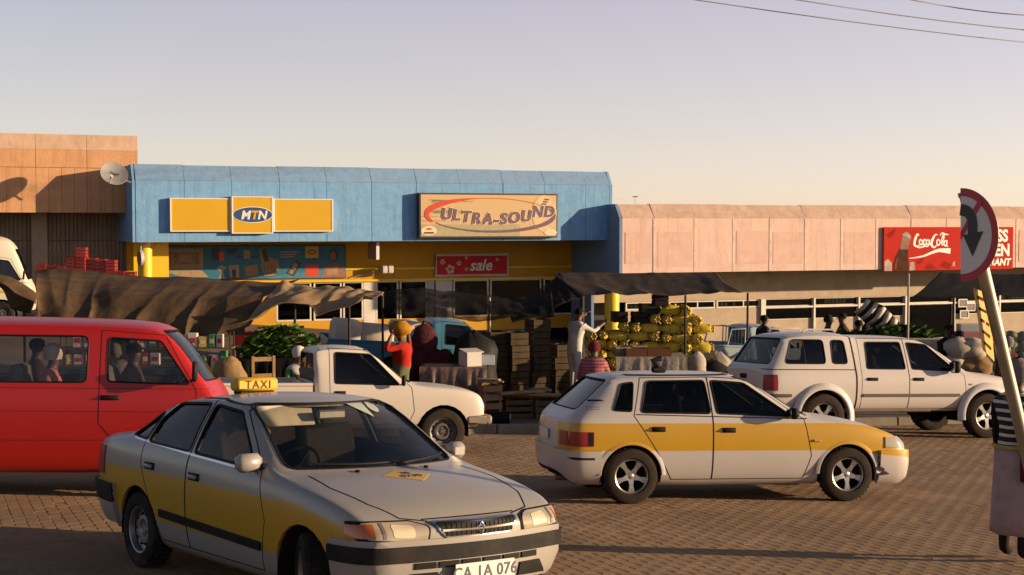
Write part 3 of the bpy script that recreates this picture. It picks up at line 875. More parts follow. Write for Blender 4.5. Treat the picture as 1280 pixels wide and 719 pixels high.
stroke([(388, 128), (376, 116), (360, 150), (352, 195), (372, 214), (398, 198)], [.04, .06, .10, .10, .06, .03], "lettering", S)
stroke([(352, 205), (390, 222), (440, 212), (468, 218)], [.03, .05, .05, .02], "lettering", S, 1)
for cx, cy in ((404, 180), (462, 182)):
    stroke([(cx + 13 * cos(a) + 4 * sin(-a) * -.6, cy + 20 * sin(a)) for a in [i * 2 * pi / 8 - 1 for i in range(9)]], .055, "lettering", S, 2)
stroke([(444, 166), (432, 160), (424, 182), (430, 202), (446, 192)], .06, "lettering", S, 1)
stroke([(476, 160), (470, 196), (482, 198)], .05, "lettering", S, 3)
stroke([(486, 182), (500, 182)], .05, "lettering", S, 1)
stroke([(560, 128), (580, 108), (608, 118), (634, 120)], [.03, .05, .05, .02], "lettering", S, 1)
stroke([(540, 120), (520, 124), (500, 160), (492, 200), (514, 222), (540, 200)], [.03, .06, .10, .10, .06, .03], "lettering", S)
stroke([(548 + 13 * cos(a), 182 + 22 * sin(a)) for a in [i * 2 * pi / 8 - 1 for i in range(9)]], .055, "lettering", S, 2)
stroke([(574, 200), (576, 150), (592, 120), (592, 150), (578, 195), (588, 206)], .05, "lettering", S, 3)
stroke([(606 + 12 * cos(a), 190 + 20 * sin(a)) for a in [i * 2 * pi / 8 - 1 for i in range(9)]], .055, "lettering", S, 2)
stroke([(620, 166), (614, 206), (628, 214)], .05, "lettering", S, 3)
stroke([(310, 308), (420, 292), (500, 262), (560, 246), (650, 252)], [.02, .06, .09, .12, .20], "ribbon_stripe", S)
def cpoly(p, mat, n, lay=0):
    mm = MB(); mm.prism(cs(p), fw(t0, DC + .0015 + lay * .002, z0), AT, UZ, AD * .001); return mm.build(n, mat, r)
m_btl = M("bottle_print", (.07, .028, .018), .85, var=.4, scale=4); m_ice = M("ice_print", (.45, .36, .31), .85, var=.3, scale=5)
cpoly([(115, 405), (112, 330), (140, 310), (172, 345), (170, 405)], m_ice, "print_ice")
cpoly([(316, 405), (318, 340), (350, 335), (362, 400)], m_ice, "print_ice")
cpoly([(182, 403), (178, 360), (196, 300), (232, 225), (300, 230), (302, 300), (306, 350), (308, 403)], m_btl, "print_bottle", 1)
cpoly([(236, 236), (244, 170), (262, 110), (300, 95), (330, 150), (312, 180), (302, 240)], M("bottle_neck_print", (.30, .17, .13), .85, var=.4, scale=5), "print_bottle_neck", 1)
cpoly([(250, 118), (285, 96), (322, 130), (318, 150), (280, 140)], m_ice, "print_cap", 2)
cpoly([(196, 390), (200, 340), (216, 300), (222, 300), (210, 345), (208, 390)], M("cola_glow_print", (.30, .06, .02), .85, var=.4, scale=5), "print_reflection", 2)
cpoly([(240, 250), (268, 262), (262, 300), (238, 290)], m_btl, "print_label", 3)
cpoly([(672, 345), (690, 330), (690, 372), (668, 375)], m_ice, "print_ice")
m_cdk = M("cola_dark_print", (.30, .014, .010), .85, var=.3)
for p in ([(120, 120), (200, 70), (190, 110), (150, 150)], [(370, 330), (430, 300), (420, 345), (380, 360)], [(440, 380), (480, 345), (540, 395), (450, 398)], [(560, 370), (600, 330), (660, 360), (640, 398)]):
    cpoly(p, m_cdk, "print_leaf")
letters(r, "SS", t0 + W_ * .868, z0 + H_ * .665, DC + .004, .58, S, bold=.022, width=.92)
letters(r, "EN", t0 + W_ * .850, z0 + H_ * .325, DC + .004, .58, S, bold=.022, width=.92)
letters(r, "RANT", t0 + W_ * .81, z0 + H_ * .10, DC + .004, .33, S, bold=.014, shear=.2, width=1.05)
local(r)

# satellite dish on the blue shop's corner
dc = at(142, 219, fw(-.2, .25, 0).y)
r = thing("satellite_dish", dc, 0, "grey satellite dish mounted between orange and blue shops", "satellite dish")
ax = Vector((.40, -.72, .55)).normalized()
Rm = Vector((0, 0, 1)).rotation_difference(ax).to_matrix().to_4x4()
prof = [(.02, 0), (.15, .012), (.28, .045), (.38, .085)]
m = MB(); m.lathe(prof + [(.385, .082), (.28, .030), (.15, .0), (.02, -.01)], 28, 0, Rm, caps=False); m.build("reflector", M("dish_grey", (.30, .29, .29), .5, var=.08), r, smooth=40)
lnb = Rm @ Vector((0, -.36, .36))
m = MB(); m.tube([Rm @ Vector((0, -.36, .06)), lnb], .016); m.build("feed_arm", m_signwhite, r, smooth=40)
m = MB(); m.cyl(lnb - ax * .06, lnb + ax * .05, .035, n=10); m.build("feed_horn", m_signwhite, r, smooth=40)
m = MB(); m.tube([Rm @ Vector((0, 0, -.01)), Vector((.1, .05, -.1)), Vector((.45, .1, -.2))], .024); m.build("mount_arm", m_alu, r, smooth=40)
m = MB(); m.cyl(Rm @ Vector((0, .02, .03)), Rm @ Vector((.13, .07, .048)), .012); m.cyl(Rm @ Vector((-.1, .05, .03)), Rm @ Vector((.12, .0, .04)), .010); m.build("emblem", m_signnavy, r)
# aerial on the peach roof
t, z = fp(794, 246, -1.5)
r = thing("roof_aerial", fw(t, -1.5, pz1 - .1), 0, "thin aerial with a cross bar on the peach roof", "aerial")
m = MB(); m.cyl((0, 0, 0), (0, 0, z - pz1 + .12), .012, n=6); m.build("mast", m_alu, r)
m = MB(); m.cyl((-.09, 0, z - pz1 + .1), (.09, 0, z - pz1 + .1), .018, n=6); m.build("cross_bar", m_alu, r)
r = thing("roof_sheet", fw(pL - .1, -.6, pz1), 0, "loose curled metal sheet on the peach roof edge by the blue shop", "roof sheet")
m = MB(); m.grid([[Vector((x, y, .10 + .10 * sin(2.6 - x * 1.6) - .02 + .01 * y)) for x in [i * .1 - .1 for i in range(9)]] for y in (-.2, 0, .3)]); m.build("sheet", m_roof, r, smooth=60)

# overhead wires
m_wire = M("wire_black", (.03, .025, .025), .5)
for k, (pa, pb, h) in enumerate((((870, 0), (1280, 53), 5.0), ((997, 0), (1280, 37.5), 5.0), ((1140, 0), (1280, 19), 5.0))):
    a = at(pa[0], pa[1], F_PX * h / (HOR - pa[1])); b = at(pb[0], pb[1], F_PX * h / (HOR - pb[1]))
    e = b - a; pts = [a + e * (s / 10) + UZ * (.0018 * (s * s - 10 * s)) for s in range(-30, 41, 2)]
    m = MB(); m.tube(pts, .012, 6)
    tag(m.build("overhead_wire", m_wire, smooth=60), ["lowest dark overhead wire crossing the open sky", "middle dark overhead wire of the three in the sky", "topmost dark overhead wire cutting the sky's corner"][k], "wire", "overhead wires")
# ================================================================= VEHICLES
def subsurf(verts, faces, creases=None, lv=2):
    me = bpy.data.meshes.new("tmp"); me.from_pydata(verts, [], faces)
    o = bpy.data.objects.new("tmp", me); COL.objects.link(o)
    if creases:
        at_ = me.attributes.new("crease_edge", 'FLOAT', 'EDGE')
        for e in me.edges:
            k = (min(e.vertices), max(e.vertices))
            if k in creases: at_.data[e.index].value = creases[k]
    md = o.modifiers.new("s", 'SUBSURF'); md.levels = lv; md.render_levels = lv
    dg = bpy.context.evaluated_depsgraph_get(); dg.update()
    me2 = bpy.data.meshes.new_from_object(o.evaluated_get(dg))
    bm = bmesh.new(); bm.from_mesh(me2)
    bpy.data.objects.remove(o); bpy.data.meshes.remove(me); bpy.data.meshes.remove(me2)
    bmesh.ops.recalc_face_normals(bm, faces=bm.faces)
    bm.normal_update()
    return bm
def car_shell(st, bulge_r=.05, bulge_f=.06, crow=(.35, 6), cst=(), lv=2, ends=True):
    """lofted outer skin. st rows: (x, zb, ws, wm, zs, wt, zt, zc, dxc)"""
    K = 9; rings = []
    for s in st:
        x, zb, ws, wm, zs, wt, zt, zc = s[:8]; dxc = s[8] if len(s) > 8 else 0.0
        p = [(ws - .10, zb), (ws, zb + .05), (wm, zb + .42 * (zs - zb)), (wm, zs - .12 * min(1, (zs - zb))), (wm - .035, zs)]
        b, t = p[4], (wt, zt)
        k = .52
        p += [(b[0] + (t[0] - b[0]) * k + .018, b[1] + (t[1] - b[1]) * k), t, (wt * .55, zt + .78 * (zc - zt)), (0, zc)]
        rings.append([(x + dxc * (0, 0, 0, 0, 0, 0, .0, .72, 1.0)[i], q[0], q[1]) for i, q in enumerate(p)])
    V, Fc = [], []
    ids = []
    for r in rings:
        row = []
        for x, y, z in r[:-1]: row.append(len(V)); V.append((x, -y, z))
        row.append(len(V)); V.append(r[-1])
        for x, y, z in reversed(r[:-1]): row.append(len(V)); V.append((x, y, z))
        ids.append(row)
    n = len(ids[0])
    for a, b in zip(ids[:-1], ids[1:]):
        for i in range(n - 1): Fc.append((a[i], a[i + 1], b[i + 1], b[i]))
    def cap(row, bulge, sgn):
        prev = None
        for k in range(K - 1):
            L, R = row[k], row[n - 1 - k]
            mids = []
            for f in (.5, 0, -.5):
                p = V[L]; mids.append(len(V)); V.append((p[0] + sgn * bulge * (1 - f * f), p[1] * f, p[2]))
            line = [L] + mids + [R]
            if prev:
                for i in range(4): Fc.append((prev[i], prev[i + 1], line[i + 1], line[i]))
            prev = line
        top = row[K - 1]
        Fc.append((prev[0], prev[1], top)); Fc.append((prev[1], prev[2], top)); Fc.append((prev[2], prev[3], top)); Fc.append((prev[3], prev[4], top))
    if ends: cap(ids[0], bulge_r, -1); cap(ids[-1], bulge_f, 1)
    cr = {}
    for a, b in zip(ids[:-1], ids[1:]):
        for k in (crow[1], n - 1 - crow[1]): cr[(min(a[k], b[k]), max(a[k], b[k]))] = crow[0]
        for k in (4, n - 5): cr[(min(a[k], b[k]), max(a[k], b[k]))] = .25
    for i, v in cst:
        row = ids[i]
        for k in range(5, n - 6): cr[(min(row[k], row[k + 1]), max(row[k], row[k + 1]))] = v
    return subsurf(V, Fc, cr, lv)
def roundp(poly, r, k=3):
    out = []; n = len(poly)
    for i in range(n):
        p = Vector(poly[i]); a = Vector(poly[i - 1]) - p; b = Vector(poly[(i + 1) % n]) - p
        rr = min(r, a.length * .45, b.length * .45)
        A, B = p + a.normalized() * rr, p + b.normalized() * rr
        for j in range(k + 1):
            t = j / k; out.append(tuple((A * (1 - t) ** 2 + p * 2 * t * (1 - t) + B * t * t)))
    return out
AXES = {'side': (0, 2, 1), 'front': (1, 2, 0), 'top': (0, 1, 2)}
def planes_of(poly, view):
    """convex polygon -> list of (point, outward normal)"""
    i, j, k = AXES[view]; ar = sum(poly[a - 1][0] * poly[a][1] - poly[a][0] * poly[a - 1][1] for a in range(len(poly)))
    if ar < 0: poly = poly[::-1]
    out = []
    for a in range(len(poly)):
        p, q = poly[a - 1], poly[a]; dx, dy = q[0] - p[0], q[1] - p[1]
        l = hypot(dx, dy)
        if l < 1e-6: continue
        co = [0, 0, 0]; no = [0, 0, 0]; co[i], co[j] = p; no[i], no[j] = dy / l, -dx / l
        out.append((Vector(co), Vector(no)))
    return out
def cut(bm, poly, view, lo, hi):
    """cut bm along the polygon; returns the faces inside (third axis between lo and hi)"""
    i, j, k = AXES[view]; pl = planes_of(poly, view)
    x0, x1 = min(p[0] for p in poly), max(p[0] for p in poly); y0, y1 = min(p[1] for p in poly), max(p[1] for p in poly)
    def near(fs_):
        fs = []
        for f in fs_:
            a0 = b0 = c0 = 9.0; a1 = b1 = c1 = -9.0
            for v in f.verts:
                co = v.co; a, b, c = co[i], co[j], co[k]
                if a < a0: a0 = a
                if a > a1: a1 = a
                if b < b0: b0 = b
                if b > b1: b1 = b
                if c < c0: c0 = c
                if c > c1: c1 = c
            if a1 >= x0 and a0 <= x1 and b1 >= y0 and b0 <= y1 and c1 > lo and c0 < hi: fs.append(f)
        return fs
    fs = near(bm.faces)
    for co, no in pl:
        if not fs: return []
        g = set(fs)
        for f in fs: g.update(f.edges); g.update(f.verts)
        r = bmesh.ops.bisect_plane(bm, geom=list(g), plane_co=co, plane_no=no, dist=1e-5)
        fs = near(g_ for g_ in r['geom'] if isinstance(g_, bmesh.types.BMFace))
    ins = []
    for f in fs:
        c = f.calc_center_median()
        if not lo < c[k] < hi: continue
        if all((c - co).dot(no) < 1e-5 for co, no in pl): ins.append(f)
    return ins
SHELLS = {}
def subset(shell, poly, view, lo, hi):
    """small bmesh of the shell faces round the polygon (fast to cut)"""
    if id(shell) not in SHELLS:
        shell.verts.index_update(); shell.faces.index_update()
        co = [v.co.copy() for v in shell.verts]
        rec = []
        for f in shell.faces:
            q = [co[v.index] for v in f.verts]
            rec.append(([v.index for v in f.verts], [min(p[d] for p in q) for d in range(3)], [max(p[d] for p in q) for d in range(3)]))
        SHELLS[id(shell)] = (shell, co, rec)
    _, co, rec = SHELLS[id(shell)]
    i, j, k = AXES[view]; e = .03
    x0, x1 = min(p[0] for p in poly) - e, max(p[0] for p in poly) + e; y0, y1 = min(p[1] for p in poly) - e, max(p[1] for p in poly) + e
    bm = bmesh.new(); mp = {}
    for ids, mn, mx in rec:
        if mx[i] >= x0 and mn[i] <= x1 and mx[j] >= y0 and mn[j] <= y1 and mx[k] > lo - e and mn[k] < hi + e:
            vs = []
            for q in ids:
                if q not in mp: mp[q] = bm.verts.new(co[q])
                vs.append(mp[q])
            bm.faces.new(vs)
    bm.normal_update()
    return bm
def thick(bm_src, faces, name, mats, parent, off=0.0, th=0.02, smooth=42, inner=0):
    """faces of a shell -> own object: moved along normals by off, given a thickness th inwards"""
    vs = {}; 
    for f in faces:
        for v in f.verts: vs.setdefault(v, len(vs))
    vl = list(vs.keys()); n = len(vl)
    out = [v.co + v.normal * off for v in vl] + [v.co + v.normal * (off - th) for v in vl]
    F, MI = [], []
    fset = set(faces)
    for f in faces:
        ii = [vs[v] for v in f.verts]; F.append(tuple(ii)); MI.append(0)
        F.append(tuple(n + q for q in reversed(ii))); MI.append(inner)
    for f in faces:
        for l in f.loops:
            if sum(1 for g in l.edge.link_faces if g in fset) == 1:
                a, b = vs[l.vert], vs[l.link_loop_next.vert]
                F.append((b, a, n + a, n + b)); MI.append(0)
    m = MB(); m.v = [tuple(p) for p in out]; m.f = F; m.mi = MI
    mats = mats if isinstance(mats, (list, tuple)) else [mats]
    return m.build(name, mats, parent, smooth=smooth, fix=False)
def piece(shell, poly, view, lo, hi, name, mats, parent, off=0.004, th=0.02, inner=0):
    bm = subset(shell, poly, view, lo, hi)
    fs = cut(bm, poly, view, lo, hi)
    o = None
    if fs:
        bm.normal_update(); o = thick(bm, fs, name, mats, parent, off, th, inner=inner)
    bm.free()
    return o
m_tyre = M("tyre_rubber", (0.022, 0.021, 0.02), .85, var=.3, scale=12, bump=.3, bscale=60, dirt=.7, dirtcol=(.11, .075, .05), dscale=6)
m_tyrewall = M("dusty_tyre_wall", (0.040, 0.031, 0.024), .9, var=.3, scale=10)
m_alloy = M("alloy", (0.55, 0.53, 0.50), .32, metal=.85, var=.1, dirt=.35, dirtcol=(.25, .18, .12), dscale=7)
m_steel = M("steel_wheel", (0.16, 0.155, 0.15), .5, metal=.6, var=.2, dirt=.5)
m_black = M("black_plastic", (0.014, 0.014, 0.016), .62, var=.2, dirt=.35, dirtcol=(.09, .07, .05), dscale=5)
m_rubber = M("seal_rubber", (0.012, 0.012, 0.012), .6)
m_chrome = M("chrome", (.75, .73, .70), .15, metal=1, var=.05)
m_cabin = M("cabin_trim", (0.09, 0.08, 0.07), .85, var=.2)
m_seat = M("seat_cloth", (0.16, 0.14, 0.12), .95, var=.2, bump=.3, bscale=120)
m_glass = glass_mat("car_glass", (.62, .63, .63), .02)
m_glassd = glass_mat("car_glass_dark", (.34, .34, .345), .02)
m_lens = M("headlamp_lens", (.40, .345, .25), .10, var=.1, coat=1.0)
m_amber = M("amber_lens", (.55, .13, .02), .15, var=.15, coat=.6)
m_redlens = M("red_lens", (.30, .012, .012), .4, var=.15)
m_plate = M("plate_white", (.70, .69, .64), .45, var=.05); m_ink = M("plate_ink", (.02, .03, .08), .5)
m_under = M("underbody", (.02, .018, .016), .95)

def paint(name, col, bands=(), rough=.33, dirt=.22):
    """car paint; bands: (z0, z1, slope, x0, x1, colour) painted along the body"""
    m, nt, b = _nodes(name); N, L = nt.nodes, nt.links
    tc = N.new("ShaderNodeTexCoord"); sp = N.new("ShaderNodeSeparateXYZ"); L.new(tc.outputs["Object"], sp.inputs[0])
    def mt(op, a, c):
        n = N.new("ShaderNodeMath"); n.operation = op
        for i, v in enumerate((a, c)):
            if isinstance(v, (int, float)): n.inputs[i].default_value = v
            else: L.new(v, n.inputs[i])
        return n.outputs[0]
    out = None
    rgb = N.new("ShaderNodeRGB"); rgb.outputs[0].default_value = (*[c * ALB for c in col], 1); out = rgb.outputs[0]
    ay = mt('ABSOLUTE', sp.outputs[1], 0)
    for z0, z1, sl, x0, x1, ymin, c in bands:
        z = mt('ADD', sp.outputs[2], mt('MULTIPLY', mt('MAXIMUM', mt('ADD', sp.outputs[0], .1), 0), sl))
        f = mt('MULTIPLY', mt('GREATER_THAN', z, z0), mt('LESS_THAN', z, z1))
        f = mt('MULTIPLY', f, mt('MULTIPLY', mt('GREATER_THAN', sp.outputs[0], x0), mt('LESS_THAN', sp.outputs[0], x1)))
        f = mt('MULTIPLY', f, mt('GREATER_THAN', ay, ymin))
        mx = N.new("ShaderNodeMix"); mx.data_type = 'RGBA'
        L.new(f, mx.inputs[0]); L.new(out, mx.inputs[6]); mx.inputs[7].default_value = (*[q * ALB for q in c], 1); out = mx.outputs[2]
    # road dust, thicker near the sills
    nz = N.new("ShaderNodeTexNoise"); nz.inputs["Scale"].default_value = 3.5; nz.inputs["Detail"].default_value = 8; nz.inputs["Roughness"].default_value = .7
    L.new(tc.outputs["Object"], nz.inputs["Vector"])
    hgt = mt('MAXIMUM', mt('SUBTRACT', .62, sp.outputs[2]), 0.12)
    df = mt('MULTIPLY', mt('MULTIPLY', nz.outputs["Fac"], hgt), dirt * 5)
    cl = N.new("ShaderNodeClamp"); L.new(df, cl.inputs[0]); cl.inputs[2].default_value = .6
    mx = N.new("ShaderNodeMix"); mx.data_type = 'RGBA'
    L.new(cl.outputs[0], mx.inputs[0]); L.new(out, mx.inputs[6]); mx.inputs[7].default_value = (.24, .17, .11, 1)
    L.new(mx.outputs[2], b.inputs["Base Color"])
    rr = N.new("ShaderNodeMapRange"); L.new(cl.outputs[0], rr.inputs[0]); rr.inputs[3].default_value = rough; rr.inputs[4].default_value = .8
    L.new(rr.outputs[0], b.inputs["Roughness"])
    b.inputs["Coat Weight"].default_value = .18; b.inputs["Coat Roughness"].default_value = .12
    n3 = N.new("ShaderNodeTexNoise"); n3.inputs["Scale"].default_value = 2.2; n3.inputs["Detail"].default_value = 2
    L.new(tc.outputs["Object"], n3.inputs["Vector"])
    bp = N.new("ShaderNodeBump"); bp.inputs["Strength"].default_value = .12; bp.inputs["Distance"].default_value = .03
    L.new(n3.outputs["Fac"], bp.inputs["Height"]); L.new(bp.outputs[0], b.inputs["Normal"])
    MATS[name] = m
    return m

WHEELS = {}
def wheel(parent, x, y, r, wdt, kind, steer=0.0, dusty=False):
    """wheel drum > tyre, rim; outer side faces +y or -y"""
    sg = 1 if y > 0 else -1
    key = (round(r, 3), kind, dusty)
    if key not in WHEELS:
        rr = r * (.60 if kind != 'small_steel' else .58)
        R0 = Matrix.Rotation(-pi / 2, 4, 'X')        # local +Z -> +Y (outer)
        h = wdt / 2
        t = MB()
        prof = [(rr, -h * .8), (rr + .02, -h), (r * .86, -h * 1.04), (r * .965, -h * .9), (r, -h * .62), (r, h * .62), (r * .965, h * .9), (r * .86, h * 1.04), (rr + .02, h), (rr, h * .8)]
        t.lathe(prof, 36, 0, R0, caps=False)
        for k in range(36):                              # tread blocks
            a = 2 * pi * k / 36
            for zz in (-.4, 0, .4):
                c = R0 @ Vector(((r + .001) * cos(a + zz * .1), (r + .001) * sin(a + zz * .1), h * zz * 1.05))
                t.box(c, (.012, h * .36, r * .10), (Matrix.Rotation(-a - zz * .1, 3, 'Y')))
        nf = 9 * 36
        for q in range(len(t.mi)):
            if q < nf and (q // 36) in (5, 6, 7, 8): t.mi[q] = 1
        mt = t.build("tyre", [m_tyre, m_tyrewall if dusty else m_tyre], None, smooth=35)
        m = MB(); m.lathe([(rr * 1.0, -h * .7), (rr * .98, h * .75)], 32, 0, R0, caps=False)
        m.lathe([(rr * .35, -h * .2), (rr * .9, -h * .15), (rr * .97, -h * .5)], 32, 0, R0, caps=False)
        dr = m.build("wheel", m_under, None, smooth=40)
        m = MB()
        m.lathe([(rr * .93, h * .45), (rr * .97, h * .82), (rr * 1.03, h * .88), (rr * 1.03, h * .74)], 36, 0, R0, caps=False)
        if kind in ('star', 'star6'):
            ns = 5 if kind == 'star' else 6
            m.lathe([(.001, h * .62), (rr * .17, h * .60), (rr * .24, h * .50), (rr * .24, h * .2)], 24, 0, R0, caps=False)
            for k in range(ns):
                a = 2 * pi * k / ns + .35
                w0, w1 = rr * .20, rr * .15
                pts = [(rr * .12, -w0), (rr * .95, -w1 * 1.5), (rr * .95, w1 * 1.5), (rr * .12, w0)]
                pts = [(rr * .12, -w0), (rr * .55, -w1 * .75), (rr * .96, -w1 * 1.35), (rr * .96, w1 * 1.35), (rr * .55, w1 * .75), (rr * .12, w0)]
                A = R0 @ Matrix.Rotation(a, 4, 'Z')
                vs = [A @ Vector((p[0], p[1], h * (.56 if p[0] < rr * .5 else .68) * (1 if i < 6 else 0.3))) for i, p in enumerate(pts + pts)]
                m.add(vs, [(0, 1, 4, 5), (1, 2, 3, 4)] + [(i, (i + 1) % 6, 6 + (i + 1) % 6, 6 + i) for i in range(6)])
            rimm = m_alloy
        else:
            m.lathe([(.001, h * .42), (rr * .16, h * .42), (rr * .20, h * .30), (rr * .34, h * .28), (rr * .46, h * .50), (rr * .62, h * .48), (rr * .74, h * .22), (rr * .95, h * .35)], 36, 0, R0, caps=False)
            for k in range(10):
                a = 2 * pi * k / 10; c = R0 @ Vector((rr * .68 * cos(a), rr * .68 * sin(a), h * .37))
                m.cyl(c - Vector((0, .012, 0)), c + Vector((0, .012, 0)), rr * .07, n=8, mi=1)
            for k in range(5):
                a = 2 * pi * k / 5; c = R0 @ Vector((rr * .27 * cos(a), rr * .27 * sin(a), h * .32))
                m.cyl(c - Vector((0, .01, 0)), c + Vector((0, .012, 0)), rr * .045, n=6, mi=0)
            rimm = m_steel if kind != 'silver_steel' else M("silver_steel", (.34, .33, .32), .42, metal=.7, var=.12, dirt=.35)
        rm = m.build("rim", [rimm, m_rubber], None, smooth=35)
        WHEELS[key] = (dr.data, mt.data, rm.data)
        for o in (dr, mt, rm): bpy.data.objects.remove(o)
    d, t, rm = WHEELS[key]
    w = link("wheel", d, parent); w.location = (x, y, r)
    w.rotation_euler = (random.uniform(0, 0), random.uniform(0, 6.28), (0 if sg > 0 else pi) + steer) if False else (0, 0, (0 if sg > 0 else pi) + steer)
    link("tyre", t, w); link("rim", rm, w)
    return w
def seat(parent, x, y, z, w=.5, h=.62, head=True):
    m = MB()
    m.cbox((x + .05, y, z + .08), (.5, w, .16), .04); m.cbox((x - .2, y, z + .12 + h / 2), (.14, w, h), .05, Matrix.Rotation(radians(-14), 3, 'Y'))
    if head: m.cbox((x - .31, y, z + .22 + h), (.09, .25, .17), .035, Matrix.Rotation(radians(-10), 3, 'Y'))
    return m.build("seat", m_seat, parent, smooth=40)
def steering(parent, x, y, z, tilt=28):
    m = MB(); R = Matrix.Translation((x, y, z)) @ Matrix.Rotation(radians(-90 + tilt), 4, 'Y')
    m.tube([R @ Vector((.185 * cos(a), .185 * sin(a), 0)) for a in [i * 2 * pi / 24 for i in range(24)]], .014, 6, closed=True)
    for a in (.3, pi - .3, -pi / 2): m.cyl(R @ Vector((0, 0, -.01)), R @ Vector((.18 * cos(a), .18 * sin(a), 0)), .012, n=6)
    m.cyl(R @ Vector((0, 0, -.25)), R @ Vector((0, 0, .01)), .04, n=10)
    return m.build("steering_wheel", m_black, parent, smooth=40)
# the cars were measured in the plane of the road: turn that plane into the world
_R0 = Vector((1, 0, 0)); 
def road_matrix(X, Y, yaw, dz=0.0):
    n = Vector((NX, NY, 1)).normalized()
    f = Vector((cos(yaw), sin(yaw), 0)); f = (f - n * f.dot(n)).normalized()
    l = n.cross(f)
    return Matrix(((f.x, l.x, n.x, X), (f.y, l.y, n.y, Y), (f.z, l.z, n.z, road_z(X, Y) + dz), (0, 0, 0, 1)))
def ground_matrix(X, Y, yaw, base):
    """stand on the ground beyond the kerb, tilted with it along the heading"""
    def g(a, b): return gz(X + cos(yaw) * a - sin(yaw) * b, Y + sin(yaw) * a + cos(yaw) * b)
    f = Vector((cos(yaw) * base, sin(yaw) * base, g(0, 0) - g(-base, 0))).normalized()
    s = Vector((-sin(yaw) * .7, cos(yaw) * .7, g(-base / 2, .7) - g(-base / 2, 0))).normalized()
    n = f.cross(s).normalized(); l = n.cross(f)
    return Matrix(((f.x, l.x, n.x, X), (f.y, l.y, n.y, Y), (f.z, l.z, n.z, g(0, 0)), (0, 0, 0, 1)))

class Car:
    """car skin with cut windows, doors and wheel arches; every panel is an object of its own"""
    def __init__(s, root, shell, pm, base):
        s.root, s.shell, s.pm = root, shell, pm
        s.body = shell.copy(); s.base = base
    def arch(s, x, z, r, ylo=.35):
        poly = [(x + r * cos(a), z + r * sin(a)) for a in [i * 2 * pi / 22 for i in range(22)]]
        for lo, hi in ((ylo, 2), (-2, -ylo)):
            fs = cut(s.body, poly, 'side', lo, hi); bmesh.ops.delete(s.body, geom=fs, context='FACES')
        for sg in (-1, 1):
            m = MB()
            n = 18; ring = [Vector((x + (r - .003) * cos(a), 0, z + (r - .003) * sin(a))) for a in [radians(-12) + radians(204) * i / n for i in range(n + 1)]]
            rows = [[p + Vector((0, sg * (s.base - .03), 0)) for p in ring], [p + Vector((0, sg * .38, 0)) for p in ring]]
            m.grid(rows); c = [Vector((x, sg * .38, z))]
            m.add(rows[1] + c, [(i, i + 1, n + 1) for i in range(n)])
            m.build("wheel_well", m_under, s.root, fix=False)
    def hole(s, poly, view, lo, hi):
        fs = cut(s.body, poly, view, lo, hi); bmesh.ops.delete(s.body, geom=fs, context='FACES')
    def glass(s, poly, view, lo, hi, mat=None, name="window", seal=True, r=.04, depth=.012, parent=None):
        p = roundp(poly, r); s.hole(p, view, lo, hi)
        g = piece(s.shell, p, view, lo, hi, name, mat or m_glass, parent or s.root, off=-depth, th=.004)
        if seal and g is not None:
            # rubber seal: thin tube round the opening, lying on the skin
            bm = subset(s.shell, p, view, lo, hi); fs = cut(bm, p, view, lo, hi); fset = set(fs); ed = []
            for f in fs:
                for l in f.loops:
                    if sum(1 for q in l.edge.link_faces if q in fset) == 1: ed.append((l.vert, l.link_loop_next.vert))
            nxt = {a: b for a, b in ed}
            if nxt:
                bm.normal_update()
                a = next(iter(nxt)); loop = [a]
                while nxt.get(loop[-1]) is not None and nxt[loop[-1]] is not a and len(loop) < len(nxt) + 2: loop.append(nxt[loop[-1]])
                m = MB(); m.tube([v.co - v.normal * .004 for v in loop], .012, 5, closed=True); m.build("window_seal", m_rubber, g, smooth=60)
            bm.free()
        return g
    def door(s, poly, side, handle=None, name="door", label=None):
        lo, hi = (.2, 2) if side > 0 else (-2, -.2)
        fs = cut(s.body, poly, 'side', lo, hi)
        if not fs: return None
        s.body.normal_update()
        d = thick(s.body, fs, name, [s.pm, m_cabin], s.root, 0.0, .03, inner=1)
        bmesh.ops.delete(s.body, geom=fs, context='FACES')
        # dark shut line round the door
        pl = poly + [poly[0]]
        for a, b in zip(pl[:-1], pl[1:]):
            s.seam([a, b], side, d)
        return d
    def seam(s, line, side, parent=None, w=.007, mat=None, name="shut_line"):
        for a, b in zip(line[:-1], line[1:]):
            dx, dz = b[0] - a[0], b[1] - a[1]; l = hypot(dx, dz)
            if l < 1e-4: continue
            nx, nz_ = -dz / l * w / 2, dx / l * w / 2
            q = [(a[0] + nx, a[1] + nz_), (a[0] - nx, a[1] - nz_), (b[0] - nx, b[1] - nz_), (b[0] + nx, b[1] + nz_)]
            piece(s.shell, q, 'side', .2 if side > 0 else -2, 2 if side > 0 else -.2, name, mat or m_rubber, parent or s.root, off=.0015, th=.006)
    def trim(s, poly, side, name, mat, off=.012, th=.02, r=0, parent=None, ylo=.2):
        p = roundp(poly, r) if r else poly
        return piece(s.shell, p, 'side', ylo if side > 0 else -2, 2 if side > 0 else -ylo, name, mat, parent or s.root, off=off, th=th)
    def finish(s, name="body"):
        s.body.normal_update()
        return thick(s.body, list(s.body.faces), name, [s.pm, m_cabin], s.root, 0, .025, inner=1)
def handle(car, x, z, side, mat=None, w=.13, parent=None):
    bm = car.shell; y = None
    best = min((v for v in bm.verts if v.co.y * side > .3), key=lambda v: (v.co.x - x) ** 2 + (v.co.z - z) ** 2)
    y = best.co.y
    m = MB(); m.cbox((x, y + side * .018, z), (w, .03, .028), .01); m.cbox((x, y + side * .003, z - .002), (w + .03, .016, .055), .006, mi=1)
    return m.build("handle", [mat or m_black, m_black], parent or car.root, smooth=40)
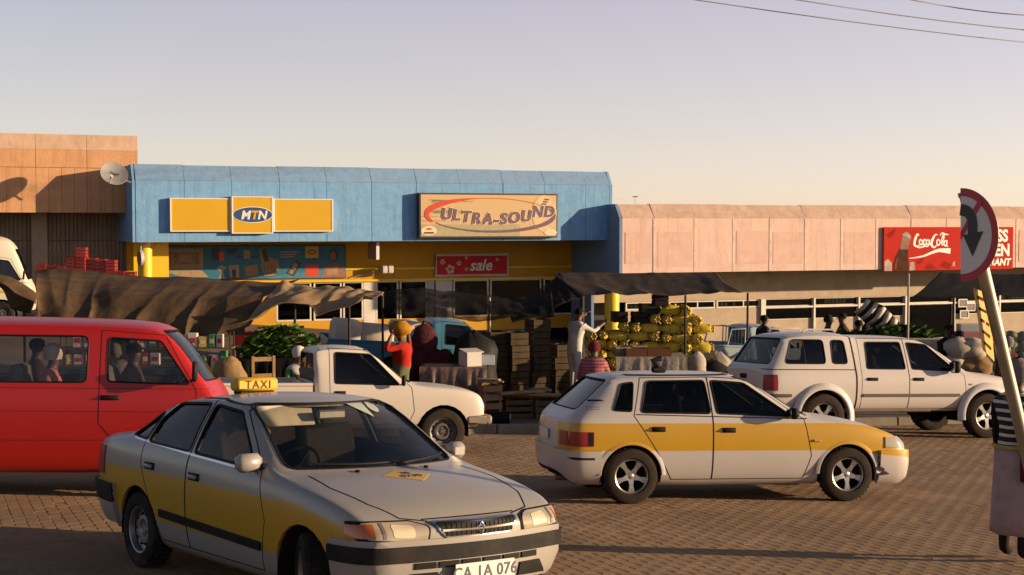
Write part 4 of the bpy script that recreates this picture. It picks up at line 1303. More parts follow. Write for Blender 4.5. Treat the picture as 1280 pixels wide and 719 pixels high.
def mirror(car, x, z, y, side, mat, sx=.10, sy=.20, sz=.13):
    m = MB(); m.cbox((x, side * (y + .12), z), (sx, sy, sz), .035); m.cbox((x + .02, side * (y + .01), z - .03), (.10, .10, .05), .015, mi=1)
    m.cbox((x - sx / 2 - .001, side * (y + .12), z), (.006, sy - .04, sz - .04), .002, mi=2)
    return m.build("mirror", [mat, m_black, m_chrome], car.root, smooth=45)
def floorpan(root, x0, x1, w, z, zt):
    m = MB(); m.box(((x0 + x1) / 2, 0, z), (x1 - x0, 2 * w, .05)); m.box(((x0 + x1) / 2, 0, (z + zt) / 2 + .02), (x1 - x0 - 1.4, 2 * w - .02, .03))
    return m.build("floor_pan", m_under, root)
def dash(root, x, w, z, d=.35):
    m = MB(); m.cbox((x, 0, z), (d, 2 * w, .20), .05); m.cbox((x + d * .2, 0, z - .25), (d * .5, 2 * w - .05, .4), .03)
    return m.build("dashboard", m_cabin, root, smooth=40)
def plate(root, o, ax, az, txt, w=.46, h=.115):
    o, ax = Vector(o), Vector(ax).normalized(); az = Vector(az).normalized(); nn = ax.cross(az)
    m = MB(); m.prism(rect(-w / 2, -h / 2, w / 2, h / 2), o, ax, az, nn * .008); p = m.build("number_plate", m_plate, root)
    if txt:
        vs, fs = text_geo(txt, .105, bold=.0015, align='CENTER', extrude=.001, space=1.05); m = MB()
        m.add(put(vs, o + nn * .0095 - az * .036, ax, az, nn), fs); m.build("plate_lettering", m_ink, p, fix=False)
    return p

# ---------------------------------------------------------------- silver and yellow sedan taxi
m_sedan = paint("sedan_paint", (.335, .318, .300), [(.40, .755, .14, -5, .60, .45, (.56, .315, .004))], .30, dirt=.22)
m_sedanw = paint("sedan_bumper_paint", (.335, .318, .300), (), .3)
root = thing("taxi_sedan", mat=road_matrix(-.69, 9.47, radians(-51.4)), label="silver and yellow sedan taxi with roof sign, turning across the pavers", cat="car")
st = [(-3.42, .30, .64, .72, .84, .60, .90, .925), (-3.33, .25, .74, .80, .92, .66, .965, .985), (-3.04, .22, .79, .838, .95, .67, .985, 1.005),
      (-2.84, .20, .80, .845, .955, .66, 1.0, 1.02, -.05), (-2.36, .18, .80, .848, .945, .585, 1.285, 1.325, .06), (-1.70, .18, .80, .848, .93, .60, 1.335, 1.382),
      (-1.14, .18, .80, .848, .915, .595, 1.31, 1.36, .08), (-.46, .18, .80, .848, .885, .72, .91, .918, .22), (-.05, .18, .79, .843, .85, .68, .875, .898, .05),
      (.38, .20, .77, .825, .785, .64, .80, .832), (.57, .23, .73, .79, .715, .59, .732, .762), (.67, .28, .64, .70, .645, .50, .675, .70)]
sh = car_shell(st, .05, .10, (.55, 6), ((7, .5), (6, .3), (3, .4)))
car = Car(root, sh, m_sedan, .84)
R = .29
car.arch(0, R, .345); car.arch(-2.465, R, .34)
for sd in (-1, 1):
    lo, hi = (.2, 2) if sd > 0 else (-2, -.2)
    fwin = [(-1.58, .950), (-.70, .922), (-1.20, 1.265), (-1.60, 1.295)]
    rwin = [(-2.36, .972), (-1.66, .953), (-1.68, 1.30), (-2.20, 1.272), (-2.36, 1.15)]
    qwin = [(-2.70, 1.000), (-2.41, .985), (-2.41, 1.17), (-2.46, 1.19)]
    g1 = car.glass(fwin, 'side', lo, hi, m_glassd); g2 = car.glass(rwin, 'side', lo, hi, m_glassd); g3 = car.glass(qwin, 'side', lo, hi, m_glassd, r=.02)
    d1 = car.door([(-1.63, .26), (-.54, .26), (-.46, .60), (-.58, .90), (-1.18, 1.305), (-1.63, 1.332)], sd)
    d2 = car.door([(-2.22, .50), (-2.08, .26), (-1.638, .26), (-1.638, 1.332), (-2.24, 1.308), (-2.42, 1.18), (-2.40, .80)], sd)
    handle(car, -1.50, .79, sd, m_sedan, parent=d1); handle(car, -2.24, .80, sd, m_sedan, parent=d2)
    car.trim([(-2.06, .44), (-.52, .40), (-.52, .455), (-2.06, .495)], sd, "rub_strip", m_black, .018)
    mirror(car, -.66, .965, .74, sd, m_sedan, .10, .19 if sd < 0 else .15, .125)
    car.seam([(-2.65, .985), (-1.64, .938), (-.68, .902)], sd, None, .016, m_chrome, "waist_moulding")
    # headlamp
    hl = [(sd * .74, .608), (sd * .38, .590), (sd * .365, .665), (sd * .46, .695), (sd * .76, .700)]
    piece(sh, roundp([(sd * .78, .598), (sd * .365, .578), (sd * .35, .673), (sd * .455, .706), (sd * .80, .712)], .02), 'front', .36, 2, "headlight_surround", m_rubber, root, off=.006, th=.03)
    h = piece(sh, roundp(hl, .02), 'front', .40, 2, "headlight", m_lens, root, off=.012, th=.03)
    piece(sh, roundp([(sd * .60, .618), (sd * .46, .610), (sd * .46, .672), (sd * .60, .684)], .02), 'front', .40, 2, "reflector", M("reflector_warm", (.66, .56, .40), .3), h, off=.0145, th=.01)
    piece(sh, [(sd * .665, .612), (sd * .645, .612), (sd * .645, .694), (sd * .665, .694)], 'front', .40, 2, "lens_rib", M("lens_rib", (.16, .13, .10), .3), h, off=.015, th=.01)
    piece(sh, [(sd * .95, .618), (sd * .70, .614), (sd * .70, .690), (sd * .95, .690)], 'front', .48, 2, "indicator", m_amber, h, off=.016, th=.03)
    piece(sh, [(sd * .9, .66), (sd * .50, .66), (sd * .50, .88), (sd * .9, .88)], 'front', -5, -3.15, "tail_light", m_redlens, root, off=.010, th=.03)
    wheel(root, 0, sd * .735, R, .19, 'silver_steel', steer=radians(-24)); wheel(root, -2.465, sd * .735, R, .19, 'silver_steel')
ws_ = [(-.585, .968), (.585, .968), (.50, 1.325), (-.50, 1.325)]
car.glass([(-.68, .930), (.68, .930), (.56, 1.318), (-.56, 1.318)], 'front', -1.28, -.15, glass_mat("clear_windscreen", (.88, .88, .86), .02), "windscreen", r=.06)
car.glass([(-.50, 1.045), (.50, 1.045), (.44, 1.290), (-.44, 1.290)], 'front', -2.86, -2.15, m_glassd, "rear_window", r=.05)
car.finish()
# bumpers, grille, lettering
b = piece(sh, [(-.95, .30), (.95, .30), (.95, .60), (-.95, .60)], 'front', .36, 2, "front_bumper", [m_sedanw], root, off=.028, th=.05)
piece(sh, [(-.95, .47), (.95, .47), (.95, .565), (-.95, .565)], 'front', .36, 2, "bumper_strip", m_black, b, off=.044, th=.03)
for k in range(6):
    y = -.40 + k * .16; piece(sh, [(y - .068, .425), (y + .068, .425), (y + .068, .462), (y - .068, .462)], 'front', .4, 2, "air_slot", m_rubber, b, off=.040, th=.01)
for sd in (-1, 1): piece(sh, [(sd * .30, .32), (sd * .56, .32), (sd * .50, .40), (sd * .32, .40)], 'front', .4, 2, "lower_intake", m_rubber, b, off=.040, th=.01)
b2 = piece(sh, [(-.95, .30), (.95, .30), (.95, .60), (-.95, .60)], 'front', -5, -2.90, "rear_bumper", [m_sedanw], root, off=.03, th=.05)
piece(sh, [(-.95, .46), (.95, .46), (.95, .605), (-.95, .605)], 'front', -5, -2.90, "bumper_strip", m_black, b2, off=.038, th=.02)
gp = [(-.33, .70), (-.25, .622), (.25, .622), (.33, .70)]
g = piece(sh, roundp([(-.335, .690), (-.255, .598), (.255, .598), (.335, .690)], .03), 'front', .4, 2, "grille", m_chrome, root, off=.012, th=.02)
piece(sh, roundp([(-.31, .683), (-.24, .608), (.24, .608), (.31, .683)], .02), 'front', .4, 2, "grille_mesh", m_rubber, g, off=.017, th=.02)
piece(sh, [(-.28, .638), (.28, .638), (.285, .650), (-.285, .650)], 'front', .4, 2, "grille_bar", m_chrome, g, off=.026, th=.012)
for k in range(15):
    y = -.25 + k * .0357; piece(sh, [(y, .610), (y + .008, .610), (y + .008, .678), (y, .678)], 'front', .4, 2, "grille_bar", m_black, g, off=.021, th=.005)
xm = max(v.co.x for v in sh.verts)
m = MB()
for q in range(2):
    Re = Matrix.Translation((xm + .018 + q * .004, 0, .644)) @ Matrix.Rotation(pi / 2, 4, 'Y')
    m.tube([Re @ Vector((.036 * sin(a) * (1 if q else .5), .030 * cos(a) * (.5 if q else 1), 0)) for a in [i * 2 * pi / 20 for i in range(20)]], .0055, 5, closed=True)
m.build("badge", m_chrome, g, smooth=50)
piece(sh, [(-.36, .704), (.36, .704), (.36, .709), (-.36, .709)], 'front', .4, 2, "bonnet_line", m_rubber, root, off=.002, th=.006)
plate(root, (xm + .062, 0, .385), (0, 1, 0), (0, 0, 1), "CA 1A 076")
# bonnet: shut lines, yellow diamond sticker, washer jets, wipers
def top_piece(poly, name, mat, off=.002, par=None, th=.004): return piece(sh, poly, 'top', .5, 2, name, mat, par or root, off=off, th=th)
bon = [(-.28, -.62), (.05, -.655), (.40, -.60), (.60, -.50), (.66, -.33)]
for sg in (-1, 1):
    for a, b_ in zip(bon[:-1], bon[1:]):
        dx, dy = b_[0] - a[0], b_[1] - a[1]; l = hypot(dx, dy); nx, ny = -dy / l * .004, dx / l * .004
        top_piece([(a[0] + nx, sg * (a[1] + ny)), (a[0] - nx, sg * (a[1] - ny)), (b_[0] - nx, sg * (b_[1] - ny)), (b_[0] + nx, sg * (b_[1] + ny))], "bonnet_line", m_rubber)
stk = top_piece([(-.05, -.20), (-.18, .0), (-.02, .17), (.13, .01)], "bonnet_sticker", m_signyel, .003)
for dx, s_ in ((-.05, "38"), (.03, "0230")):
    vs, fs = text_geo(s_, .085, align='CENTER', extrude=.0005, bold=.001)
    zz = 0
    m = MB(); pts = []
    from mathutils.bvhtree import BVHTree
    bvh = BVHTree.FromBMesh(sh)
    for v in vs:
        p = Vector((-.02 + dx - v.y + .02, .0 + v.x, 2)); h = bvh.ray_cast(p, Vector((0, 0, -1)))
        pts.append((h[0] if h[0] else p) + Vector((0, 0, .0045 + v.z)))
    m.add(pts, fs); m.build("sticker_lettering", m_ink, stk, fix=False)
for y in (-.28, .28):
    h = bvh.ray_cast(Vector((-.22, y, 2)), Vector((0, 0, -1)))[0]
    m = MB(); m.cbox(h + Vector((0, 0, .008)), (.04, .025, .016), .006); m.build("washer_jet", m_black, root)
for y0, y1 in ((-.52, .06), (.08, .60)):
    pts = []
    for i in range(9):
        y = y0 + (y1 - y0) * i / 8; h = bvh.ray_cast(Vector((-.285 - .24 * (y / .68) ** 2 - .02 * i / 8, y, 2)), Vector((0, 0, -1)))[0]
        if h: pts.append(h + Vector((.005, 0, .012)))
    if len(pts) > 2: m = MB(); m.tube(pts, .009, 5); m.build("wiper", m_rubber, root, smooth=50)
zr = bvh.ray_cast(Vector((-2.0, -.10, 3)), Vector((0, 0, -1)))[0].z
m = MB(); m.cbox((-2.0, -.10, zr + .068), (.13, .36, .10), .02); ts_ = m.build("roof_sign", m_signyel, root, smooth=40)
m = MB(); m.cbox((-2.0, -.10, zr + .006), (.11, .30, .035), .01); m.build("sign_base", m_black, ts_)
for sg in (-1, 1):
    vs, fs = text_geo("TAXI", .085, align='CENTER', extrude=.001, bold=.001, space=1.25); m = MB()
    m.add(put(vs, (-2.0 + sg * .067, -.10, zr + .040), (0, sg, 0), (0, 0, 1), (sg, 0, 0)), fs); m.build("sign_lettering", M("sign_ink", (.10, .06, .03), .6), ts_, fix=False)
floorpan(root, -3.3, .6, .62, .22, .5); dash(root, -.50, .62, .80)
for y in (-.36, .36): seat(root, -1.45, y, .38)
m = MB(); m.cbox((-2.25, 0, .50), (.5, 1.2, .18), .05); m.cbox((-2.50, 0, .78), (.14, 1.2, .55), .05, Matrix.Rotation(radians(-18), 3, 'Y')); m.build("rear_seat", m_seat, root, smooth=40)
steering(root, -.90, -.36, .87)
m = MB(); m.cbox((-1.10, -.33, 1.235), (.16, .44, .015), .006, Matrix.Rotation(radians(62), 3, 'Y')); m.build("sun_visor", M("visor_cream", (.55, .48, .36), .8), root)
m = MB(); m.cbox((-.99, -.02, 1.24), (.03, .23, .065), .012); m.build("rear_view_mirror", M("mirror_shell", (.30, .28, .24), .3, metal=.5), root)
for k, pl_ in enumerate(([(.14, 1.318), (.30, 1.318), (.27, 1.225)], ell(.36, 1.285, .045, .032, 12))):
    piece(sh, pl_, 'front', -1.30, -.30, "windscreen_sticker", M("licence_disc", (.45, .52, .46), .6), root, off=-.005, th=.002)

# ---------------------------------------------------------------- white and yellow hatchback taxi
m_hatch = paint("hatch_paint", (.57, .535, .51), [(.555, .845, .10, -5, .74, .40, (.58, .325, .004))], .34, dirt=.2)
root = thing("taxi_hatchback", mat=road_matrix(3.47, 16.19, radians(11.5)), label="white hatchback taxi with a yellow band along its side and a torn front bumper", cat="car")
st = [(-3.10, .34, .64, .72, .78, .60, .86, .885), (-3.03, .25, .75, .80, .86, .62, .925, .95), (-2.94, .24, .765, .815, .885, .615, 1.00, 1.03), (-2.60, .22, .78, .822, .905, .54, 1.30, 1.335),
      (-2.2, .18, .78, .826, .905, .56, 1.33, 1.37), (-1.6, .18, .78, .828, .90, .565, 1.335, 1.378), (-1.08, .18, .78, .828, .895, .55, 1.31, 1.355, .08), (-.46, .18, .78, .828, .875, .68, .90, .91, .22),
      (0, .18, .775, .822, .85, .65, .875, .892, .04), (.40, .20, .76, .805, .775, .60, .79, .82), (.62, .20, .74, .785, .69, .57, .71, .74), (.70, .22, .68, .73, .61, .52, .64, .67)]
sh = car_shell(st, .06, .09, (.5, 6), ((7, .5), (6, .3), (3, .6)))
car = Car(root, sh, m_hatch, .815)
car.arch(0, R, .335); car.arch(-2.43, R, .335)
for sd in (-1, 1):
    lo, hi = (.2, 2) if sd > 0 else (-2, -.2)
    car.glass([(-1.48, .945), (-.62, .915), (-1.12, 1.265), (-1.50, 1.29)], 'side', lo, hi, m_glassd)
    car.glass([(-2.32, .955), (-1.55, .945), (-1.57, 1.292), (-2.22, 1.28)], 'side', lo, hi, m_glassd)
    car.glass([(-2.62, .975), (-2.42, .965), (-2.36, 1.268), (-2.50, 1.25)], 'side', lo, hi, m_glassd, r=.03)
    d1 = car.door([(-1.53, .25), (-.50, .25), (-.42, .50), (-.50, .89), (-1.09, 1.305), (-1.53, 1.325)], sd)
    d2 = car.door([(-2.16, .56), (-1.98, .25), (-1.536, .25), (-1.536, 1.325), (-2.28, 1.312), (-2.40, .92)], sd)
    handle(car, -1.36, .775, sd, w=.12, parent=d1); handle(car, -2.14, .785, sd, w=.12, parent=d2)
    mirror(car, -.66, .955, .76, sd, m_black, .10, .17, .12)
    car.seam([(-2.38, .935), (-.46, .89)], sd, None, .010, m_rubber, "waist_line")
    for k in range(2): car.trim([(-2.90, .985 + k * .022), (-2.76, .985 + k * .022), (-2.76, .989 + k * .022), (-2.90, .989 + k * .022)], sd, "vent_line", m_rubber, .001, .004, ylo=.62)
    car.trim([(-2.90, 1.065), (-2.78, 1.068), (-2.70, 1.072), (-2.74, 1.084), (-2.88, 1.078)], sd, "side_badge", m_black, .006, .01, ylo=.6)
    m = MB(); y = sd * .832; m.cbox((-.36, y, .66), (.085, .02, .028), .008); m.build("side_repeater", M("pale_amber", (.60, .36, .16), .25), root)
    tl = car.trim([(-3.09, .605), (-2.84, .605), (-2.84, .755), (-3.07, .755)], sd, "tail_light", m_redlens, .008, .02, ylo=.5)
    piece(sh, [(sd * .70, .605), (sd * .48, .605), (sd * .48, .755), (sd * .68, .755)], 'front', -5, -3.0, "rear_lens", m_redlens, tl, off=.009, th=.02)
    car.trim([(-2.90, .61), (-2.85, .61), (-2.85, .75), (-2.90, .75)], sd, "lens_edge", m_black, .0105, .01, ylo=.5, parent=tl)
    piece(sh, roundp([(sd * .84, .575), (sd * .36, .565), (sd * .36, .665), (sd * .84, .695)], .02), 'front', .46, 2, "headlight", m_lens, root, off=.012, th=.03)
    # flared arch lips
    for x in (0, -2.43):
        rows = []
        for r_ in (.331, .345, .375):
            rows.append([Vector((x + r_ * cos(a), sd * (.822 + (.006 if r_ < .37 else -.004)), R + r_ * sin(a))) for a in [radians(2) + radians(176) * i / 20 for i in range(21)]])
        rows.insert(0, [p - Vector((0, sd * .05, 0)) for p in rows[0]])
        m = MB(); m.grid(rows); m.build("arch_lip", m_hatch, root, smooth=50)
    wheel(root, 0, sd * .735, R, .19, 'star', dusty=True); wheel(root, -2.43, sd * .735, R, .19, 'star', dusty=True)
car.glass([(-.64, .925), (.64, .925), (.51, 1.325), (-.51, 1.325)], 'front', -1.25, -.2, m_glass, "windscreen", r=.06)
car.glass([(-.55, .975), (.55, .975), (.47, 1.285), (-.47, 1.285)], 'front', -3.2, -2.45, m_glassd, "rear_window", r=.05)
car.finish()
b = piece(sh, [(-.95, .215), (.95, .215), (.95, .55), (-.95, .55)], 'front', .40, 2, "front_bumper", [m_hatch], root, off=.05, th=.05)
b2 = piece(sh, [(-.95, .24), (.95, .24), (.95, .565), (-.95, .565)], 'front', -5, -2.74, "rear_bumper", [m_hatch], root, off=.05, th=.05)
piece(sh, [(-.835, .47), (-.77, .475), (-.72, .495), (-.78, .500), (-.835, .488)], 'front', -5, -2.86, "bumper_scrape", m_black, b2, off=.053, th=.006)
rn = random.Random(4)
for k in range(9):                                   # torn plastic behind the front wheel opening
    m = MB(); c = Vector((.385 + rn.uniform(-.02, .09), -.815 + rn.uniform(-.02, .01), .27 + rn.uniform(0, .26)))
    m.prism([(rn.uniform(-.06, -.02), -.03), (.03, rn.uniform(-.05, -.02)), (rn.uniform(.02, .06), .03), (-.02, rn.uniform(.03, .06))], c, (1, .1, 0), (0, .1, 1), (0, .012, 0)); m.build("torn_edge", m_black, b)
xm = min(v.co.x for v in sh.verts)
plate(root, (xm - .012, .10, .68), (0, -1, 0), (0, 0, 1), None, .40, .11)
m = MB(); m.cyl((-3.16, -.45, .25), (-2.7, -.45, .25), .035, n=12); m.cyl((-3.165, -.45, .25), (-3.10, -.45, .25), .028, n=12); m.build("exhaust_pipe", m_steel, root, smooth=40)
m = MB(); m.cbox((-2.05, -.50, 1.40), (.16, .07, .07), .02); m.tube([(-2.05, -.50, 1.42), (-2.12, -.50, 1.50), (-2.02, -.49, 1.52)], .03, 6); m.build("roof_clamp", m_black, root, smooth=40)
car.seam([(-2.4, 1.335), (-1.2, 1.345)], -1, None, .012, m_rubber, "roof_gutter")
floorpan(root, -3.0, .6, .62, .22, .5); dash(root, -.52, .62, .83)
for y in (-.36, .36): seat(root, -1.35, y, .36)
m = MB(); m.cbox((-2.1, 0, .48), (.5, 1.2, .18), .05); m.cbox((-2.36, 0, .78), (.14, 1.2, .55), .05, Matrix.Rotation(radians(-16), 3, 'Y')); m.build("rear_seat", m_seat, root, smooth=40)
steering(root, -.88, -.36, .86)

# ---------------------------------------------------------------- white double-cab pickup with canopy
m_dmax = paint("pickup_white", (.66, .615, .58), (), .28, dirt=.34)
root = thing("double_cab_pickup", mat=road_matrix(7.70, 24.7, radians(16.6)), label="white double-cab pickup with a canopy over its load bed", cat="pickup truck")
st = [(-4.02, .50, .74, .82, 1.02, .72, 1.12, 1.13), (-3.95, .47, .80, .87, 1.07, .735, 1.16, 1.18), (-3.66, .45, .82, .88, 1.09, .63, 1.63, 1.70), (-3.25, .45, .82, .885, 1.09, .655, 1.695, 1.76),
      (-2.52, .45, .82, .885, 1.09, .655, 1.69, 1.755), (-2.40, .45, .82, .885, 1.09, .63, 1.64, 1.69), (-1.8, .45, .82, .885, 1.09, .63, 1.65, 1.70), (-1.30, .45, .82, .885, 1.085, .62, 1.63, 1.685),
      (-1.0, .45, .82, .885, 1.08, .61, 1.59, 1.645, .08), (-.28, .45, .82, .88, 1.06, .73, 1.085, 1.10, .2), (.12, .46, .82, .88, 1.03, .71, 1.06, 1.085), (.52, .48, .80, .865, .97, .67, 1.0, 1.03), (.72, .50, .75, .82, .89, .60, .925, .955), (.80, .54, .66, .74, .80, .54, .845, .87)]
sh = car_shell(st, .03, .07, (.5, 6), ((9, .5), (2, .6)))
car = Car(root, sh, m_dmax, .87)
RD = .372
car.arch(0, RD, .455); car.arch(-3.05, RD, .455)
m_flare = M("flare_white", (.62, .585, .56), .4, var=.06, dirt=.3)
for sd in (-1, 1):
    lo, hi = (.2, 2) if sd > 0 else (-2, -.2)
    car.glass([(-1.40, 1.145), (-.58, 1.115), (-.62, 1.19), (-1.04, 1.555), (-1.42, 1.585)], 'side', lo, hi, m_glassd)
    car.glass([(-2.24, 1.15), (-1.52, 1.145), (-1.54, 1.59), (-2.20, 1.585)], 'side', lo, hi, m_glassd)
    car.glass([(-2.86, 1.23), (-2.58, 1.23), (-2.60, 1.61), (-2.84, 1.615)], 'side', lo, hi, m_glass, r=.06)
    w = car.glass([(-3.70, 1.23), (-2.98, 1.23), (-2.98, 1.615), (-3.54, 1.615)], 'side', lo, hi, m_glass, r=.06)
    car.trim([(-3.345, 1.24), (-3.325, 1.24), (-3.325, 1.605), (-3.345, 1.605)], sd, "window_bar", m_rubber, -.004, .01)
    d1 = car.door([(-1.47, .50), (-.50, .50), (-.40, .80), (-.43, 1.06), (-1.02, 1.62), (-1.47, 1.645)], sd)
    d2 = car.door([(-2.36, .50), (-1.476, .50), (-1.476, 1.645), (-2.34, 1.645)], sd)
    handle(car, -1.30, .985, sd, w=.17, parent=d1); handle(car, -2.16, .985, sd, w=.17, parent=d2)
    car.trim([(-2.33, .70), (-.52, .70), (-.52, .745), (-2.33, .745)], sd, "rub_strip", M("brown_strip", (.10, .075, .065), .5), .018)
    car.trim([(-4.0, .70), (-3.62, .70), (-3.62, .745), (-4.0, .745)], sd, "rub_strip", M("brown_strip", (.10, .075, .065), .5), .018)
    car.seam([(-2.45, .50), (-2.45, 1.10), (-2.47, 1.71)], sd, None, .03, m_rubber, "cab_gap")
    car.seam([(-4.0, 1.135), (-2.46, 1.135)], sd, None, .014, m_rubber, "canopy_seam")
    mirror(car, -.66, 1.19, .83, sd, m_black, .12, .20, .20)
    for x in (0, -3.05):
        rows = []
        for r_, yy in ((.44, .86), (.445, .935), (.47, .94), (.55, .90), (.56, .87)):
            rows.append([Vector((x + r_ * cos(a), sd * yy, RD + r_ * sin(a))) for a in [radians(-8) + radians(196) * i / 24 for i in range(25)]])
        m = MB(); m.grid(rows); m.build("wheel_flare", m_flare, root, smooth=50)
        wheel(root, x, sd * .80, RD, .25, 'star', dusty=True)
    piece(sh, roundp([(sd * .90, .80), (sd * .68, .80), (sd * .68, 1.05), (sd * .90, 1.05)], .03), 'front', -5, -3.84, "tail_light", m_redlens, root, off=.012, th=.03)
    piece(sh, roundp([(sd * .84, .78), (sd * .45, .78), (sd * .45, .92), (sd * .84, .96)], .02), 'front', .5, 2, "headlight", m_lens, root, off=.012, th=.03)
    m = MB(); m.cbox((-.30, sd * .885, .90), (.06, .02, .025), .006); m.build("side_repeater", M("pale_amber", (.60, .36, .16), .25), root)
    m = MB(); m.tube([(-3.3, sd * .60, 1.735), (-3.25, sd * .58, 1.78), (-2.75, sd * .58, 1.78), (-2.7, sd * .60, 1.735)], .016, 6); m.build("roof_rail", m_flare, root, smooth=50)
car.glass([(-.66, 1.125), (.66, 1.125), (.54, 1.605), (-.54, 1.605)], 'front', -1.25, -.05, m_glass, "windscreen", r=.06)
car.glass([(-.66, 1.22), (.66, 1.22), (.56, 1.63), (-.56, 1.63)], 'front', -4.2, -3.5, m_glass, "canopy_rear_window", r=.05)
car.finish()
piece(sh, [(-.95, .50), (.95, .50), (.95, .74), (-.95, .74)], 'front', .55, 2, "front_bumper", [m_dmax], root, off=.05, th=.06)
piece(sh, [(-.7, .49), (.7, .49), (.7, .66), (-.7, .66)], 'front', -5, -3.93, "rear_bumper", m_chrome, root, off=.07, th=.06)
piece(sh, [(-.45, .78), (.45, .78), (.45, .90), (-.45, .90)], 'front', .55, 2, "grille", m_chrome, root, off=.012, th=.02)
m = MB(); m.cbox((-4.055, 0, 1.0), (.03, .22, .08), .012); m.build("tailgate_handle", m_black, root)
m = MB(); m.cbox((-2.0, -.84, .475), (1.9, .06, .06), .02); m.cbox((-2.0, .84, .475), (1.9, .06, .06), .02); m.build("side_step", M("sill_brown", (.20, .14, .11), .6), root)
floorpan(root, -3.9, .6, .70, .46, .7); dash(root, -.45, .66, 1.02)
for y in (-.38, .38): seat(root, -1.3, y, .62)
m = MB(); m.cbox((-2.0, 0, .74), (.5, 1.3, .18), .05); m.cbox((-2.28, 0, 1.05), (.14, 1.3, .58), .05, Matrix.Rotation(radians(-12), 3, 'Y')); m.build("rear_seat", m_seat, root, smooth=40)
m = MB(); m.box((-2.43, 0, .95), (.03, 1.5, .9)); m.build("cab_wall", m_cabin, root)
steering(root, -.85, -.38, 1.08)

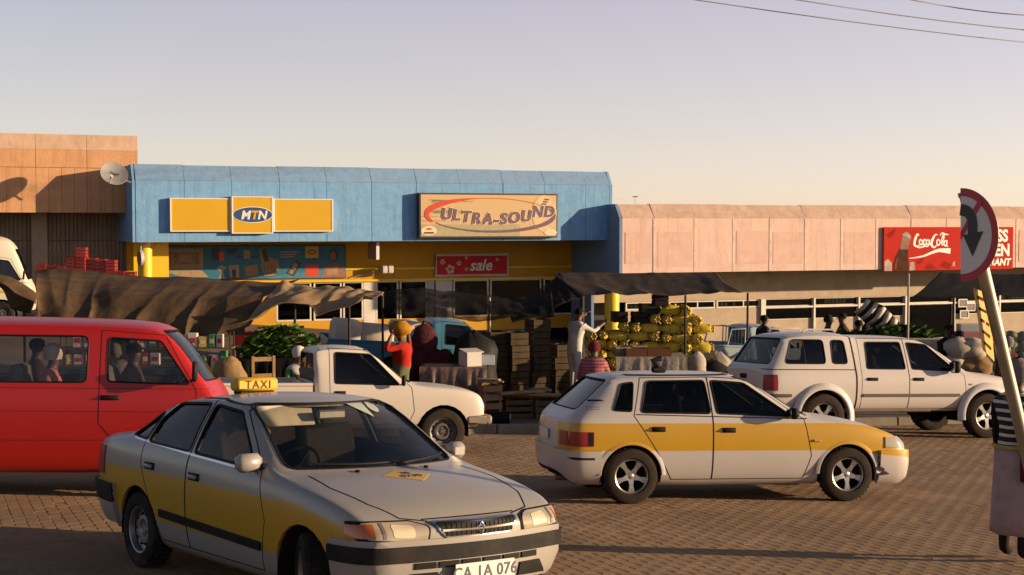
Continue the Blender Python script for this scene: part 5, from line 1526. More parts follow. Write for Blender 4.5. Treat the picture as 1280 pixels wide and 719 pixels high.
# ---------------------------------------------------------------- small pickups (one builder)
def small_pickup(root, pm, bedlen=1.95, glass=None, headrack=False, wk='small_steel', hi=0.0):
    st = [(-1.80, .36, .73, .775, .93, .66, 1.38, 1.43), (-1.76, .34, .75, .795, .94, .655, 1.43, 1.475), (-1.48, .33, .755, .80, .945, .63, 1.465, 1.51), (-1.05, .33, .755, .80, .945, .61, 1.44, 1.485, .05),
          (-.48, .33, .755, .80, .94, .68, .955, .968, .16), (.05, .34, .755, .798, .915, .67, .935, .955), (.42, .36, .75, .79, .87, .65, .885, .905), (.56, .38, .72, .765, .80, .62, .82, .84), (.60, .42, .66, .72, .70, .58, .74, .76)]
    sh = car_shell(st, .01, .03, (.5, 6), ((4, .5), (3, .3), (0, .5), (1, .5)))
    car = Car(root, sh, pm, .79)
    RP = .315; car.arch(0, RP, .375)
    for sd in (-1, 1):
        lo, hi_ = (.2, 2) if sd > 0 else (-2, -.2)
        car.glass([(-1.53, .985), (-.62, .965), (-1.02, 1.385), (-1.53, 1.41)], 'side', lo, hi_, glass or m_glassd)
        d = car.door([(-1.60, .42), (-.50, .42), (-.42, .60), (-.46, .93), (-1.02, 1.435), (-1.60, 1.465)], sd)
        handle(car, -1.46, .86, sd, w=.12, parent=d)
        m = MB(); m.tube([(-.58, sd * .76, .97), (-.60, sd * .84, 1.0)], .012, 5); m.cbox((-.60, sd * .88, 1.03), (.05, .09, .15), .02); m.build("mirror", m_black, root, smooth=40)
        wheel(root, 0, sd * .69, RP, .18, wk, dusty=True); wheel(root, -2.62, sd * .69, RP, .18, wk, dusty=True)
        piece(sh, roundp([(sd * .70, .60), (sd * .45, .60), (sd * .45, .73), (sd * .70, .73)], .03), 'front', .4, 2, "headlight", m_lens, root, off=.01, th=.03)
        m = MB(); m.cbox((.615, sd * .70, .50), (.10, .14, .09), .015); m.build("indicator", m_amber, root)
    car.glass([(-.62, .99), (.62, .99), (.54, 1.44), (-.54, 1.44)], 'front', -1.25, -.2, m_glass, "windscreen", r=.05)
    car.glass([(-.56, 1.02), (.56, 1.02), (.54, 1.38), (-.54, 1.38)], 'front', -2.0, -1.70, m_glass, "rear_window", r=.05)
    car.finish("cab")
    m = MB(); m.cbox((.66, 0, .475), (.10, 1.56, .13), .025); m.cbox((.50, .74, .475), (.30, .08, .12), .02); m.cbox((.50, -.74, .475), (.30, .08, .12), .02)
    m.build("front_bumper", M("dusty_bumper", (.30, .26, .21), .5, metal=.3, var=.2), root, smooth=40)
    m = MB(); m.cbox((.60, 0, .66), (.04, .85, .15), .01); m.build("grille", m_black, root)
    # load bed: two sides, floor, headboard, tailgate
    x0, x1 = -1.84, -1.84 - bedlen
    zt, zb = .97, .40
    bed = MB(); bed.box(((x0 + x1) / 2, 0, .58), (bedlen, 1.40, .05)); bedo = bed.build("bed_floor", pm, root)
    for sd in (-1, 1):
        n = 22; prof = [(x0, zt), (x1, zt), (x1, zb + .06)]
        arc_ = [(-2.62 + .375 * cos(a), RP + .375 * sin(a)) for a in [pi - i * pi / n for i in range(n + 1)]]
        prof += [(-2.62 - .375, zb + .0)] + [p for p in arc_ if p[1] > zb] + [(-2.62 + .375, zb), (x0, zb)]
        pl = [(p[0], p[1]) for p in prof]
        m = MB(); m.prism(pl, (0, sd * .795, 0), (1, 0, 0), (0, 0, 1), (0, -sd * .05, 0)); m.build("bed_side", pm, root)
        m = MB(); m.cyl((x0, sd * .785, zt), (x1, sd * .785, zt), .028, n=8); m.build("bed_rail", pm, root, smooth=50)
        m = MB(); n2 = 14
        ring = [Vector((-2.62 + .372 * cos(a), 0, RP + .372 * sin(a))) for a in [i * pi / n2 for i in range(n2 + 1)]]
        m.grid([[p + Vector((0, sd * .76, 0)) for p in ring], [p + Vector((0, sd * .45, 0)) for p in ring]]); m.build("wheel_well", m_under, root)
        m = MB(); m.cbox((x1 - .01, sd * .70, .80), (.05, .12, .20), .015); m.build("tail_light", m_redlens, root)
    m = MB(); m.box((x0 - .03, 0, .78), (.05, 1.48, .38)); m.build("headboard", pm, root)
    m = MB(); m.box((x1 + .03, 0, .76), (.05, 1.40, .42)); m.build("tailgate", pm, root)
    if headrack:
        m = MB()
        for z in (1.0, 1.40): m.cyl((x0 - .08, -.70, z), (x0 - .08, .70, z), .02, n=8)
        for k in range(8): m.cyl((x0 - .08, -.70 + .2 * k, .95), (x0 - .08, -.70 + .2 * k, 1.40), .016, n=8)
        for sd in (-1, 1): m.tube([(x0 - .08, sd * .70, 1.40), (x0 - .45, sd * .72, 1.38), (x0 - .55, sd * .74, .98)], .02, 8)
        m.build("headboard_rack", pm, root, smooth=50)
    floorpan(root, -1.9, .5, .6, .36, .5); dash(root, -.62, .58, .90)
    m = MB(); m.cbox((-1.45, 0, .62), (.5, 1.3, .16), .05); m.cbox((-1.72, 0, .92), (.14, 1.3, .55), .05, Matrix.Rotation(radians(-10), 3, 'Y')); m.build("bench_seat", m_seat, root, smooth=40)
    m = MB(); m.box((-1.7, 0, .40), (3.9 if bedlen > 1.9 else 3.4, .5, .14)); m.build("chassis", m_under, root)
    steering(root, -.92, -.34, .95)
    return car
root = thing("single_cab_pickup", mat=road_matrix(-1.19, 20.6, radians(17)), label="old white single-cab pickup with black steel wheels parked at the kerb", cat="pickup truck")
small_pickup(root, paint("old_pickup_white", (.70, .64, .57), (), .38, dirt=.3), 2.05)
# blue pickups parked near the shops
p = at(612, 470, 31.6)
root = thing("single_cab_pickup", mat=ground_matrix(p.x + .3, 31.6, radians(14), 2.6), label="bright blue pickup with covered load behind the shade net", cat="pickup truck")
small_pickup(root, paint("pickup_blue", (.04, .22, .36), (), .35), 2.2)
p = at(997, 450, 35.5)
root = thing("single_cab_pickup", mat=ground_matrix(p.x + .2, 35.8, radians(14), 2.6), label="pale blue pickup with a barred headboard by the peach shop", cat="pickup truck")
small_pickup(root, paint("pickup_pale_blue", (.42, .55, .60), (), .45), 2.0, headrack=True)

# ---------------------------------------------------------------- vans
def make_van(root, pm, hi=0.0, stripe=None, glass=None):
    st = [(-3.40, .32, .74, .79, 1.16, .70, 1.74 + hi, 1.80 + hi), (-3.32, .26, .79, .835, 1.18, .68, 1.82 + hi, 1.89 + hi), (-2.6, .25, .80, .845, 1.18, .69, 1.845 + hi, 1.925 + hi), (-1.6, .25, .80, .845, 1.18, .69, 1.85 + hi, 1.93 + hi),
          (-.7, .25, .80, .845, 1.18, .69, 1.845 + hi, 1.925 + hi), (-.15, .25, .80, .845, 1.18, .68, 1.825 + hi, 1.90 + hi), (.12, .25, .80, .845, 1.17, .66, 1.775 + hi * .85, 1.84 + hi * .85, .06), (.52, .26, .80, .84, 1.13, .74, 1.165, 1.18, .10),
          (.63, .28, .79, .83, 1.0, .71, 1.03, 1.05, .07), (.71, .32, .75, .79, .84, .67, .87, .89, .04)]
    sh = car_shell(st, .02, .06, (.5, 6), ((7, .4), (1, .4)))
    car = Car(root, sh, pm, .84)
    RV = .315; car.arch(-.02, RV, .375); car.arch(-2.36, RV, .375)
    for sd in (-1, 1):
        lo, hi_ = (.2, 2) if sd > 0 else (-2, -.2)
        car.glass([(-.49, 1.21), (.36, 1.185), (.04, 1.64), (-.49, 1.67)], 'side', lo, hi_, glass or m_glass)
        car.glass([(-1.98, 1.20), (-.70, 1.20), (-.70, 1.68), (-1.98, 1.68)], 'side', lo, hi_, glass or m_glass, r=.07)
        car.glass([(-3.22, 1.20), (-2.10, 1.20), (-2.10, 1.68), (-3.18, 1.68)], 'side', lo, hi_, glass or m_glass, r=.07)
        d = car.door([(-.57, .78), (-.38, .55), (.36, .55), (.44, .80), (.42, 1.13), (.08, 1.70), (-.57, 1.745)], sd)
        handle(car, -.46, 1.045, sd, w=.16, parent=d)
        for zz in (.90, .60, 1.14): car.seam([(-3.3, zz), (-.64, zz), (.55, zz)], sd, None, .008, M("crease_dark", (.10, .01, .01), .5) if stripe is None else m_rubber, "crease_line")
        m = MB(); m.tube([(.36, sd * .82, 1.22), (.42, sd * .94, 1.26)], .012, 5); m.cbox((.42, sd * .97, 1.33), (.05, .12, .22), .02); m.build("mirror", m_black, root, smooth=40)
        wheel(root, -.02, sd * .73, RV, .18, 'steel'); wheel(root, -2.36, sd * .73, RV, .18, 'steel')
        piece(sh, roundp([(sd * .72, .62), (sd * .42, .62), (sd * .42, .80), (sd * .72, .80)], .03), 'front', .5, 2, "headlight", m_lens, root, off=.01, th=.03)
        m = MB(); m.cbox((-3.40, sd * .70, .85), (.05, .14, .30), .015); m.build("tail_light", m_redlens, root)
        if stripe: car.trim([(-3.3, .84), (.70, .84), (.70, .89), (-3.3, .89)], sd, "stripe", stripe, .003, .004)
    car.glass([(-.68, 1.22), (.68, 1.22), (.57, 1.77 + hi * .5), (-.57, 1.77 + hi * .5)], 'front', -.1, 1.0, m_glass, "windscreen", r=.07)
    car.glass([(-.6, 1.22), (.6, 1.22), (.56, 1.68), (-.56, 1.68)], 'front', -3.6, -3.2, m_glass, "rear_window", r=.06)
    car.finish()
    piece(sh, [(-.95, .30), (.95, .30), (.95, .48), (-.95, .48)], 'front', .45, 2, "front_bumper", m_black, root, off=.05, th=.05)
    floorpan(root, -3.2, .7, .68, .40, .9); dash(root, .42, .70, 1.05)
    for y in (-.42, .42): seat(root, -.28, y, .66)
    for x in (-1.25, -2.05, -2.85):
        m = MB(); m.cbox((x, .1, .78), (.45, 1.1, .16), .05); m.cbox((x - .22, .1, 1.08), (.13, 1.1, .58), .05, Matrix.Rotation(radians(-12), 3, 'Y')); m.build("bench_seat", m_seat, root, smooth=40)
    steering(root, .15, -.42, 1.16, 55)
    return car
VX = at(203, 600, 15.7)
m_red = paint("van_red", (.40, .004, .003), (), .38, dirt=.04)
van = thing("minibus", mat=road_matrix(VX.x, 15.7, radians(7)), label="red minibus with open driver window standing behind the sedan taxi", cat="van")
make_van(van, m_red, -.05, glass=glass_mat("van_glass", (.85, .85, .85), .02))
MX = at(30, 380, 36)
mini = thing("minibus", mat=ground_matrix(MX.x - .55, 36.0, radians(18), 2.3), label="white high-roof minibus with a yellow stripe by the orange shop", cat="van")
make_van(mini, paint("minibus_cream", (.74, .70, .58), (), .35), .32, m_signyel)
# ================================================================= MARKET
def on_ground(px, dep, dx=0.0):
    x = (px - 640) / F_PX * dep + dx
    return Vector((x, dep, gz(x, dep)))
def resample(pts, n):
    pts = spline([Vector(p) for p in pts], 8)
    L = [0.0]
    for a, b in zip(pts[:-1], pts[1:]): L.append(L[-1] + (b - a).length)
    out = []; j = 0
    for i in range(n):
        d = L[-1] * i / (n - 1)
        while j < len(L) - 2 and L[j + 1] < d: j += 1
        f = (d - L[j]) / max(1e-6, L[j + 1] - L[j]); out.append(pts[j].lerp(pts[j + 1], max(0, min(1, f))))
    return out
def tarp(name, rows, mat, label, n=90, m=7, amp=.06, fold=.05, seed=0, th=.006, cat="tarpaulin", freq=3.0):
    """cloth through rows of control points, with sag, creases and hanging folds"""
    R_ = [resample(r, n) for r in rows]
    cols = [[R_[k][i].lerp(R_[k + 1][i], j / m) for k in range(len(R_) - 1) for j in range(m)] + [R_[-1][i]] for i in range(n)]
    g = []
    nr = len(cols[0])
    for k in range(nr):
        row = []
        for i in range(n):
            p = cols[i][k]; f = k / (nr - 1)
            a = cols[min(i + 1, n - 1)][k] - cols[max(i - 1, 0)][k]; b = cols[i][min(k + 1, nr - 1)] - cols[i][max(k - 1, 0)]
            nn = a.cross(b); nn = nn.normalized() if nn.length > 1e-9 else UZ
            s = i / n * (R_[0][-1] - R_[0][0]).length
            big = noise.noise((s * .9, f * 1.4, seed)) * amp
            wv_ = noise.noise((s * .7, f * 1.5, seed + 20)) * .8
            cr = (1 - abs(noise.noise((s * freq * .5 + wv_ * .6, f * .5, seed + 9)))) ** 4 * fold * (.12 + f * f * 1.1)
            sm = noise.noise((s * 4.5 + wv_ * 2, f * 5 + s, seed + 4)) * amp * .3
            row.append(p + nn * (big + sm - cr))
        g.append(row)
    mb = MB(); mb.grid(g)
    o = mb.build(name, mat, None, smooth=55)
    md = o.modifiers.new("thickness", 'SOLIDIFY'); md.thickness = th
    return tag(o, label, cat)
def ap(l, dep): return [at(x, y, dep if not isinstance(dep, (list, tuple)) else dep[i]) for i, (x, y) in enumerate(l)]
m_tarpb = M("brown_tarp", (.088, .056, .032), .9, var=.3, scale=3, bump=.35, bscale=14, dirt=.6, dirtcol=(.20, .13, .075), dscale=2)
m_tarps = M("sandy_tarp", (.34, .23, .13), .85, var=.25, scale=4, bump=.3, bscale=16, dirt=.5, dirtcol=(.18, .12, .07))
m_cloth_black = M("black_cloth", (.014, .013, .012), .95, var=.5, scale=8, bump=.6, bscale=60)
def net_mat():
    m, nt, b = _nodes("shade_net_weave"); N, L = nt.nodes, nt.links
    b.inputs["Base Color"].default_value = (.014, .012, .010, 1); b.inputs["Roughness"].default_value = .95; b.inputs["Specular IOR Level"].default_value = .05
    tr = N.new("ShaderNodeBsdfTransparent"); mx = N.new("ShaderNodeMixShader"); tc = N.new("ShaderNodeTexCoord"); nz = N.new("ShaderNodeTexNoise")
    nz.inputs["Scale"].default_value = 2.5; nz.inputs["Detail"].default_value = 5; L.new(tc.outputs["Object"], nz.inputs["Vector"])
    mr = N.new("ShaderNodeMapRange"); mr.inputs[1].default_value = .35; mr.inputs[2].default_value = .7; mr.inputs[3].default_value = .45; mr.inputs[4].default_value = .97; L.new(nz.outputs["Fac"], mr.inputs[0])
    L.new(mr.outputs[0], mx.inputs[0]); L.new(tr.outputs[0], mx.inputs[1]); L.new(b.outputs[0], mx.inputs[2]); L.new(mx.outputs[0], N["Material Output"].inputs[0])
    return m
m_net = net_mat()
m_tarpd = M("dark_canopy", (.06, .043, .030), .85, var=.3, scale=4, bump=.3, bscale=12, dirt=.4, dirtcol=(.10, .075, .05))
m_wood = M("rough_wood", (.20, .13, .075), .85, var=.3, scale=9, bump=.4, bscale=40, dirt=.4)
m_woodl = M("pale_timber", (.36, .22, .11), .8, var=.25, scale=9, bump=.3, bscale=40)  # paler, warmer brown than the rough wood
m_pole = M("dark_pole", (.05, .04, .035), .7, var=.3)

tarp("tarpaulin", [ap([(44, 340), (70, 337), (110, 339), (160, 346), (230, 348), (300, 352), (345, 354), (375, 350)], 27.0),
                   ap([(44, 356), (62, 366), (112, 374), (150, 369), (205, 374), (262, 374), (315, 373), (330, 372)], 24.9),
                   ap([(46, 382), (58, 394), (110, 398), (150, 399), (205, 403), (262, 403), (306, 401), (318, 399)], 24.45),
                   ap([(48, 406), (58, 412), (102, 415), (150, 417), (210, 423), (262, 423), (304, 419), (312, 414)], 24.4)],
     m_tarpb, "long brown tarpaulin roof draped over the stalls behind the red minibus", n=200, m=10, amp=.028, fold=.13, seed=1)
tarp("tarpaulin", [ap([(-40, 338), (0, 342), (24, 352), (46, 368)], 24.6), ap([(-40, 352), (0, 354), (22, 368), (44, 378)], 24.3), ap([(-40, 356), (0, 357), (20, 382), (40, 388)], 24.5)],
     m_tarpb, "narrow brown tarpaulin strip hanging before the white minibus", n=50, amp=.05, fold=.08, seed=3)
tarp("tarpaulin", [ap([(352, 352), (400, 358), (440, 360), (480, 366)], [26.4, 26, 25.6, 25.2]), ap([(336, 370), (372, 366), (400, 371), (438, 370), (478, 371)], 25.0),
                   ap([(318, 398), (356, 381), (388, 386), (398, 397), (440, 384), (476, 374)], 24.5), ap([(306, 411), (348, 387), (383, 386), (396, 401), (440, 387), (476, 376)], 24.4)],
     m_tarps, "sand-coloured crumpled tarpaulin catching the sun over the cabbage stall", n=90, m=8, amp=.12, fold=.14, seed=5)
tarp("shade_net", [ap([(478, 366), (520, 362), (575, 366), (640, 372), (690, 366)], 28.6), ap([(478, 384), (520, 387), (575, 390), (640, 392), (692, 388)], 26.8), ap([(480, 398), (520, 402), (560, 400), (600, 406), (650, 402), (694, 396)], 26.6)],
     m_net, "black shade net sagging over the crate stall", n=90, amp=.10, fold=.08, seed=7, cat="shade net")
tarp("canopy", [ap([(698, 341.5), (760, 342.5), (830, 341), (896, 341)], 31.0), ap([(706, 354), (765, 357), (835, 356), (905, 353)], 29.8), ap([(728, 371), (795, 370.5), (870, 370), (928, 367)], 28.6)],
     m_tarpd, "dark brown pitched canopy over the stacked produce bags", n=80, amp=.04, fold=.05, seed=11, cat="canopy")
tarp("canopy", [ap([(698, 341.5), (760, 342.5), (830, 341), (896, 341)], 31.02), ap([(690, 352), (752, 352), (826, 351), (900, 351)], 32.4), ap([(684, 362), (748, 362), (822, 361), (904, 361)], 33.6)],
     m_tarpd, "back slope of the canopy above the stacked produce bags", n=50, amp=.04, fold=.04, seed=12, cat="canopy")
tarp("shade_net", [ap([(698, 342), (690, 352), (664, 366), (640, 374)], [31, 30.5, 29.5, 28.6]), ap([(712, 354), (700, 366), (670, 380), (636, 388)], [30, 29, 28, 27.4]), ap([(728, 371), (704, 380), (676, 396), (640, 400)], [28.6, 27.6, 27, 26.7])],
     m_net, "black net hanging from the canopy corner over the crates", n=40, amp=.06, fold=.05, seed=13, cat="shade net")
tarp("canopy", [ap([(1177, 340), (1210, 343), (1250, 343), (1300, 342)], 32.0), ap([(1160, 358), (1205, 360), (1250, 361), (1300, 360)], 30.6), ap([(1140, 373), (1200, 373), (1250, 372), (1300, 370)], 29.4)],
     m_cloth_black, "black stall canopy pitched below the cola board", n=50, amp=.05, fold=.05, seed=15, cat="canopy")

def pole(px, dep, ytop, label, r=.028, mat=None, lean=0.0):
    b = on_ground(px, dep); t = at(px, ytop, dep); m = MB()
    m.cyl(Vector((0, 0, -.05)), Vector((lean, 0, t.z - b.z)), r, r * .9, n=8)
    o = m.build("stall_pole", mat or m_pole, None, smooth=50); o.location = b
    return tag(o, label, "pole", "poles holding up the stall roofs")
for px, dep, yt, lb in ((29, 24.6, 356, "thin pole under the strip of tarpaulin before the white minibus"), (368, 24.9, 372, "thin pole under the sand-coloured tarpaulin beside the cabbages"),
                        (436, 25.2, 366, "thin pole under the loose end of the sand-coloured tarpaulin"), (478, 26.8, 368, "thin pole between the sandy tarpaulin and the black net"),
                        (728, 28.5, 370, "stout front pole of the brown canopy beside the worker in white"), (857, 28.55, 369, "front pole of the brown canopy rising out of the produce bags"),
                        (935, 29.0, 366, "corner pole of the brown canopy near the pale blue pickup"), (1136, 29.3, 342, "pale post at the corner of the black canopy"), (1193, 29.4, 372, "pole of the black canopy behind the street sign"),
                        (612, 28.0, 372, "pale pole rising behind the crate stacks")):
    pole(px, dep, yt, lb, .045 if px == 728 else .025, m_pole if px not in (612, 1136) else M("pale_pole", (.42, .36, .28), .6))
for a, b, lb in (((693, 342), (728, 371), "sloping rafter at the end of the brown canopy"),):
    p, q = at(*a, 31.0), at(*b, 28.6); m = MB(); m.cyl(p, q, .025, n=8); tag(m.build("canopy_rafter", m_pole, None, smooth=50), lb, "rafter")

# ---- generic stall furniture
def table(name, px0, px1, ytop, dep, wy, label, top=None, cloth=None, drop=.45, cat="table"):
    x0, x1 = (px0 - 640) / F_PX * dep, (px1 - 640) / F_PX * dep
    zt = at((px0 + px1) / 2, ytop, dep).z; xc = (x0 + x1) / 2; yc = dep + wy / 2
    zg = gz(xc, yc); h = zt - zg; w = x1 - x0
    r = thing(name, (xc, yc, zg), 0, label, cat)
    n = max(2, int(wy / .16))
    for k in range(n):
        m = MB(); m.cbox((0, -wy / 2 + (k + .5) * wy / n, h - .02), (w, wy / n - .006, .04), .006); m.build("top_plank", top or m_wood, r)
    for sx in (-1, 1):
        for sy in (-1, 1):
            m = MB(); lx, ly = sx * (w / 2 - .06), sy * (wy / 2 - .06); zb_ = gz(xc + lx, yc + ly) - zg - .02
            m.box((lx, ly, (h - .04 + zb_) / 2), (.07, .07, h - .04 - zb_)); m.build("leg", m_wood, r)
    m = MB(); m.box((0, -wy / 2 + .06, h * .55), (w - .12, .03, .08)); m.build("rail", m_wood, r)
    if cloth:
        rows = []
        N = 40
        for yy, zz, am in ((wy / 2, h + .012, 0), (0, h + .014, 0), (-wy / 2 - .005, h + .012, .0), (-wy / 2 - .03, h - .04, .01), (-wy / 2 - .035, h - drop * .5, .03), (-wy / 2 - .03, h - drop, .05)):
            rows.append([Vector((-w / 2 - .03 + (w + .06) * i / N, yy + am * (1.6 * noise.noise((i * .33, px0, zz * .4)) + .5 * noise.noise((i * .9, px0, 5))), zz + (.03 * noise.noise((i * .25, yy, 3)) if am > .04 else 0))) for i in range(N + 1)])
        m = MB(); m.grid(rows); o = m.build("table_cloth", cloth, r, smooth=60)
    return r, w, h
def crate(name, c, size, rz, mats, label, group, slats=3, cat="crate", gap=.35, parent_list=None):
    """slatted crate: corner posts, side slats, base"""
    r = thing(name, c, rz, label, cat, group)
    W, D, H = size; m = MB()
    m.box((0, 0, .012), (W - .02, D - .02, .02)); m.build("base", mats, r)
    for k in range(slats):
        z = H * (k + .5) / slats; hh = H / slats * (1 - gap)
        m = MB()
        for sy in (-1, 1): m.box((0, sy * (D / 2 - .008), z), (W, .014, hh))
        for sx in (-1, 1): m.box((sx * (W / 2 - .008), 0, z), (.014, D - .034, hh))
        m.build("slat_ring", mats, r)
    for sx in (-1, 1):
        for sy in (-1, 1): m = MB(); m.box((sx * (W / 2 - .03), sy * (D / 2 - .03), H / 2), (.028, .028, H)); m.build("corner_post", mats, r)
    return r
def stamp(root, loc, rz, label=None, scale=None):
    c = copy_tree(root); c.location = loc; c.rotation_euler = (0, 0, rz)
    if label: c["label"] = label
    return c

# ---- red bottle crates by the orange shop
m_redcrate = M("red_plastic_crate", (.30, .016, .013), .45, var=.15, scale=4, dirt=.3)
pc = None; rn = random.Random(9)
dep = 37.4
for col, topn in enumerate([6, 6, 6, 7, 8, 7, 7, 7, 6, 6]):
    px = 54 + col * 12.2
    b = on_ground(px, dep + rn.uniform(-.05, .05) + .02 * col)
    for k in range(topn):
        c = b + Vector((rn.uniform(-.006, .006), 0, k * .262))
        if pc is None: pc = crate("bottle_crate", c, (.245, .36, .26), .05, m_redcrate, "red plastic bottle crate in the stacks by the orange shop", "red bottle crates", 3, gap=.22)
        else: stamp(pc, c, rn.uniform(-.04, .1))
# ---- fruit crates under the black net
m_crate = M("olive_crate", (.075, .056, .032), .8, var=.25, scale=6, dirt=.4); m_crate2 = M("brown_crate", (.13, .08, .042), .8, var=.25, scale=6)
fc = None
for col, (px, dep, n) in enumerate(((620, 27.8, 6), (645, 27.7, 6), (672, 28.2, 7), (700, 28.6, 5), (598, 28.4, 4))):
    b = on_ground(px, dep)
    for k in range(n):
        c = b + Vector((rn.uniform(-.015, .015), rn.uniform(-.015, .015), k * .252))
        if fc is None: fc = crate("fruit_crate", c, (.36, .5, .25), .35, m_crate, "slatted olive fruit crate stacked under the black net", "fruit crates under the net", 2, gap=.12)
        else: stamp(fc, c, .35 + rn.uniform(-.05, .05))
# ---- tables
m_oil = M("patterned_oilcloth", (.16, .09, .07), .5, var=.7, scale=11, dirt=.8, dirtcol=(.30, .27, .26), dscale=7)
m_sheet = M("grey_plastic_sheet", (.34, .29, .23), .45, var=.25, scale=5, bump=.5, bscale=12)
t_oil, w, h = table("table", 526, 606, 460, 25.6, .8, "wooden table under a dark patterned oilcloth beside the person in red", cloth=m_oil, drop=.42)
oc = t_oil.location
def topz(r, h): return r.location.z + h
m = MB(); m.cbox((0, 0, .13), (.30, .34, .26), .006, Matrix.Rotation(.5, 3, 'Z')); m.box((.02, 0, .275), (.36, .3, .02), Matrix.Rotation(.5, 3, 'Z') @ Matrix.Rotation(.15, 3, 'X'))
o = m.build("carton", M("white_carton", (.62, .58, .54), .7, var=.08)); o.location = oc + Vector((.30, -.12, h + .012)); tag(o, "white carton standing on the oilcloth table", "box")
m = MB(); m.cbox((0, 0, .09), (.24, .3, .18), .006, Matrix.Rotation(.2, 3, 'Z')); o = m.build("carton", M("blue_grey_carton", (.36, .42, .46), .7, var=.08)); o.location = oc + Vector((.60, .12, h + .012)); tag(o, "pale blue carton behind the white one on the oilcloth table", "box")
m = MB(); m.box((0, 0, .015), (.5, .12, .03), Matrix.Rotation(.1, 3, 'Z')); o = m.build("timber_offcut", m_woodl); o.location = oc + Vector((-.28, -.1, h + .012)); tag(o, "pale timber offcut lying on the oilcloth table", "timber")
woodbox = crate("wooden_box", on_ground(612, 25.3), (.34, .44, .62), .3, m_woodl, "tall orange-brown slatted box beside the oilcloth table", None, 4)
m = MB()
for k in range(4): m.box((rn.uniform(-.05, .05), rn.uniform(-.08, .08), .01 + .018 * k), (.4, .16, .014), Matrix.Rotation(rn.uniform(-.4, .4), 3, 'Z'))
o = m.build("paper_stack", M("brown_paper", (.36, .25, .15), .8)); o.location = woodbox.location + Vector((0, 0, .625)); tag(o, "loose brown cardboard pieces on the slatted box", "cardboard")
t_sheet, w2, h2 = table("table", 772, 858, 447, 27.2, .9, "produce table covered in a crumpled grey plastic sheet", cloth=m_sheet, drop=.75)
for k, (dx, wd) in enumerate(((-.28, .40), (.16, .46))):
    r = thing("produce_tray", t_sheet.location + Vector((dx, -.22, h2 + .014)), 0, ["left", "right"][k] and ["brown produce tray beside the pale slatted punnets", "brown produce tray touching the yellow bags"][k], "tray")
    m = MB(); m.box((0, 0, .01), (wd, .34, .02)); m.build("base", M("tray_brown", (.24, .10, .05), .7, var=.15), r)
    for sy in (-1, 1): m = MB(); m.box((0, sy * .163, .085), (wd, .014, .13)); m.build("side", M("tray_brown", (.24, .10, .05), .7), r)
    for sx in (-1, 1): m = MB(); m.box((sx * (wd / 2 - .007), 0, .085), (.014, .31, .13)); m.build("end", M("tray_brown", (.24, .10, .05), .7), r)
for k, (dx, dy, z) in enumerate(((-.55, -.1, 0), (-.20, .25, .0))):
    r = crate("punnet_crate", t_sheet.location + Vector((dx, dy, h2 + .014 + z)), (.30, .3, .17), .2, M("grey_slats", (.26, .20, .14), .8), ["pale slatted crate at the corner of the sheet-covered table", "slatted crate behind the brown trays", "upper slatted crate behind the brown trays"][k], None, 4, gap=.2)
t_cab, w3, h3 = table("market_table", 300, 392, 449, 23.6, .8, "low table with a black cloth carrying the cabbages", cloth=m_cloth_black, drop=.5)
t_left, w4, h4 = table("market_table", 60, 285, 462, 22.6, .8, "long goods table behind the red minibus", cloth=M("dark_green_cloth", (.025, .05, .035), .9, var=.4), drop=.6)
t_white, w5, h5 = table("market_table", 1148, 1188, 426, 29.6, .7, "small table under a white cloth by the black canopy", cloth=M("white_cloth", (.52, .46, .38), .8, var=.15), drop=.4)
t_grn, w6, h6 = table("market_table", 1060, 1160, 432, 30.2, .9, "market table heaped with leafy greens behind the double-cab pickup")
# ---- stool and planks
sp = on_ground(675, 26.3)
r = thing("stool", sp, .3, "grey wooden stool standing among the crates", "stool")
m = MB(); m.cbox((0, 0, .46), (.36, .3, .05), .01); m.build("seat", M("worn_grey_wood", (.22, .19, .16), .8, var=.2), r)
for sx in (-1, 1):
    for sy in (-1, 1): m = MB(); m.cyl((sx * .13, sy * .1, .44), (sx * .16, sy * .12, -.02), .022, n=8); m.build("leg", M("worn_grey_wood", (.22, .19, .16), .8), r, smooth=50)
for k, (px, dep, l, a, z) in enumerate(((640, 25.6, 1.3, .25, 0), (668, 25.4, 1.5, -.12, .045), (690, 25.7, 1.2, .1, 0.0), (652, 25.3, .9, .5, .09))):
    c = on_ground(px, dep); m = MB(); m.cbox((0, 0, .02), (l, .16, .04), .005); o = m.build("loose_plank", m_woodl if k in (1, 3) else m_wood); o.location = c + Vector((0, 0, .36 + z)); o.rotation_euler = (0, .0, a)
    tag(o, ["dull plank under the timber heap by the stool", "long pale plank on top of the timber heap", "dull plank pointing at the seated shopper", "short pale plank lying crosswise on the heap"][k], "plank")
for k, (px, dep) in enumerate(((646, 25.5), (683, 25.5))):
    o = crate("fruit_crate", on_ground(px, dep), (.5, .5, .36), .2, m_crate2, ["low brown crate holding up the timber heap near the tall box", "low brown crate holding up the timber heap near the stool"][k], None, 3)
# dark rolled bundle on the pavement
c = on_ground(616, 23.9); m = MB(); m.cyl((-.32, 0, .11), (.28, .02, .11), .11, .10, n=16); m.cyl((.26, .02, .11), (.30, .02, .11), .07, .06, n=16, mi=1); m.cyl((-.1, 0, .11), (-.06, 0, .11), .118, n=16)
o = m.build("rolled_bundle", [m_cloth_black, M("pale_roll_end", (.45, .38, .32), .7)], None, smooth=40); o.location = c; tag(o, "black rolled bundle with a pale end lying by the kerb", "bundle")

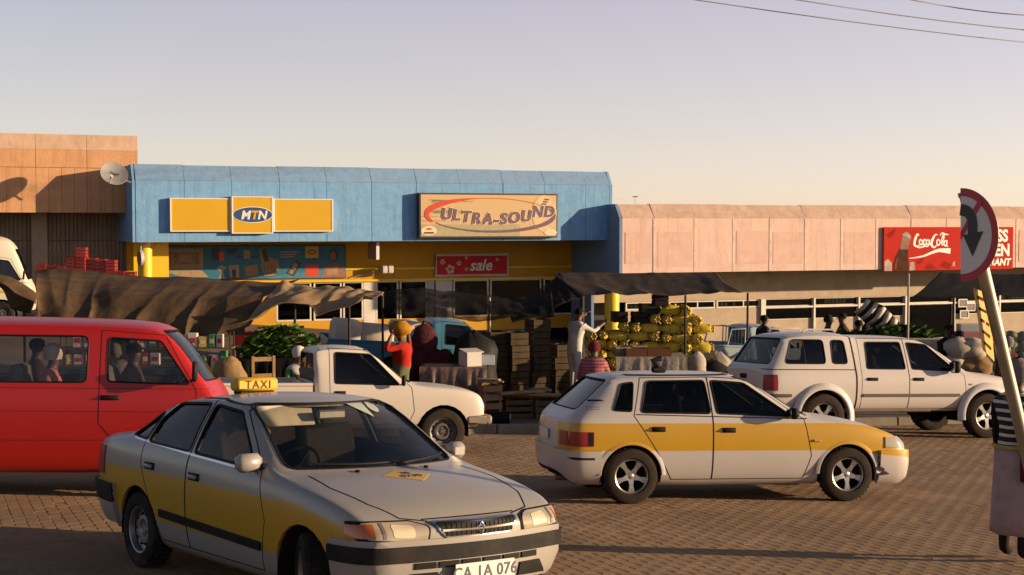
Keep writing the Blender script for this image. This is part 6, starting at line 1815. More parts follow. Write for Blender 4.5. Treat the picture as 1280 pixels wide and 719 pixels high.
# ---- stacked bags of yellow-green produce
def bag_mesh(seed):
    rn = random.Random(seed); rows = []
    L = .42
    for i in range(9):
        f = i / 8; x = -L / 2 + L * f
        rad = .110 * (sin(pi * (.08 + .84 * f)) ** .45) * (1 if 0 < i < 8 else .45)
        rows.append([Vector((x, rad * 1.0 * cos(a) * (1 + .10 * noise.noise((x * 9, cos(a) * 2, seed))), .10 + rad * .95 * sin(a) * (1 + .12 * noise.noise((x * 9, sin(a) * 2, seed + 5))))) for a in [2 * pi * j / 12 for j in range(13)]])
    m = MB(); m.grid(rows); m.add(rows[0][:-1], [tuple(range(11, -1, -1))]); m.add(rows[-1][:-1], [tuple(range(12))])
    for e in (-1, 1):
        for j in range(6):
            a = 2 * pi * j / 6 + seed; c = Vector((e * (L / 2 + .01), .055 * cos(a), .10 + .055 * sin(a)))
            m.cbox(c, (.05, .045, .045), .015, Matrix.Rotation(a, 3, 'X'), mi=1)
    for j in range(11):
        a = rn.uniform(0, 2 * pi); x = rn.uniform(-.17, .17); c = Vector((x, .088 * cos(a), .10 + .084 * sin(a)))
        m.cbox(c, (rn.uniform(.03, .07), rn.uniform(.03, .05), rn.uniform(.03, .05)), .014, Matrix.Rotation(a, 3, 'X') @ Matrix.Rotation(rn.uniform(-.5, .5), 3, 'Z'), mi=0 if rn.random() < .72 else 2)
    return m
m_bagy = M("produce_yellow", (.70, .52, .075), .85, var=.45, scale=9, dirt=.5, dirtcol=(.30, .34, .04), dscale=5)
m_bage = M("produce_end", (.56, .38, .12), .7, var=.3, scale=12); m_bagg = M("produce_green", (.26, .34, .05), .85, var=.35, scale=10)
bags = []
for k in range(5):
    o = bag_mesh(k).build("produce_bag", [m_bagy, m_bage, m_bagg], None, smooth=50); bags.append(o.data); bpy.data.objects.remove(o)
def heap_top(px):
    """outline of the heap in the photo"""
    P = [(732, 425), (745, 408), (758, 407), (768, 410), (790, 399), (800, 399), (815, 389), (832, 383), (858, 384), (872, 390), (882, 392)]
    for a, b in zip(P[:-1], P[1:]):
        if a[0] <= px <= b[0]: return a[1] + (b[1] - a[1]) * (px - a[0]) / (b[0] - a[0])
    return 430
rn = random.Random(21)
dep = 29.3; tops = []
for lay in range(11):
    px = 734.0; odd = 0
    while px < 878:
        stretcher = ((lay + int(px / 36)) % 2 == 0)
        wd = (.43 if stretcher else .215) * F_PX / dep
        pxc = px + wd / 2
        b = on_ground(pxc, dep); c = b + Vector((0, 0, lay * .188))
        ytop = 0
        vtop = at(pxc, heap_top(min(880, pxc)), dep).z
        if c.z + .2 < vtop + .10 and pxc < 884:
            tops.append((pxc, wd / 2, c.z + .19))
            for row in range(3 if stretcher else 2):
                o = link("produce_bag", bags[rn.randrange(5)])
                o.location = c + Vector((rn.uniform(-.01, .01), row * (.40 if stretcher is False else .215) + rn.uniform(-.02, .02), rn.uniform(-.006, .004)))
                o.rotation_euler = (rn.uniform(-.15, .15), rn.uniform(-.06, .06), (0 if stretcher else pi / 2) + rn.uniform(-.16, .16))
                tag(o, "net bag of yellow-green produce in the big heap under the brown canopy", "bag", "stacked bags of yellow-green produce")
        px += wd; odd += 1
for k, (px, y, wpx) in enumerate(((774, 404, 18), (800, 402, 20), (811, 391, 22), (825, 384, 17))):
    zz = max([t_[2] for t_ in tops if abs(t_[0] - px) < t_[1] + 6]); c = at(px, y + 6, 29.45); c.z = zz; m = MB(); W = wpx / F_PX * 29.5
    r = crate("fruit_crate", c, (W, .4, .22), .1, M("black_crate", (.03, .026, .022), .7), ["dark crate low on the produce heap", "dark crate second lowest on the produce heap", "dark crate near the top of the produce heap", "dark crate crowning the produce heap"][k], None, 2, gap=.12)
# ---- sacks
def sack(px, dep, w, h, mat, label, z=0, seed=0, rz=0.0, d=None, cat="sack", group=None):
    d = d or w * .7; m = MB(); rows = []
    for i in range(9):
        f = i / 8; k = (sin(pi * min(1, .12 + .80 * f)) ** .5) * (1 if i < 8 else .4)
        rows.append([Vector((w / 2 * k * cos(a) * (1 + .34 * noise.noise((cos(a) * 1.5, f * 3, seed)) + .12 * noise.noise((cos(a) * 5, f * 8, seed))), d / 2 * k * sin(a) * (1 + .34 * noise.noise((sin(a) * 1.5, f * 3, seed + 3))), h * f + .12 * h * noise.noise((cos(a) * 2, sin(a) * 2, seed + f)) - .01)) for a in [2 * pi * j / 16 for j in range(17)]])
    m.grid(rows); m.add(rows[-1][:-1], [tuple(range(16))]); m.add(rows[0][:-1], [tuple(range(15, -1, -1))])
    o = m.build("sack", mat, None, smooth=60); o.location = on_ground(px, dep) + Vector((0, 0, z)); o.rotation_euler = (0, 0, rz)
    return tag(o, label, cat, group)
m_sackw = M("woven_sack", (.46, .40, .33), .75, var=.25, scale=6, bump=.3, bscale=50, dirt=.5); m_sackb = M("jute_sack", (.30, .19, .09), .9, var=.3, scale=8, bump=.4, bscale=60)
m_sackr = M("dark_red_net", (.075, .02, .022), .8, var=.5, scale=14, bump=.6, bscale=30); m_sackk = M("black_sack", (.02, .019, .018), .6, var=.4)
sack(872, 28.2, .36, .62, m_sackw, "pale woven sack slumped against the produce heap", .55, 2)
sack(872, 28.2, .55, .58, m_sackk, "black sack under the pale one beside the produce heap", 0, 3)
sack(893, 28.6, .8, 1.0, m_sackk, "tall dark sack behind the canopy window of the double-cab", 0, 4)
sack(898, 29.4, .85, 1.15, m_sackw, "big pale sack beside the pale blue pickup", 0, 5)
for k, (px, z, w) in enumerate(((522, 0, .5), (543, 0, .5), (530, .45, .5), (556, 0, .42))):
    sack(px, 26.6, w, .62, m_sackr, ["dark red net sack close to the person in the red jacket", "dark red net sack in the middle of its heap", "dark red net sack topping its heap", "dark red net sack beside the oilcloth table"][k], .55 + z, 6 + k)
for k, px in enumerate((520, 545)): crate("fruit_crate", on_ground(px, 26.6), (.46, .5, .56), .1, m_crate2, ["brown crate under the red sacks close to the person in red", "brown crate under the red sacks close to the oilcloth table"][k], None, 3)
sack(590, 26.5, .9, 1.5, m_sackk, "huge black bag bulging behind the white carton", 0, 11)
sack(284, 22.2, .55, .5, m_sackb, "brown jute sack behind the minibus windscreen", .62, 12)
crate("wooden_box", on_ground(284, 22.2), (.6, .5, .62), .1, m_wood, "dark wooden box under the brown jute sack", None, 3)
for k, (px, z) in enumerate(((1192, 0), (1212, 0), (1200, .36), (1224, .0), (1216, .36))):
    sack(px, 28.8, .62, .42, m_sackb if k % 2 else m_sackw, ["pale sack low in the heap behind the pickup bonnet", "brown sack low in the heap behind the pickup bonnet", "pale sack on top of the heap behind the pickup bonnet", "brown-topped sack at the end of the heap near the street sign", "pale sack leaning on the heap near the street sign"][k], .75 + z, 20 + k)
for k, px in enumerate((1194, 1220)): crate("fruit_crate", on_ground(px, 28.8), (.55, .55, .76), .1, m_crate, ["tall crate under the sacks by the white table", "tall crate under the sacks by the street sign"][k], None, 4)
m_sackg = M("grey_green_bags", (.20, .22, .14), .7, var=.5, scale=7)
k = 0
for i in range(3):
    for j in range(5):
        sack(1252 + i * 14, 27.6 + .1 * j, .30, .24, m_sackg, "grey-green cabbage bag in the wall of bags behind the street sign", .30 * 0 + .205 * (j + 3), 30 + k, cat="bag", group="wall of cabbage bags"); k += 1
    for j in range(3): sack(1252 + i * 14, 27.6, .32, .23, m_sackg, "grey-green cabbage bag in the wall of bags behind the street sign", .205 * j, 60 + k, cat="bag", group="wall of cabbage bags"); k += 1
for k2, px in enumerate((1262, 1284)): sack(px, 24.6, .5, .55, M("patterned_wrap", (.22, .18, .17), .8, var=.6, scale=14), ["patterned bundle by the kerb behind the striped jersey", "patterned bundle by the kerb beyond the leaning pole"][k2], .25, 80 + k2, cat="bundle")
for k2, px in enumerate((1262, 1284)): crate("fruit_crate", on_ground(px, 24.6), (.45, .45, .26), .1, m_crate2, ["low crate under the bundle behind the striped jersey", "low crate under the bundle beyond the leaning pole"][k2], None, 2)

# ---- leafy produce
m_leaf = M("cabbage_leaf", (.09, .17, .035), .6, var=.45, scale=8); m_leafl = M("pale_cabbage_leaf", (.34, .40, .11), .6, var=.3, scale=8); m_leafd = M("dark_greens", (.025, .055, .018), .7, var=.5, scale=9)
def cabbage_mesh(seed, r=.11, spread=1.25, mats=3):
    rn = random.Random(seed); m = MB()
    m.lathe([(.02, 0), (r * .7, r * .25), (r * .95, r * .9), (r * .7, r * 1.55), (.02, r * 1.8)], 12, 0)
    for j in range(13):
        a = j * 2.4; el = .15 + .9 * (j / 13); L = r * rn.uniform(1.3, 1.9); wd = r * rn.uniform(.8, 1.2)
        d = Vector((cos(a) * cos(el), sin(a) * cos(el), sin(el))); s = Vector((-sin(a), cos(a), 0)); o = Vector((0, 0, r * .5))
        rows = []
        for q in range(4):
            f = q / 3; c = o + d * (r * .6 + L * f) * spread * .75 + Vector((0, 0, -.25 * L * f * f)); ww = wd * sin(pi * (.25 + .7 * f)) * .9
            rows.append([c + s * ww * e + Vector((0, 0, .25 * ww * e * e * 2 + rn.uniform(-.01, .01))) for e in (-1, -.5, 0, .5, 1)])
        m.grid(rows, mi=1 if rn.random() < .35 else 0)
    return m
cabs = []
for k in range(4):
    o = cabbage_mesh(k).build("cabbage", [m_leaf, m_leafl], None, smooth=50, fix=False); cabs.append(o.data); bpy.data.objects.remove(o)
rn = random.Random(31); zc_ = topz(t_cab, h3) + .015
k = 0
for lay, n in ((0, 7), (1, 6), (2, 4)):
    for row in range(3 - lay):
        for i in range(n):
            x = t_cab.location.x + (i - (n - 1) / 2) * .165 + rn.uniform(-.02, .02); y = t_cab.location.y - .22 + row * .24 + lay * .1
            o = link("cabbage", cabs[rn.randrange(4)]); o.location = (x, y, zc_ + lay * .155); o.rotation_euler = (rn.uniform(-.2, .2), rn.uniform(-.2, .2), rn.uniform(0, 6))
            tag(o, "leafy green cabbage piled on the black-cloth table", "cabbage", "cabbages on the black-cloth table")
greens = []
for k in range(3):
    o = cabbage_mesh(40 + k, .10, 2.0).build("leafy_bunch", [m_leafd, m_leaf], None, smooth=50, fix=False); greens.append(o.data); bpy.data.objects.remove(o)
for i in range(11):
    for row in range(2):
        o = link("leafy_bunch", greens[rn.randrange(3)]); o.location = (t_grn.location.x - .75 + i * .155, t_grn.location.y - .2 + row * .34, topz(t_grn, h6) - .002 + (.06 if row else 0)); o.rotation_euler = (0, 0, rn.uniform(0, 6)); o.scale = (.95, .95, .8) if i < 5 else (1.2, 1.2, 1.15)
        tag(o, "bunch of dark leafy greens on the table behind the double-cab pickup", "greens", "leafy bunches on the market table")
# ---- packets and boxes on the long goods table
cols_ = [("packet_red", (.50, .03, .03)), ("packet_white", (.62, .55, .48)), ("packet_pink", (.55, .20, .20)), ("packet_green", (.06, .22, .07)), ("packet_yellow", (.58, .40, .06))]
zc_ = topz(t_left, h4) + .014; gi = 0
shelf = thing("goods_rack", t_left.location + Vector((0, .15, h4 + .014)), 0, "wire goods rack standing on the long table, full of packets", "rack")
for z in (.0, .28):
    m = MB(); m.box((0, 0, z + .008), (w4 * .98, .34, .016)); m.build("rack_shelf", m_wood, shelf)
for x in (-w4 * .48, -.2, w4 * .48):
    for y in (-.15, .15): m = MB(); m.cyl((x, y, 0), (x, y, .54), .012, n=6); m.build("rack_post", m_pole, shelf)
rn = random.Random(77)
for z in (.0, .28):
    x = -w4 * .46
    while x < w4 * .44:
        nm, cc = cols_[rn.choice((0, 1, 0, 2, 1, 3, 4) if x < .6 else (1, 4, 2, 3, 3, 1))]; ww, hh = rn.uniform(.10, .17), rn.uniform(.15, .24)
        if rn.random() < .88:
            m = MB(); m.cbox((0, 0, hh / 2), (ww, .12, hh), .012)
            m.cbox((0, -.0605, hh * .5), (ww * .6, .004, hh * .35), .001, mi=1)
            o = m.build("packet", [M(nm, cc, .5, var=.15), M("packet_white" if nm != "packet_white" else "packet_red", cols_[1 if nm != "packet_white" else 0][1], .5)])
            o.location = shelf.location + Vector((x + ww / 2, -.08, z + .016)); o.rotation_euler = (0, 0, rn.uniform(-.15, .15))
            tag(o, "%s printed packet on the wire goods rack" % nm.split("_")[1], "packet", "packets on the goods rack, " + nm.split("_")[1])
        x += ww + rn.uniform(.01, .03)
m = MB(); m.cbox((0, 0, .11), (.5, .34, .22), .01); m.box((0, 0, .235), (.54, .38, .03)); o = m.build("cool_box", [M("coolbox_red", (.34, .03, .025), .4)], None); p = at(306, 431, 25.4); o.location = p
tag(o, "red cool box on the shelf beside the cabbages", "cool box")
p0 = p
sh_t, ww_, hh_ = table("market_table", 286, 330, 432, 25.2, .5, "narrow table carrying the red cool box")
o.location = sh_t.location + Vector((0, 0, hh_))
m = MB(); c = on_ground(331, 22.9)
chair = thing("wooden_chair", c, .4, "wooden chair with an open back before the cabbage table", "chair")
for sx in (-1, 1):
    m = MB(); m.box((sx * .17, .16, .55), (.045, .045, 1.1)); m.build("back_leg", m_woodl, chair)
    m = MB(); m.box((sx * .17, -.16, .22), (.045, .045, .44)); m.build("front_leg", m_woodl, chair)
m = MB(); m.cbox((0, 0, .45), (.40, .40, .04), .008); m.build("seat", m_woodl, chair)
for z in (.78, 1.05): m = MB(); m.box((0, .16, z), (.30, .03, .07)); m.build("back_rail", m_woodl, chair)

# goods on the beds of the blue pickup
bp_ = [o for o in bpy.data.objects if o.get("label", "").startswith("bright blue pickup")][0]
bpy.context.view_layer.update()
def in_bed(root, x, y, z): return root.matrix_world @ Vector((x, y, z))
for k, (x, l, hgt) in enumerate(((-2.25, .62, .42), (-2.95, .75, .36), (-3.60, .6, .40))):
    m = MB(); m.cbox((0, 0, hgt / 2), (l, 1.05, hgt), .06); o = m.build("wrapped_load", M("load_canvas", (.62, .52, .42), .8, var=.2, scale=3, bump=.4, bscale=10), None, smooth=45)
    o.matrix_world = bp_.matrix_world @ Matrix.Translation((x, 0, .60)) @ Matrix.Rotation((-.05, .03, .06)[k], 4, 'Y')
    o.scale = (1, 1, 1.9)
    tag(o, ["cream wrapped load behind the blue pickup's cab", "cream wrapped load in the middle of the blue pickup's bed", "cream wrapped load at the blue pickup's tailgate"][k], "load")
# goods pictures and cartons by the right-hand stall
for k, (px, y, w, h, cc) in enumerate(((1217, 432, .55, .30, (.60, .24, .24)), (1217, 421, .50, .16, (.62, .58, .55)))):
    m = MB(); m.cbox((0, 0, h / 2), (w, .3, h), .01); o = m.build("carton", M("carton_%d" % k, cc, .7, var=.1)); p = at(px, y, 29.3)
    if k == 0: base = table("market_table", 1204, 1232, 434, 29.2, .5, "narrow table with the pink carton by the street sign"); zt = base[0].location.z + base[2]; o.location = (base[0].location.x, base[0].location.y, zt)
    else: o.location = (base[0].location.x + .02, base[0].location.y, zt + .30)
    tag(o, ["pink carton on the narrow table by the street sign", "white carton on top of the pink one"][k], "box")
for k, (px, y) in enumerate(((1204, 379), (1214, 384), (1206, 393))):
    t, z = fp(px, y, PD + .1); r = thing("framed_picture", fw(t, PD + .075, z - .15), PSI, ["pale picture frame hung highest on the shop wall", "pale picture frame hung beside the post on the shop wall", "pale picture frame hung lowest on the shop wall"][k], "picture")
    for a, b, c, d in ((-.2, 0, .2, .03), (-.2, .27, .2, .30), (-.2, .03, -.17, .27), (.17, .03, .2, .27)):
        m = MB(); m.box(((a + c) / 2, 0, (b + d) / 2), (c - a, .03, d - b)); m.build("frame_bar", m_signwhite, r)
    m = MB(); m.box((0, .004, .15), (.33, .01, .23)); m.build("picture", M("dim_picture", (.12, .09, .08), .5, var=.5), r)
# striped sunshade leaning by the group
r = thing("striped_umbrella", at(1104, 424, 31.2), 0, "folded black and white striped sunshade slanting above the shoppers", "umbrella")
a_, b_ = at(1076, 382, 31.2) - r.location, at(1121, 412, 31.2) - r.location
n_ = 10
for k in range(n_):
    f0, f1 = k / n_, (k + 1) / n_; perp = Vector((.45, -.2, .55))
    rows = []
    for f in (f0, f1):
        c = a_.lerp(b_, f); rows.append([c + perp * (e * (.42 - .3 * abs(f - .4))) + Vector((0, -.10 * cos(e * 2.2), 0)) for e in (-.9, -.45, 0, .45, .9)])
    m = MB(); m.grid(rows); o = m.build("canopy_stripe", M("umbrella_black", (.02, .02, .022), .7) if k % 2 else M("umbrella_white", (.58, .52, .45), .7), r, smooth=60)
    md = o.modifiers.new("thickness", 'SOLIDIFY'); md.thickness = .006
m = MB(); m.cyl(b_ + Vector((.05, 0, -1.75)), a_.lerp(b_, .5), .02, n=8); m.build("shaft", m_pole, r)

# ---------------------------------------------------------------- bent no-U-turn sign
SD = 9.45
base = at(1337, 771, SD); base.z = road_z(base.x, base.y)
r = thing("road_sign", base, 0, "leaning no U-turn sign, its round plate bent in half, yellow plate below", "road sign")
top = at(1206, 240, SD); pv = (top - base)
m_post = M("galvanised_post", (.34, .29, .19), .45, metal=.55, var=.2, scale=6, dirt=.5, dirtcol=(.22, .16, .09))
m = MB(); m.cyl((0, 0, -.1), pv * .995, .042, n=18); m.build("post", m_post, r, smooth=50)
m = MB(); m.cyl(pv * .99, pv * 1.0, .047, n=18); m.build("post_cap", m_post, r, smooth=50)
ctr = at(1204, 294, SD - .16) - base
up = Vector((-.015, 0, 1)).normalized(); yaw_s = radians(-59)
rt = Vector((cos(yaw_s), -sin(yaw_s) * -1, 0)); rt = Vector((cos(yaw_s), sin(yaw_s), 0)); rt = (rt - up * rt.dot(up)).normalized()
nrm = rt.cross(up)        # faces the camera side
if nrm.y > 0: nrm = -nrm
RS = .305
lf = Vector((.36, .93, 0)); lf = (lf - up * lf.dot(up)).normalized()      # folded half runs back from the crease
crease = ctr + rt * -.02
m_swhite = M("sign_face_grey_white", (.74, .70, .70), .45, var=.12, scale=5, dirt=.35, dirtcol=(.5, .46, .45)); m_sred = M("sign_border_red", (.46, .02, .045), .45, var=.1); m_sblk = M("sign_arrow_black", (.02, .02, .025), .5); m_sback = M("sign_back_grey", (.30, .28, .26), .5, metal=.4, var=.1)
def half(rad, off, name, mat, th=.003, inner=0.0):
    pts = [(rad * sin(a), rad * cos(a)) for a in [pi * i / 24 for i in range(25)]]
    m = MB()
    if inner:
        pin = [(inner * sin(a), inner * cos(a)) for a in [pi * i / 24 for i in range(25)]]
        rows = [[crease + rt * x + up * y + nrm * (off + th) for x, y in q] for q in (pts, pin)]; m.grid(rows)
    else: m.prism(pts, crease + nrm * off, rt, up, nrm * th)
    return m.build(name, mat, r)
half(RS, -.003, "plate", m_sback); half(RS * .985, .0005, "face", m_swhite, .001)
half(RS, .001, "border", m_sred, .002, RS * .83)
fold = [(RS * sin(a), RS * cos(a)) for a in [pi * i / 20 for i in range(21)]]
m = MB(); m.prism(fold, crease + nrm * -.003, lf, up, nrm * -.003); m.build("folded_half", m_sback, r)
m = MB(); m.prism([(x * .99, y * .99) for x, y in fold], crease + nrm * -.0072, lf, up, nrm * -.001); m.build("folded_face", m_sred, r)
def on_sign(pts, off, name, mat):
    m = MB(); m.prism(pts, crease + nrm * off, rt, up, nrm * .0012); return m.build(name, mat, r)
on_sign([(.003, -.03), (.003, .02), (.155, .235), (.185, .21)], .0045, "slash", m_sred)
aw = [(0.0, .165), (.05, .155), (.085, .125), (.10, .08), (.10, .0)]
L_, R_2 = ribbon(spline(aw, 5), .075)
mm = MB(); n_ = len(L_); mm.add([crease + rt * p[0] + up * p[1] + nrm * .0065 for p in L_ + R_2], [(i, i + 1, n_ + i + 1, n_ + i) for i in range(n_ - 1)]); mm.build("arrow_shaft", m_sblk, r)
on_sign([(.025, .0), (.185, .025), (.10, -.135)], .0062, "arrow_head", m_sblk)
for s_ in (-1, 1):
    m = MB(); c = crease + rt * .08 + up * (.12 * s_) - nrm * .03; m.cbox(c, (.05, .03, .04), .006); m.build("bracket", m_sback, r)
# yellow plate below, turned away
q = [at(1217, 360, SD - .02) - base, at(1236, 368, SD + .22) - base, at(1243, 452, SD + .22) - base, at(1229, 437, SD - .02) - base]
m = MB(); nn = (q[1] - q[0]).cross(q[3] - q[0]).normalized()
m.add([p for p in q] + [p + nn * .004 for p in q], [(0, 1, 2, 3), (7, 6, 5, 4), (0, 4, 5, 1), (1, 5, 6, 2), (2, 6, 7, 3), (3, 7, 4, 0)]); yp = m.build("yellow_plate", M("plate_yellow_old", (.60, .33, .03), .5, var=.25, scale=9, dirt=.5, dirtcol=(.30, .17, .04), dscale=12), r)
sg_ = 1 if nn.y < 0 else -1
for k in range(5):
    f0 = .10 + .18 * k; a = q[0].lerp(q[3], f0); b = q[1].lerp(q[2], f0); a2, b2 = q[0].lerp(q[3], f0 + .05), q[1].lerp(q[2], f0 + .05); o_ = nn * (.006 if sg_ > 0 else -.002)
    m = MB(); m.add([a.lerp(b, .18) + o_, a.lerp(b, .8) + o_, a2.lerp(b2, .8) + o_, a2.lerp(b2, .18) + o_], [(0, 1, 2, 3)]); m.build("worn_marking", M("faded_ink", (.05, .03, .015), .95), yp)
# ================================================================= PEOPLE
m_skin = M("skin_brown", (.11, .055, .032), .55, var=.12, scale=8); m_hair = M("hair_black", (.012, .010, .009), .8, var=.3)
m_eye = M("eye_white", (.6, .57, .52), .3)
ARMS = {'down': ((.0, .06, -.28), (.06, .07, -.53)), 'carry': ((.10, .24, -.04), (.05, .13, .24)), 'reach': ((.22, .07, -.12), (.50, .04, .02)), 'lap': ((.04, .09, -.27), (.26, -.03, -.30)),
        'close': ((.0, .0, -.28), (.06, .0, -.53)), 'wheel': ((.13, .09, -.24), (.42, .02, -.10)), 'fold': ((.06, .08, -.27), (.20, -.16, -.20)), 'up': ((.18, .12, .05), (.40, .06, .18))}
def person(pos, yaw, label, shirt, legs, h=1.66, sit=False, lean=0.0, arms=('down', 'down'), hat=None, skirt=None, stride=.0, head_turn=0.0, mat=None, shoes=None, group=None, extra=None, sleeves=None, bulk=1.0):
    """one continuous body grown from a posed skeleton; x forward, y left"""
    root = thing("person", pos, yaw, label, "person", group, mat=mat)
    k = h / 1.66; P, E_, Rr, reg = [], [], [], []
    def v(p, r, g, par=None):
        P.append(Vector(p) * k); Rr.append(r * k); reg.append(g)
        if par is not None: E_.append((par, len(P) - 1))
        return len(P) - 1
    hz_ = .46 if sit else .90
    def tor(x, y, z): # lean the torso about the hip
        return (x * cos(lean) + z * sin(lean), y, hz_ + z * cos(lean) - x * sin(lean))
    pel = v((0, 0, hz_), (.135), 'l'); wa = v(tor(0, 0, .17), .125, 's', pel); ch = v(tor(.01, 0, .36), .145, 's', wa); ub = v(tor(0, 0, .47), .10, 's', ch); nk = v(tor(.01, 0, .555), .058, 'k', ub)
    hb = v(tor(.035, 0, .62), .072, 'k', nk); hm = v(tor(.035, 0, .69), .090, 'k', hb); ht = v(tor(.02, 0, .755), .072, 'k', hm)
    hands = []
    for i, sg in enumerate((1, -1)):
        sh_ = v(tor(0, sg * .165, .455), .070, 's', ub); S_ = Vector(tor(0, sg * .165, .455))
        e, hd = ARMS[arms[i]]
        el = S_ + Vector((e[0] + lean * .1, e[1] * sg, e[2])); wr = S_ + Vector((hd[0] + lean * .1, hd[1] * sg, hd[2]))
        sl_ = sleeves or 's'; me_ = v(S_.lerp(el, .5), .054, sl_, sh_); a = v(el, .046, sl_, me_); a2 = v(Vector(el).lerp(wr, .5), .043, 's' if not sleeves else sleeves, a); w = v(wr, .030, 'k', a2)
        d = (wr - el).normalized(); pm_ = v(wr + d * .055, .036, 'k', w); hands.append((wr * k, d, sg))
        hp = v((0.0, sg * .095, hz_ - .03), .105, 'l', pel)
        if sit: kn = v((.42, sg * .12, hz_ + .01), .068, 'l', hp); an = v((.42, sg * .12, .07), .045, 'l', kn); to = v((.56, sg * .13, .035), .04, 'f', an)
        else:
            st_ = stride * sg; kn = v((.03 + st_ * .5, sg * .10, .48), .068, 'l', hp); an = v((st_ - .02, sg * .10, .08), .045, 'l', kn); to = v((st_ + .13, sg * .115, .038), .038, 'f', an)
    me = bpy.data.meshes.new("tmp"); me.from_pydata([tuple(p) for p in P], E_, [])
    o = bpy.data.objects.new("tmp", me); COL.objects.link(o)
    md = o.modifiers.new("skin", 'SKIN'); md.use_smooth_shade = True
    sv = me.skin_vertices[0].data
    for i, r_ in enumerate(Rr):
        f = 1.28 if i in (1, 2) else 1.0
        if reg[i] == 's': r_ *= bulk
        sv[i].radius = (r_ * f if i in (0, 1, 2, 3) else r_, r_); sv[i].use_root = (i == 0)
    s2 = o.modifiers.new("sub", 'SUBSURF'); s2.levels = 1; s2.render_levels = 1
    dg = bpy.context.evaluated_depsgraph_get(); dg.update()
    m2 = bpy.data.meshes.new_from_object(o.evaluated_get(dg))
    vs = [x.co.copy() for x in m2.vertices]; fs = [tuple(x.vertices) for x in m2.polygons]
    bpy.data.objects.remove(o); bpy.data.meshes.remove(me); bpy.data.meshes.remove(m2)
    slots = {'s': 0, 'l': 1, 'k': 2, 'f': 3, 'x': 6}
    seg = [(P[a], P[b], reg[b]) for a, b in E_]
    mb = MB(); mb.v = [tuple(x) for x in vs]; mb.f = fs
    for f in fs:
        c = sum((vs[i] for i in f), Vector()) / len(f); best = None; bd = 9e9
        for a, b, g in seg:
            ab = b - a; t = max(0, min(1, (c - a).dot(ab) / ab.dot(ab))); dd = (a + ab * t - c).length
            if dd < bd: bd = dd; best = g
        mb.mi.append(slots[best])
    # fingers: four unequal bent ones and a thumb off the side of the palm
    for wr, d, sg in hands:
        side = d.cross(Vector((0, 0, 1)) if abs(d.z) < .8 else Vector((1, 0, 0))).normalized() * sg; pn = d.cross(side).normalized()
        for q, (off, L) in enumerate(((-.026, .070), (-.009, .080), (.009, .076), (.025, .060))):
            b = wr + d * .085 * k + side * off * k
            mb.tube([b, b + d * L * .5 * k, b + (d * L * .85 + pn * .022) * k], [.0095 * k, .009 * k, .007 * k], 5, mi=2)
        b = wr + d * .035 * k - side * .030 * k
        mb.tube([b, b + (d * .03 - side * .022) * k, b + (d * .06 - side * .026 + pn * .01) * k], [.012 * k, .011 * k, .008 * k], 5, mi=2)
    # face on the head: nose, eyes, mouth, ears
    H = P[hm]; fwd = Vector((cos(head_turn) * cos(lean), sin(head_turn), -sin(lean) * .5)).normalized(); sd_ = UZ.cross(fwd).normalized(); u_ = fwd.cross(sd_)
    mb.cyl(H + fwd * .075 * k + u_ * .012 * k, H + fwd * .105 * k - u_ * .022 * k, .008 * k, .017 * k, n=6, mi=2)
    for sg in (-1, 1):
        mb.cyl(H + fwd * .079 * k + sd_ * sg * .032 * k + u_ * .018 * k, H + fwd * .088 * k + sd_ * sg * .032 * k + u_ * .018 * k, .011 * k, .008 * k, n=8, mi=5)
        mb.cbox(H + sd_ * sg * .088 * k, (.03 * k, .016 * k, .05 * k), .006, mi=2)
    mb.cbox(H + fwd * .080 * k - u_ * .045 * k, (.014, .045 * k, .012), .004, mi=4)
    mats = [shirt, legs, m_skin, shoes or M("dark_shoes", (.03, .025, .022), .6), M("lips_brown", (.13, .04, .035), .5), m_eye, extra or shirt]
    mb.build("body", mats, root, smooth=60, fix=False)
    # hair cap or hat
    top = P[ht]; m = MB(); rows = []
    up_ = (P[ht] - P[hb]).normalized()
    rot = Vector((0, 0, 1)).rotation_difference(up_).to_matrix()
    kind, hm_ = hat if hat else ('hair', m_hair)
    pr_ = {'hair': [(.084, -.03), (.091, .0), (.088, .045), (.058, .08), (.01, .090)], 'beanie': [(.100, -.045), (.107, -.01), (.104, .05), (.075, .10), (.02, .125)],
           'wrap': [(.098, -.06), (.110, -.01), (.118, .05), (.095, .11), (.03, .14)], 'brim': [(.095, -.0), (.20, -.015), (.205, -.005), (.10, .02), (.098, .09), (.07, .115), (.01, .12)]}[kind]
    A_ = Matrix.Translation(P[hm] + up_ * .018 * k - fwd * .012 * k) @ rot.to_4x4()
    m.lathe([(a * k, b * k) for a, b in pr_], 18, 0, A_, caps=False); m.add([A_ @ Vector((0, 0, pr_[-1][1] * k + .001))], [])
    m.build("hair" if kind == 'hair' else ("hat" if kind in ('beanie', 'brim') else "head_scarf"), hm_, root, smooth=60)
    if skirt:
        sm, z0, fl = skirt; rows = []; N = 28
        for i in range(7):
            f = i / 6; z = (hz_ + .10) * (1 - f) + z0 * f; rad = .16 + (fl - .16) * f
            rows.append([Vector((rad * .85 * cos(a) * (1 + .06 * f * sin(5 * a)), rad * 1.1 * sin(a) * (1 + .06 * f * cos(4 * a)), z)) * k for a in [2 * pi * j / N for j in range(N + 1)]])
        m = MB(); m.grid(rows); o = m.build("skirt", sm, root, smooth=60); md = o.modifiers.new("thickness", 'SOLIDIFY'); md.thickness = .008
    return root
def cloth(n, c, **k): return M("cloth_" + n, c, .9, var=.22, scale=7, bump=.25, bscale=40, **k)
m_trk = cloth("dark_trousers", (.035, .033, .035)); m_trb = cloth("brown_trousers", (.09, .06, .04)); m_tro = cloth("olive_trousers", (.13, .14, .07))
def P_(px, dep, **k): return on_ground(px, dep)
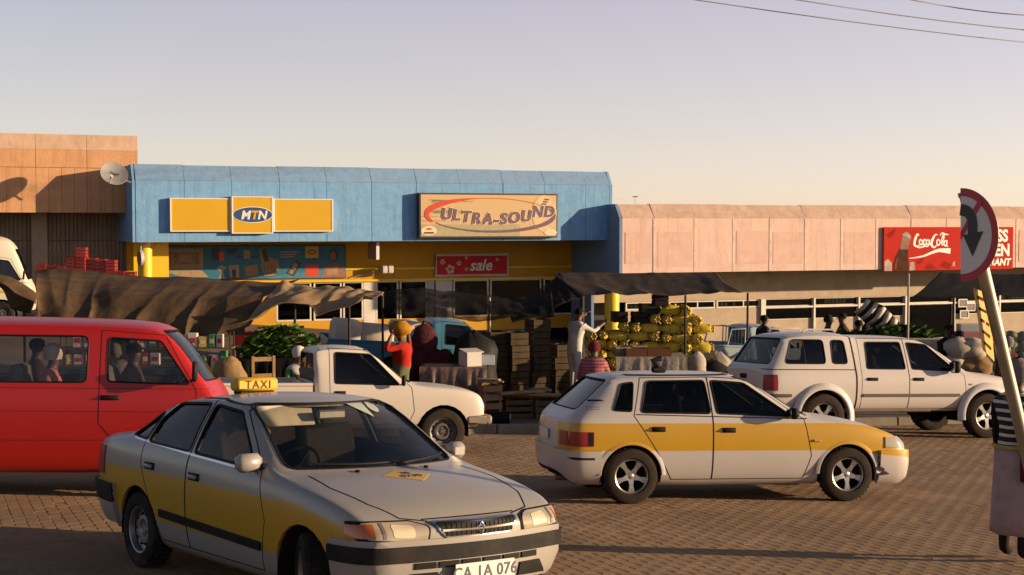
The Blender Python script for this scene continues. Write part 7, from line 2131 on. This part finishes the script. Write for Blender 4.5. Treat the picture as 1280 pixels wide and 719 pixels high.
FACE_AWAY, FACE_R, FACE_L, FACE_CAM = pi / 2, 0.0, pi, -pi / 2
# person in red with a bundle on her head
m_redj = cloth("red_jacket", (.42, .025, .015))
pr_ = person(on_ground(502, 25.4) + Vector((0, 0, 0)), radians(150), "person in a red jacket steadying an orange bundle on the head", m_redj, m_tro, h=1.50, arms=('carry', 'carry'), hat=('wrap', cloth("orange_scarf", (.42, .20, .02))), stride=.06, bulk=1.28)
hp = on_ground(502, 25.4) + Vector((-.03, 0, 1.51))
rows = []
for i in range(8):
    f = i / 7; rr_ = .19 * sin(pi * (.12 + .8 * f)) ** .6
    rows.append([Vector((rr_ * 1.1 * cos(a) * (1 + .2 * noise.noise((cos(a) * 2, f * 3, 1))), rr_ * sin(a) * (1 + .2 * noise.noise((sin(a) * 2, f * 3, 4))), .26 * f - .08)) for a in [2 * pi * j / 16 for j in range(17)]])
m = MB(); m.grid(rows); m.add(rows[0][:-1], [tuple(range(15, -1, -1))]); m.add(rows[-1][:-1], [tuple(range(16))]); o = m.build("cloth_bundle", cloth("orange_bundle", (.40, .185, .015)), None, smooth=60); o.location = hp
tag(o, "knotted orange cloth bundle balanced on the head of the person in red", "bundle")
# worker in white overalls standing on a crate
m_wht = cloth("white_overall", (.56, .52, .47))
cb = crate("fruit_crate", on_ground(718, 27.9), (.6, .6, .30), .2, m_crate2, "sturdy crate that the worker in white stands on", None, 3)
person(on_ground(718, 27.9) + Vector((0, 0, .30)), radians(40), "worker in white overalls with green marks reaching over the produce bags", m_wht, m_wht, h=1.66, lean=.15, arms=('up', 'reach'), stride=.05)
# shopper in plaid
def plaid():
    m, nt, b = _nodes("plaid_cloth"); N, L = nt.nodes, nt.links
    tc = N.new("ShaderNodeTexCoord"); base = None
    def wv(axis, sc):
        w = N.new("ShaderNodeTexWave"); w.bands_direction = axis; w.inputs["Scale"].default_value = sc; L.new(tc.outputs["Object"], w.inputs[0]); return w
    x = N.new("ShaderNodeMix"); x.data_type = 'RGBA'; L.new(wv('Y', 5.5).outputs["Fac"], x.inputs[0]); x.inputs[6].default_value = (.34, .05, .06, 1); x.inputs[7].default_value = (.12, .045, .07, 1)
    y = N.new("ShaderNodeMix"); y.data_type = 'RGBA'; mr = N.new("ShaderNodeMapRange"); mr.inputs[1].default_value = .55; mr.inputs[2].default_value = .7; L.new(wv('Z', 5.5).outputs["Fac"], mr.inputs[0]); mr.inputs[4].default_value = .6
    L.new(mr.outputs[0], y.inputs[0]); L.new(x.outputs[2], y.inputs[6]); y.inputs[7].default_value = (.40, .18, .18, 1)
    L.new(y.outputs[2], b.inputs["Base Color"]); b.inputs["Roughness"].default_value = .9
    return m
sp_ = on_ground(742, 25.9)
person(sp_ + Vector((0, 0, .0)), radians(80), "seated shopper seen from behind in a red plaid jacket and maroon beanie", plaid(), m_trk, h=1.78, sit=True, lean=.12, arms=('lap', 'lap'), bulk=1.35, hat=('beanie', cloth("maroon_beanie", (.13, .02, .03))))
m = MB(); m.cbox((0, 0, .17), (.42, .36, .34), .02); m.cbox((0, 0, .35), (.46, .40, .04), .01); o = m.build("box_seat", m_wood); o.location = sp_ + Vector((0, 0, .0)); tag(o, "wooden box that the plaid shopper sits on", "box")
# trader with white hat by the cabbages
person(on_ground(372, 22.7) + Vector((0, 0, .08)), radians(-60), "trader in white with a green scarf sitting below the cabbages", m_wht, m_trk, h=1.55, sit=True, arms=('fold', 'fold'), hat=('wrap', cloth("white_scarf", (.60, .55, .50))), extra=cloth("green_scarf", (.12, .26, .05)), sleeves='x')
m = MB(); m.cbox((0, 0, .22), (.42, .36, .44), .02); o = m.build("box_seat", m_wood); o.location = on_ground(372, 22.7) + Vector((0, 0, .0)); tag(o, "low box under the trader in white", "box")
# shoppers behind the double-cab
dk = [cloth("black_coat", (.022, .02, .022)), cloth("brown_coat", (.055, .03, .022)), cloth("charcoal_coat", (.03, .028, .03)), cloth("cream_shirt", (.55, .47, .34)), cloth("navy_coat", (.018, .022, .035))]
grp = [(1035, 34.0, 397, 0, -20, 'beanie', "shopper in black with a peaked cap beside the peach shop windows"), (1055, 33.7, 393, 1, 160, 'hair', "shopper in a brown coat facing the one in the cap"), (1074, 33.3, 402, 2, 60, 'hair', "short shopper in charcoal beside the brown coat"),
       (1086, 34.0, 388, 4, 90, 'hair', "tall shopper in navy below the striped sunshade"), (1092, 33.0, 398, 3, 85, 'beanie', "shopper in a cream shirt seen from behind under the sunshade"), (1110, 33.8, 392, 0, 200, 'hair', "shopper in black at the lower end of the striped sunshade")]
for px, dep, ytop, ci, yw, ht_, lb in grp:
    b = on_ground(px, dep); zt = at(px, ytop, dep).z; hh = max(1.45, min(1.88, zt - b.z))
    person(b, radians(yw), lb, dk[ci], m_trk, h=hh, hat=(ht_, cloth("dark_hat", (.03, .022, .02))) if ht_ != 'hair' else None, arms=('down', 'fold'), stride=.04)
b = on_ground(1201, 29.0); person(b, radians(60), "person in a grey shirt walking past the white-cloth table", cloth("grey_blue_shirt", (.32, .31, .29)), m_trk, h=1.62, stride=.10)
b = on_ground(1186, 29.6); person(b, radians(-60), "shopper in dark clothes standing behind the person in grey", dk[0], m_trk, h=1.75, arms=('fold', 'down'))
b = on_ground(955, 33.2); person(b + Vector((0, 0, .05)), radians(30), "dark-haired passer-by between the pale blue pickup and the double-cab", dk[2], m_trk, h=1.72)
b = on_ground(1262, 27.9 - 1.2); person(b, radians(100), "shopper in dark maroon by the cabbage bags, behind the pole", cloth("maroon_top", (.10, .02, .025)), m_trk, h=1.6, hat=('wrap', cloth("grey_wrap", (.2, .18, .17))))
# people in the red minibus
bpy.context.view_layer.update()
VM = van.matrix_world
def in_van(x, y, z, yw): return VM @ Matrix.Translation((x, y, z)) @ Matrix.Rotation(radians(yw), 4, 'Z')
person(None, 0, "driver in a dark jersey at the red minibus wheel", cloth("khaki_top", (.10, .075, .04)), m_trk, h=1.6, sit=True, arms=('wheel', 'wheel'), mat=in_van(-.30, -.42, .40, 0))
person(None, 0, "passenger in a pink top and pale hat inside the red minibus", cloth("pink_top", (.50, .18, .17)), m_trk, h=1.5, sit=True, arms=('lap', 'lap'), hat=('wrap', cloth("cream_hat", (.60, .52, .40))), mat=in_van(-1.12, -.52, .42, 0))
person(None, 0, "shadowy passenger beside the one in pink inside the red minibus", dk[1], m_trk, h=1.6, sit=True, arms=('lap', 'lap'), mat=in_van(-1.45, .30, .42, 20))
# person walking at the right edge
def striped():
    m, nt, b = _nodes("striped_knit"); N, L = nt.nodes, nt.links
    tc = N.new("ShaderNodeTexCoord"); sp = N.new("ShaderNodeSeparateXYZ"); L.new(tc.outputs["Object"], sp.inputs[0])
    def mt(op, a, c):
        n = N.new("ShaderNodeMath"); n.operation = op
        for i, v in enumerate((a, c)):
            if isinstance(v, (int, float)): n.inputs[i].default_value = v
            else: L.new(v, n.inputs[i])
        return n.outputs[0]
    f = mt('GREATER_THAN', mt('FRACT', mt('MULTIPLY', sp.outputs[2], 15.0), 0), .62)
    x = N.new("ShaderNodeMix"); x.data_type = 'RGBA'; L.new(f, x.inputs[0]); x.inputs[6].default_value = (.012, .011, .012, 1); x.inputs[7].default_value = (.50, .46, .42, 1)
    L.new(x.outputs[2], b.inputs["Base Color"]); b.inputs["Roughness"].default_value = .95
    return m
wp = at(1267, 690, 11.75); wp.z = road_z(wp.x, wp.y)
w_ = person(wp, radians(45), "person in a black and white striped jersey and pinkish skirt by the leaning sign", striped(), cloth("stockings", (.03, .02, .02)), h=1.60, arms=('close', 'close'), stride=.04, hat=('wrap', cloth("patterned_scarf", (.20, .17, .17))), skirt=(cloth("pinkish_skirt", (.42, .31, .30)), .24, .185), extra=cloth("black_sleeve", (.014, .012, .013)), sleeves='x', shoes=cloth("black_boot", (.015, .014, .014)))
# maroon shawl tied round her right side
rows = []
for i in range(8):
    f = i / 7; z = 1.32 - .62 * f
    rows.append([Vector(((.19 + .02 * f) * cos(a), (.235 + .03 * f) * sin(a) , z + .02 * sin(6 * a))) for a in [radians(-150 + 150 * j / 14) for j in range(15)]])
m = MB(); m.grid(rows); o = m.build("shawl", cloth("maroon_shawl", (.10, .018, .028)), w_, smooth=60); md = o.modifiers.new("thickness", 'SOLIDIFY'); md.thickness = .012
m = MB(); m.tube([Vector((0.145 * cos(a), .175 * sin(a), .955)) for a in [2 * pi * j / 24 for j in range(24)]], .018, 6, closed=True); m.build("waistband", cloth("yellow_hem", (.45, .33, .10)), w_, smooth=60)
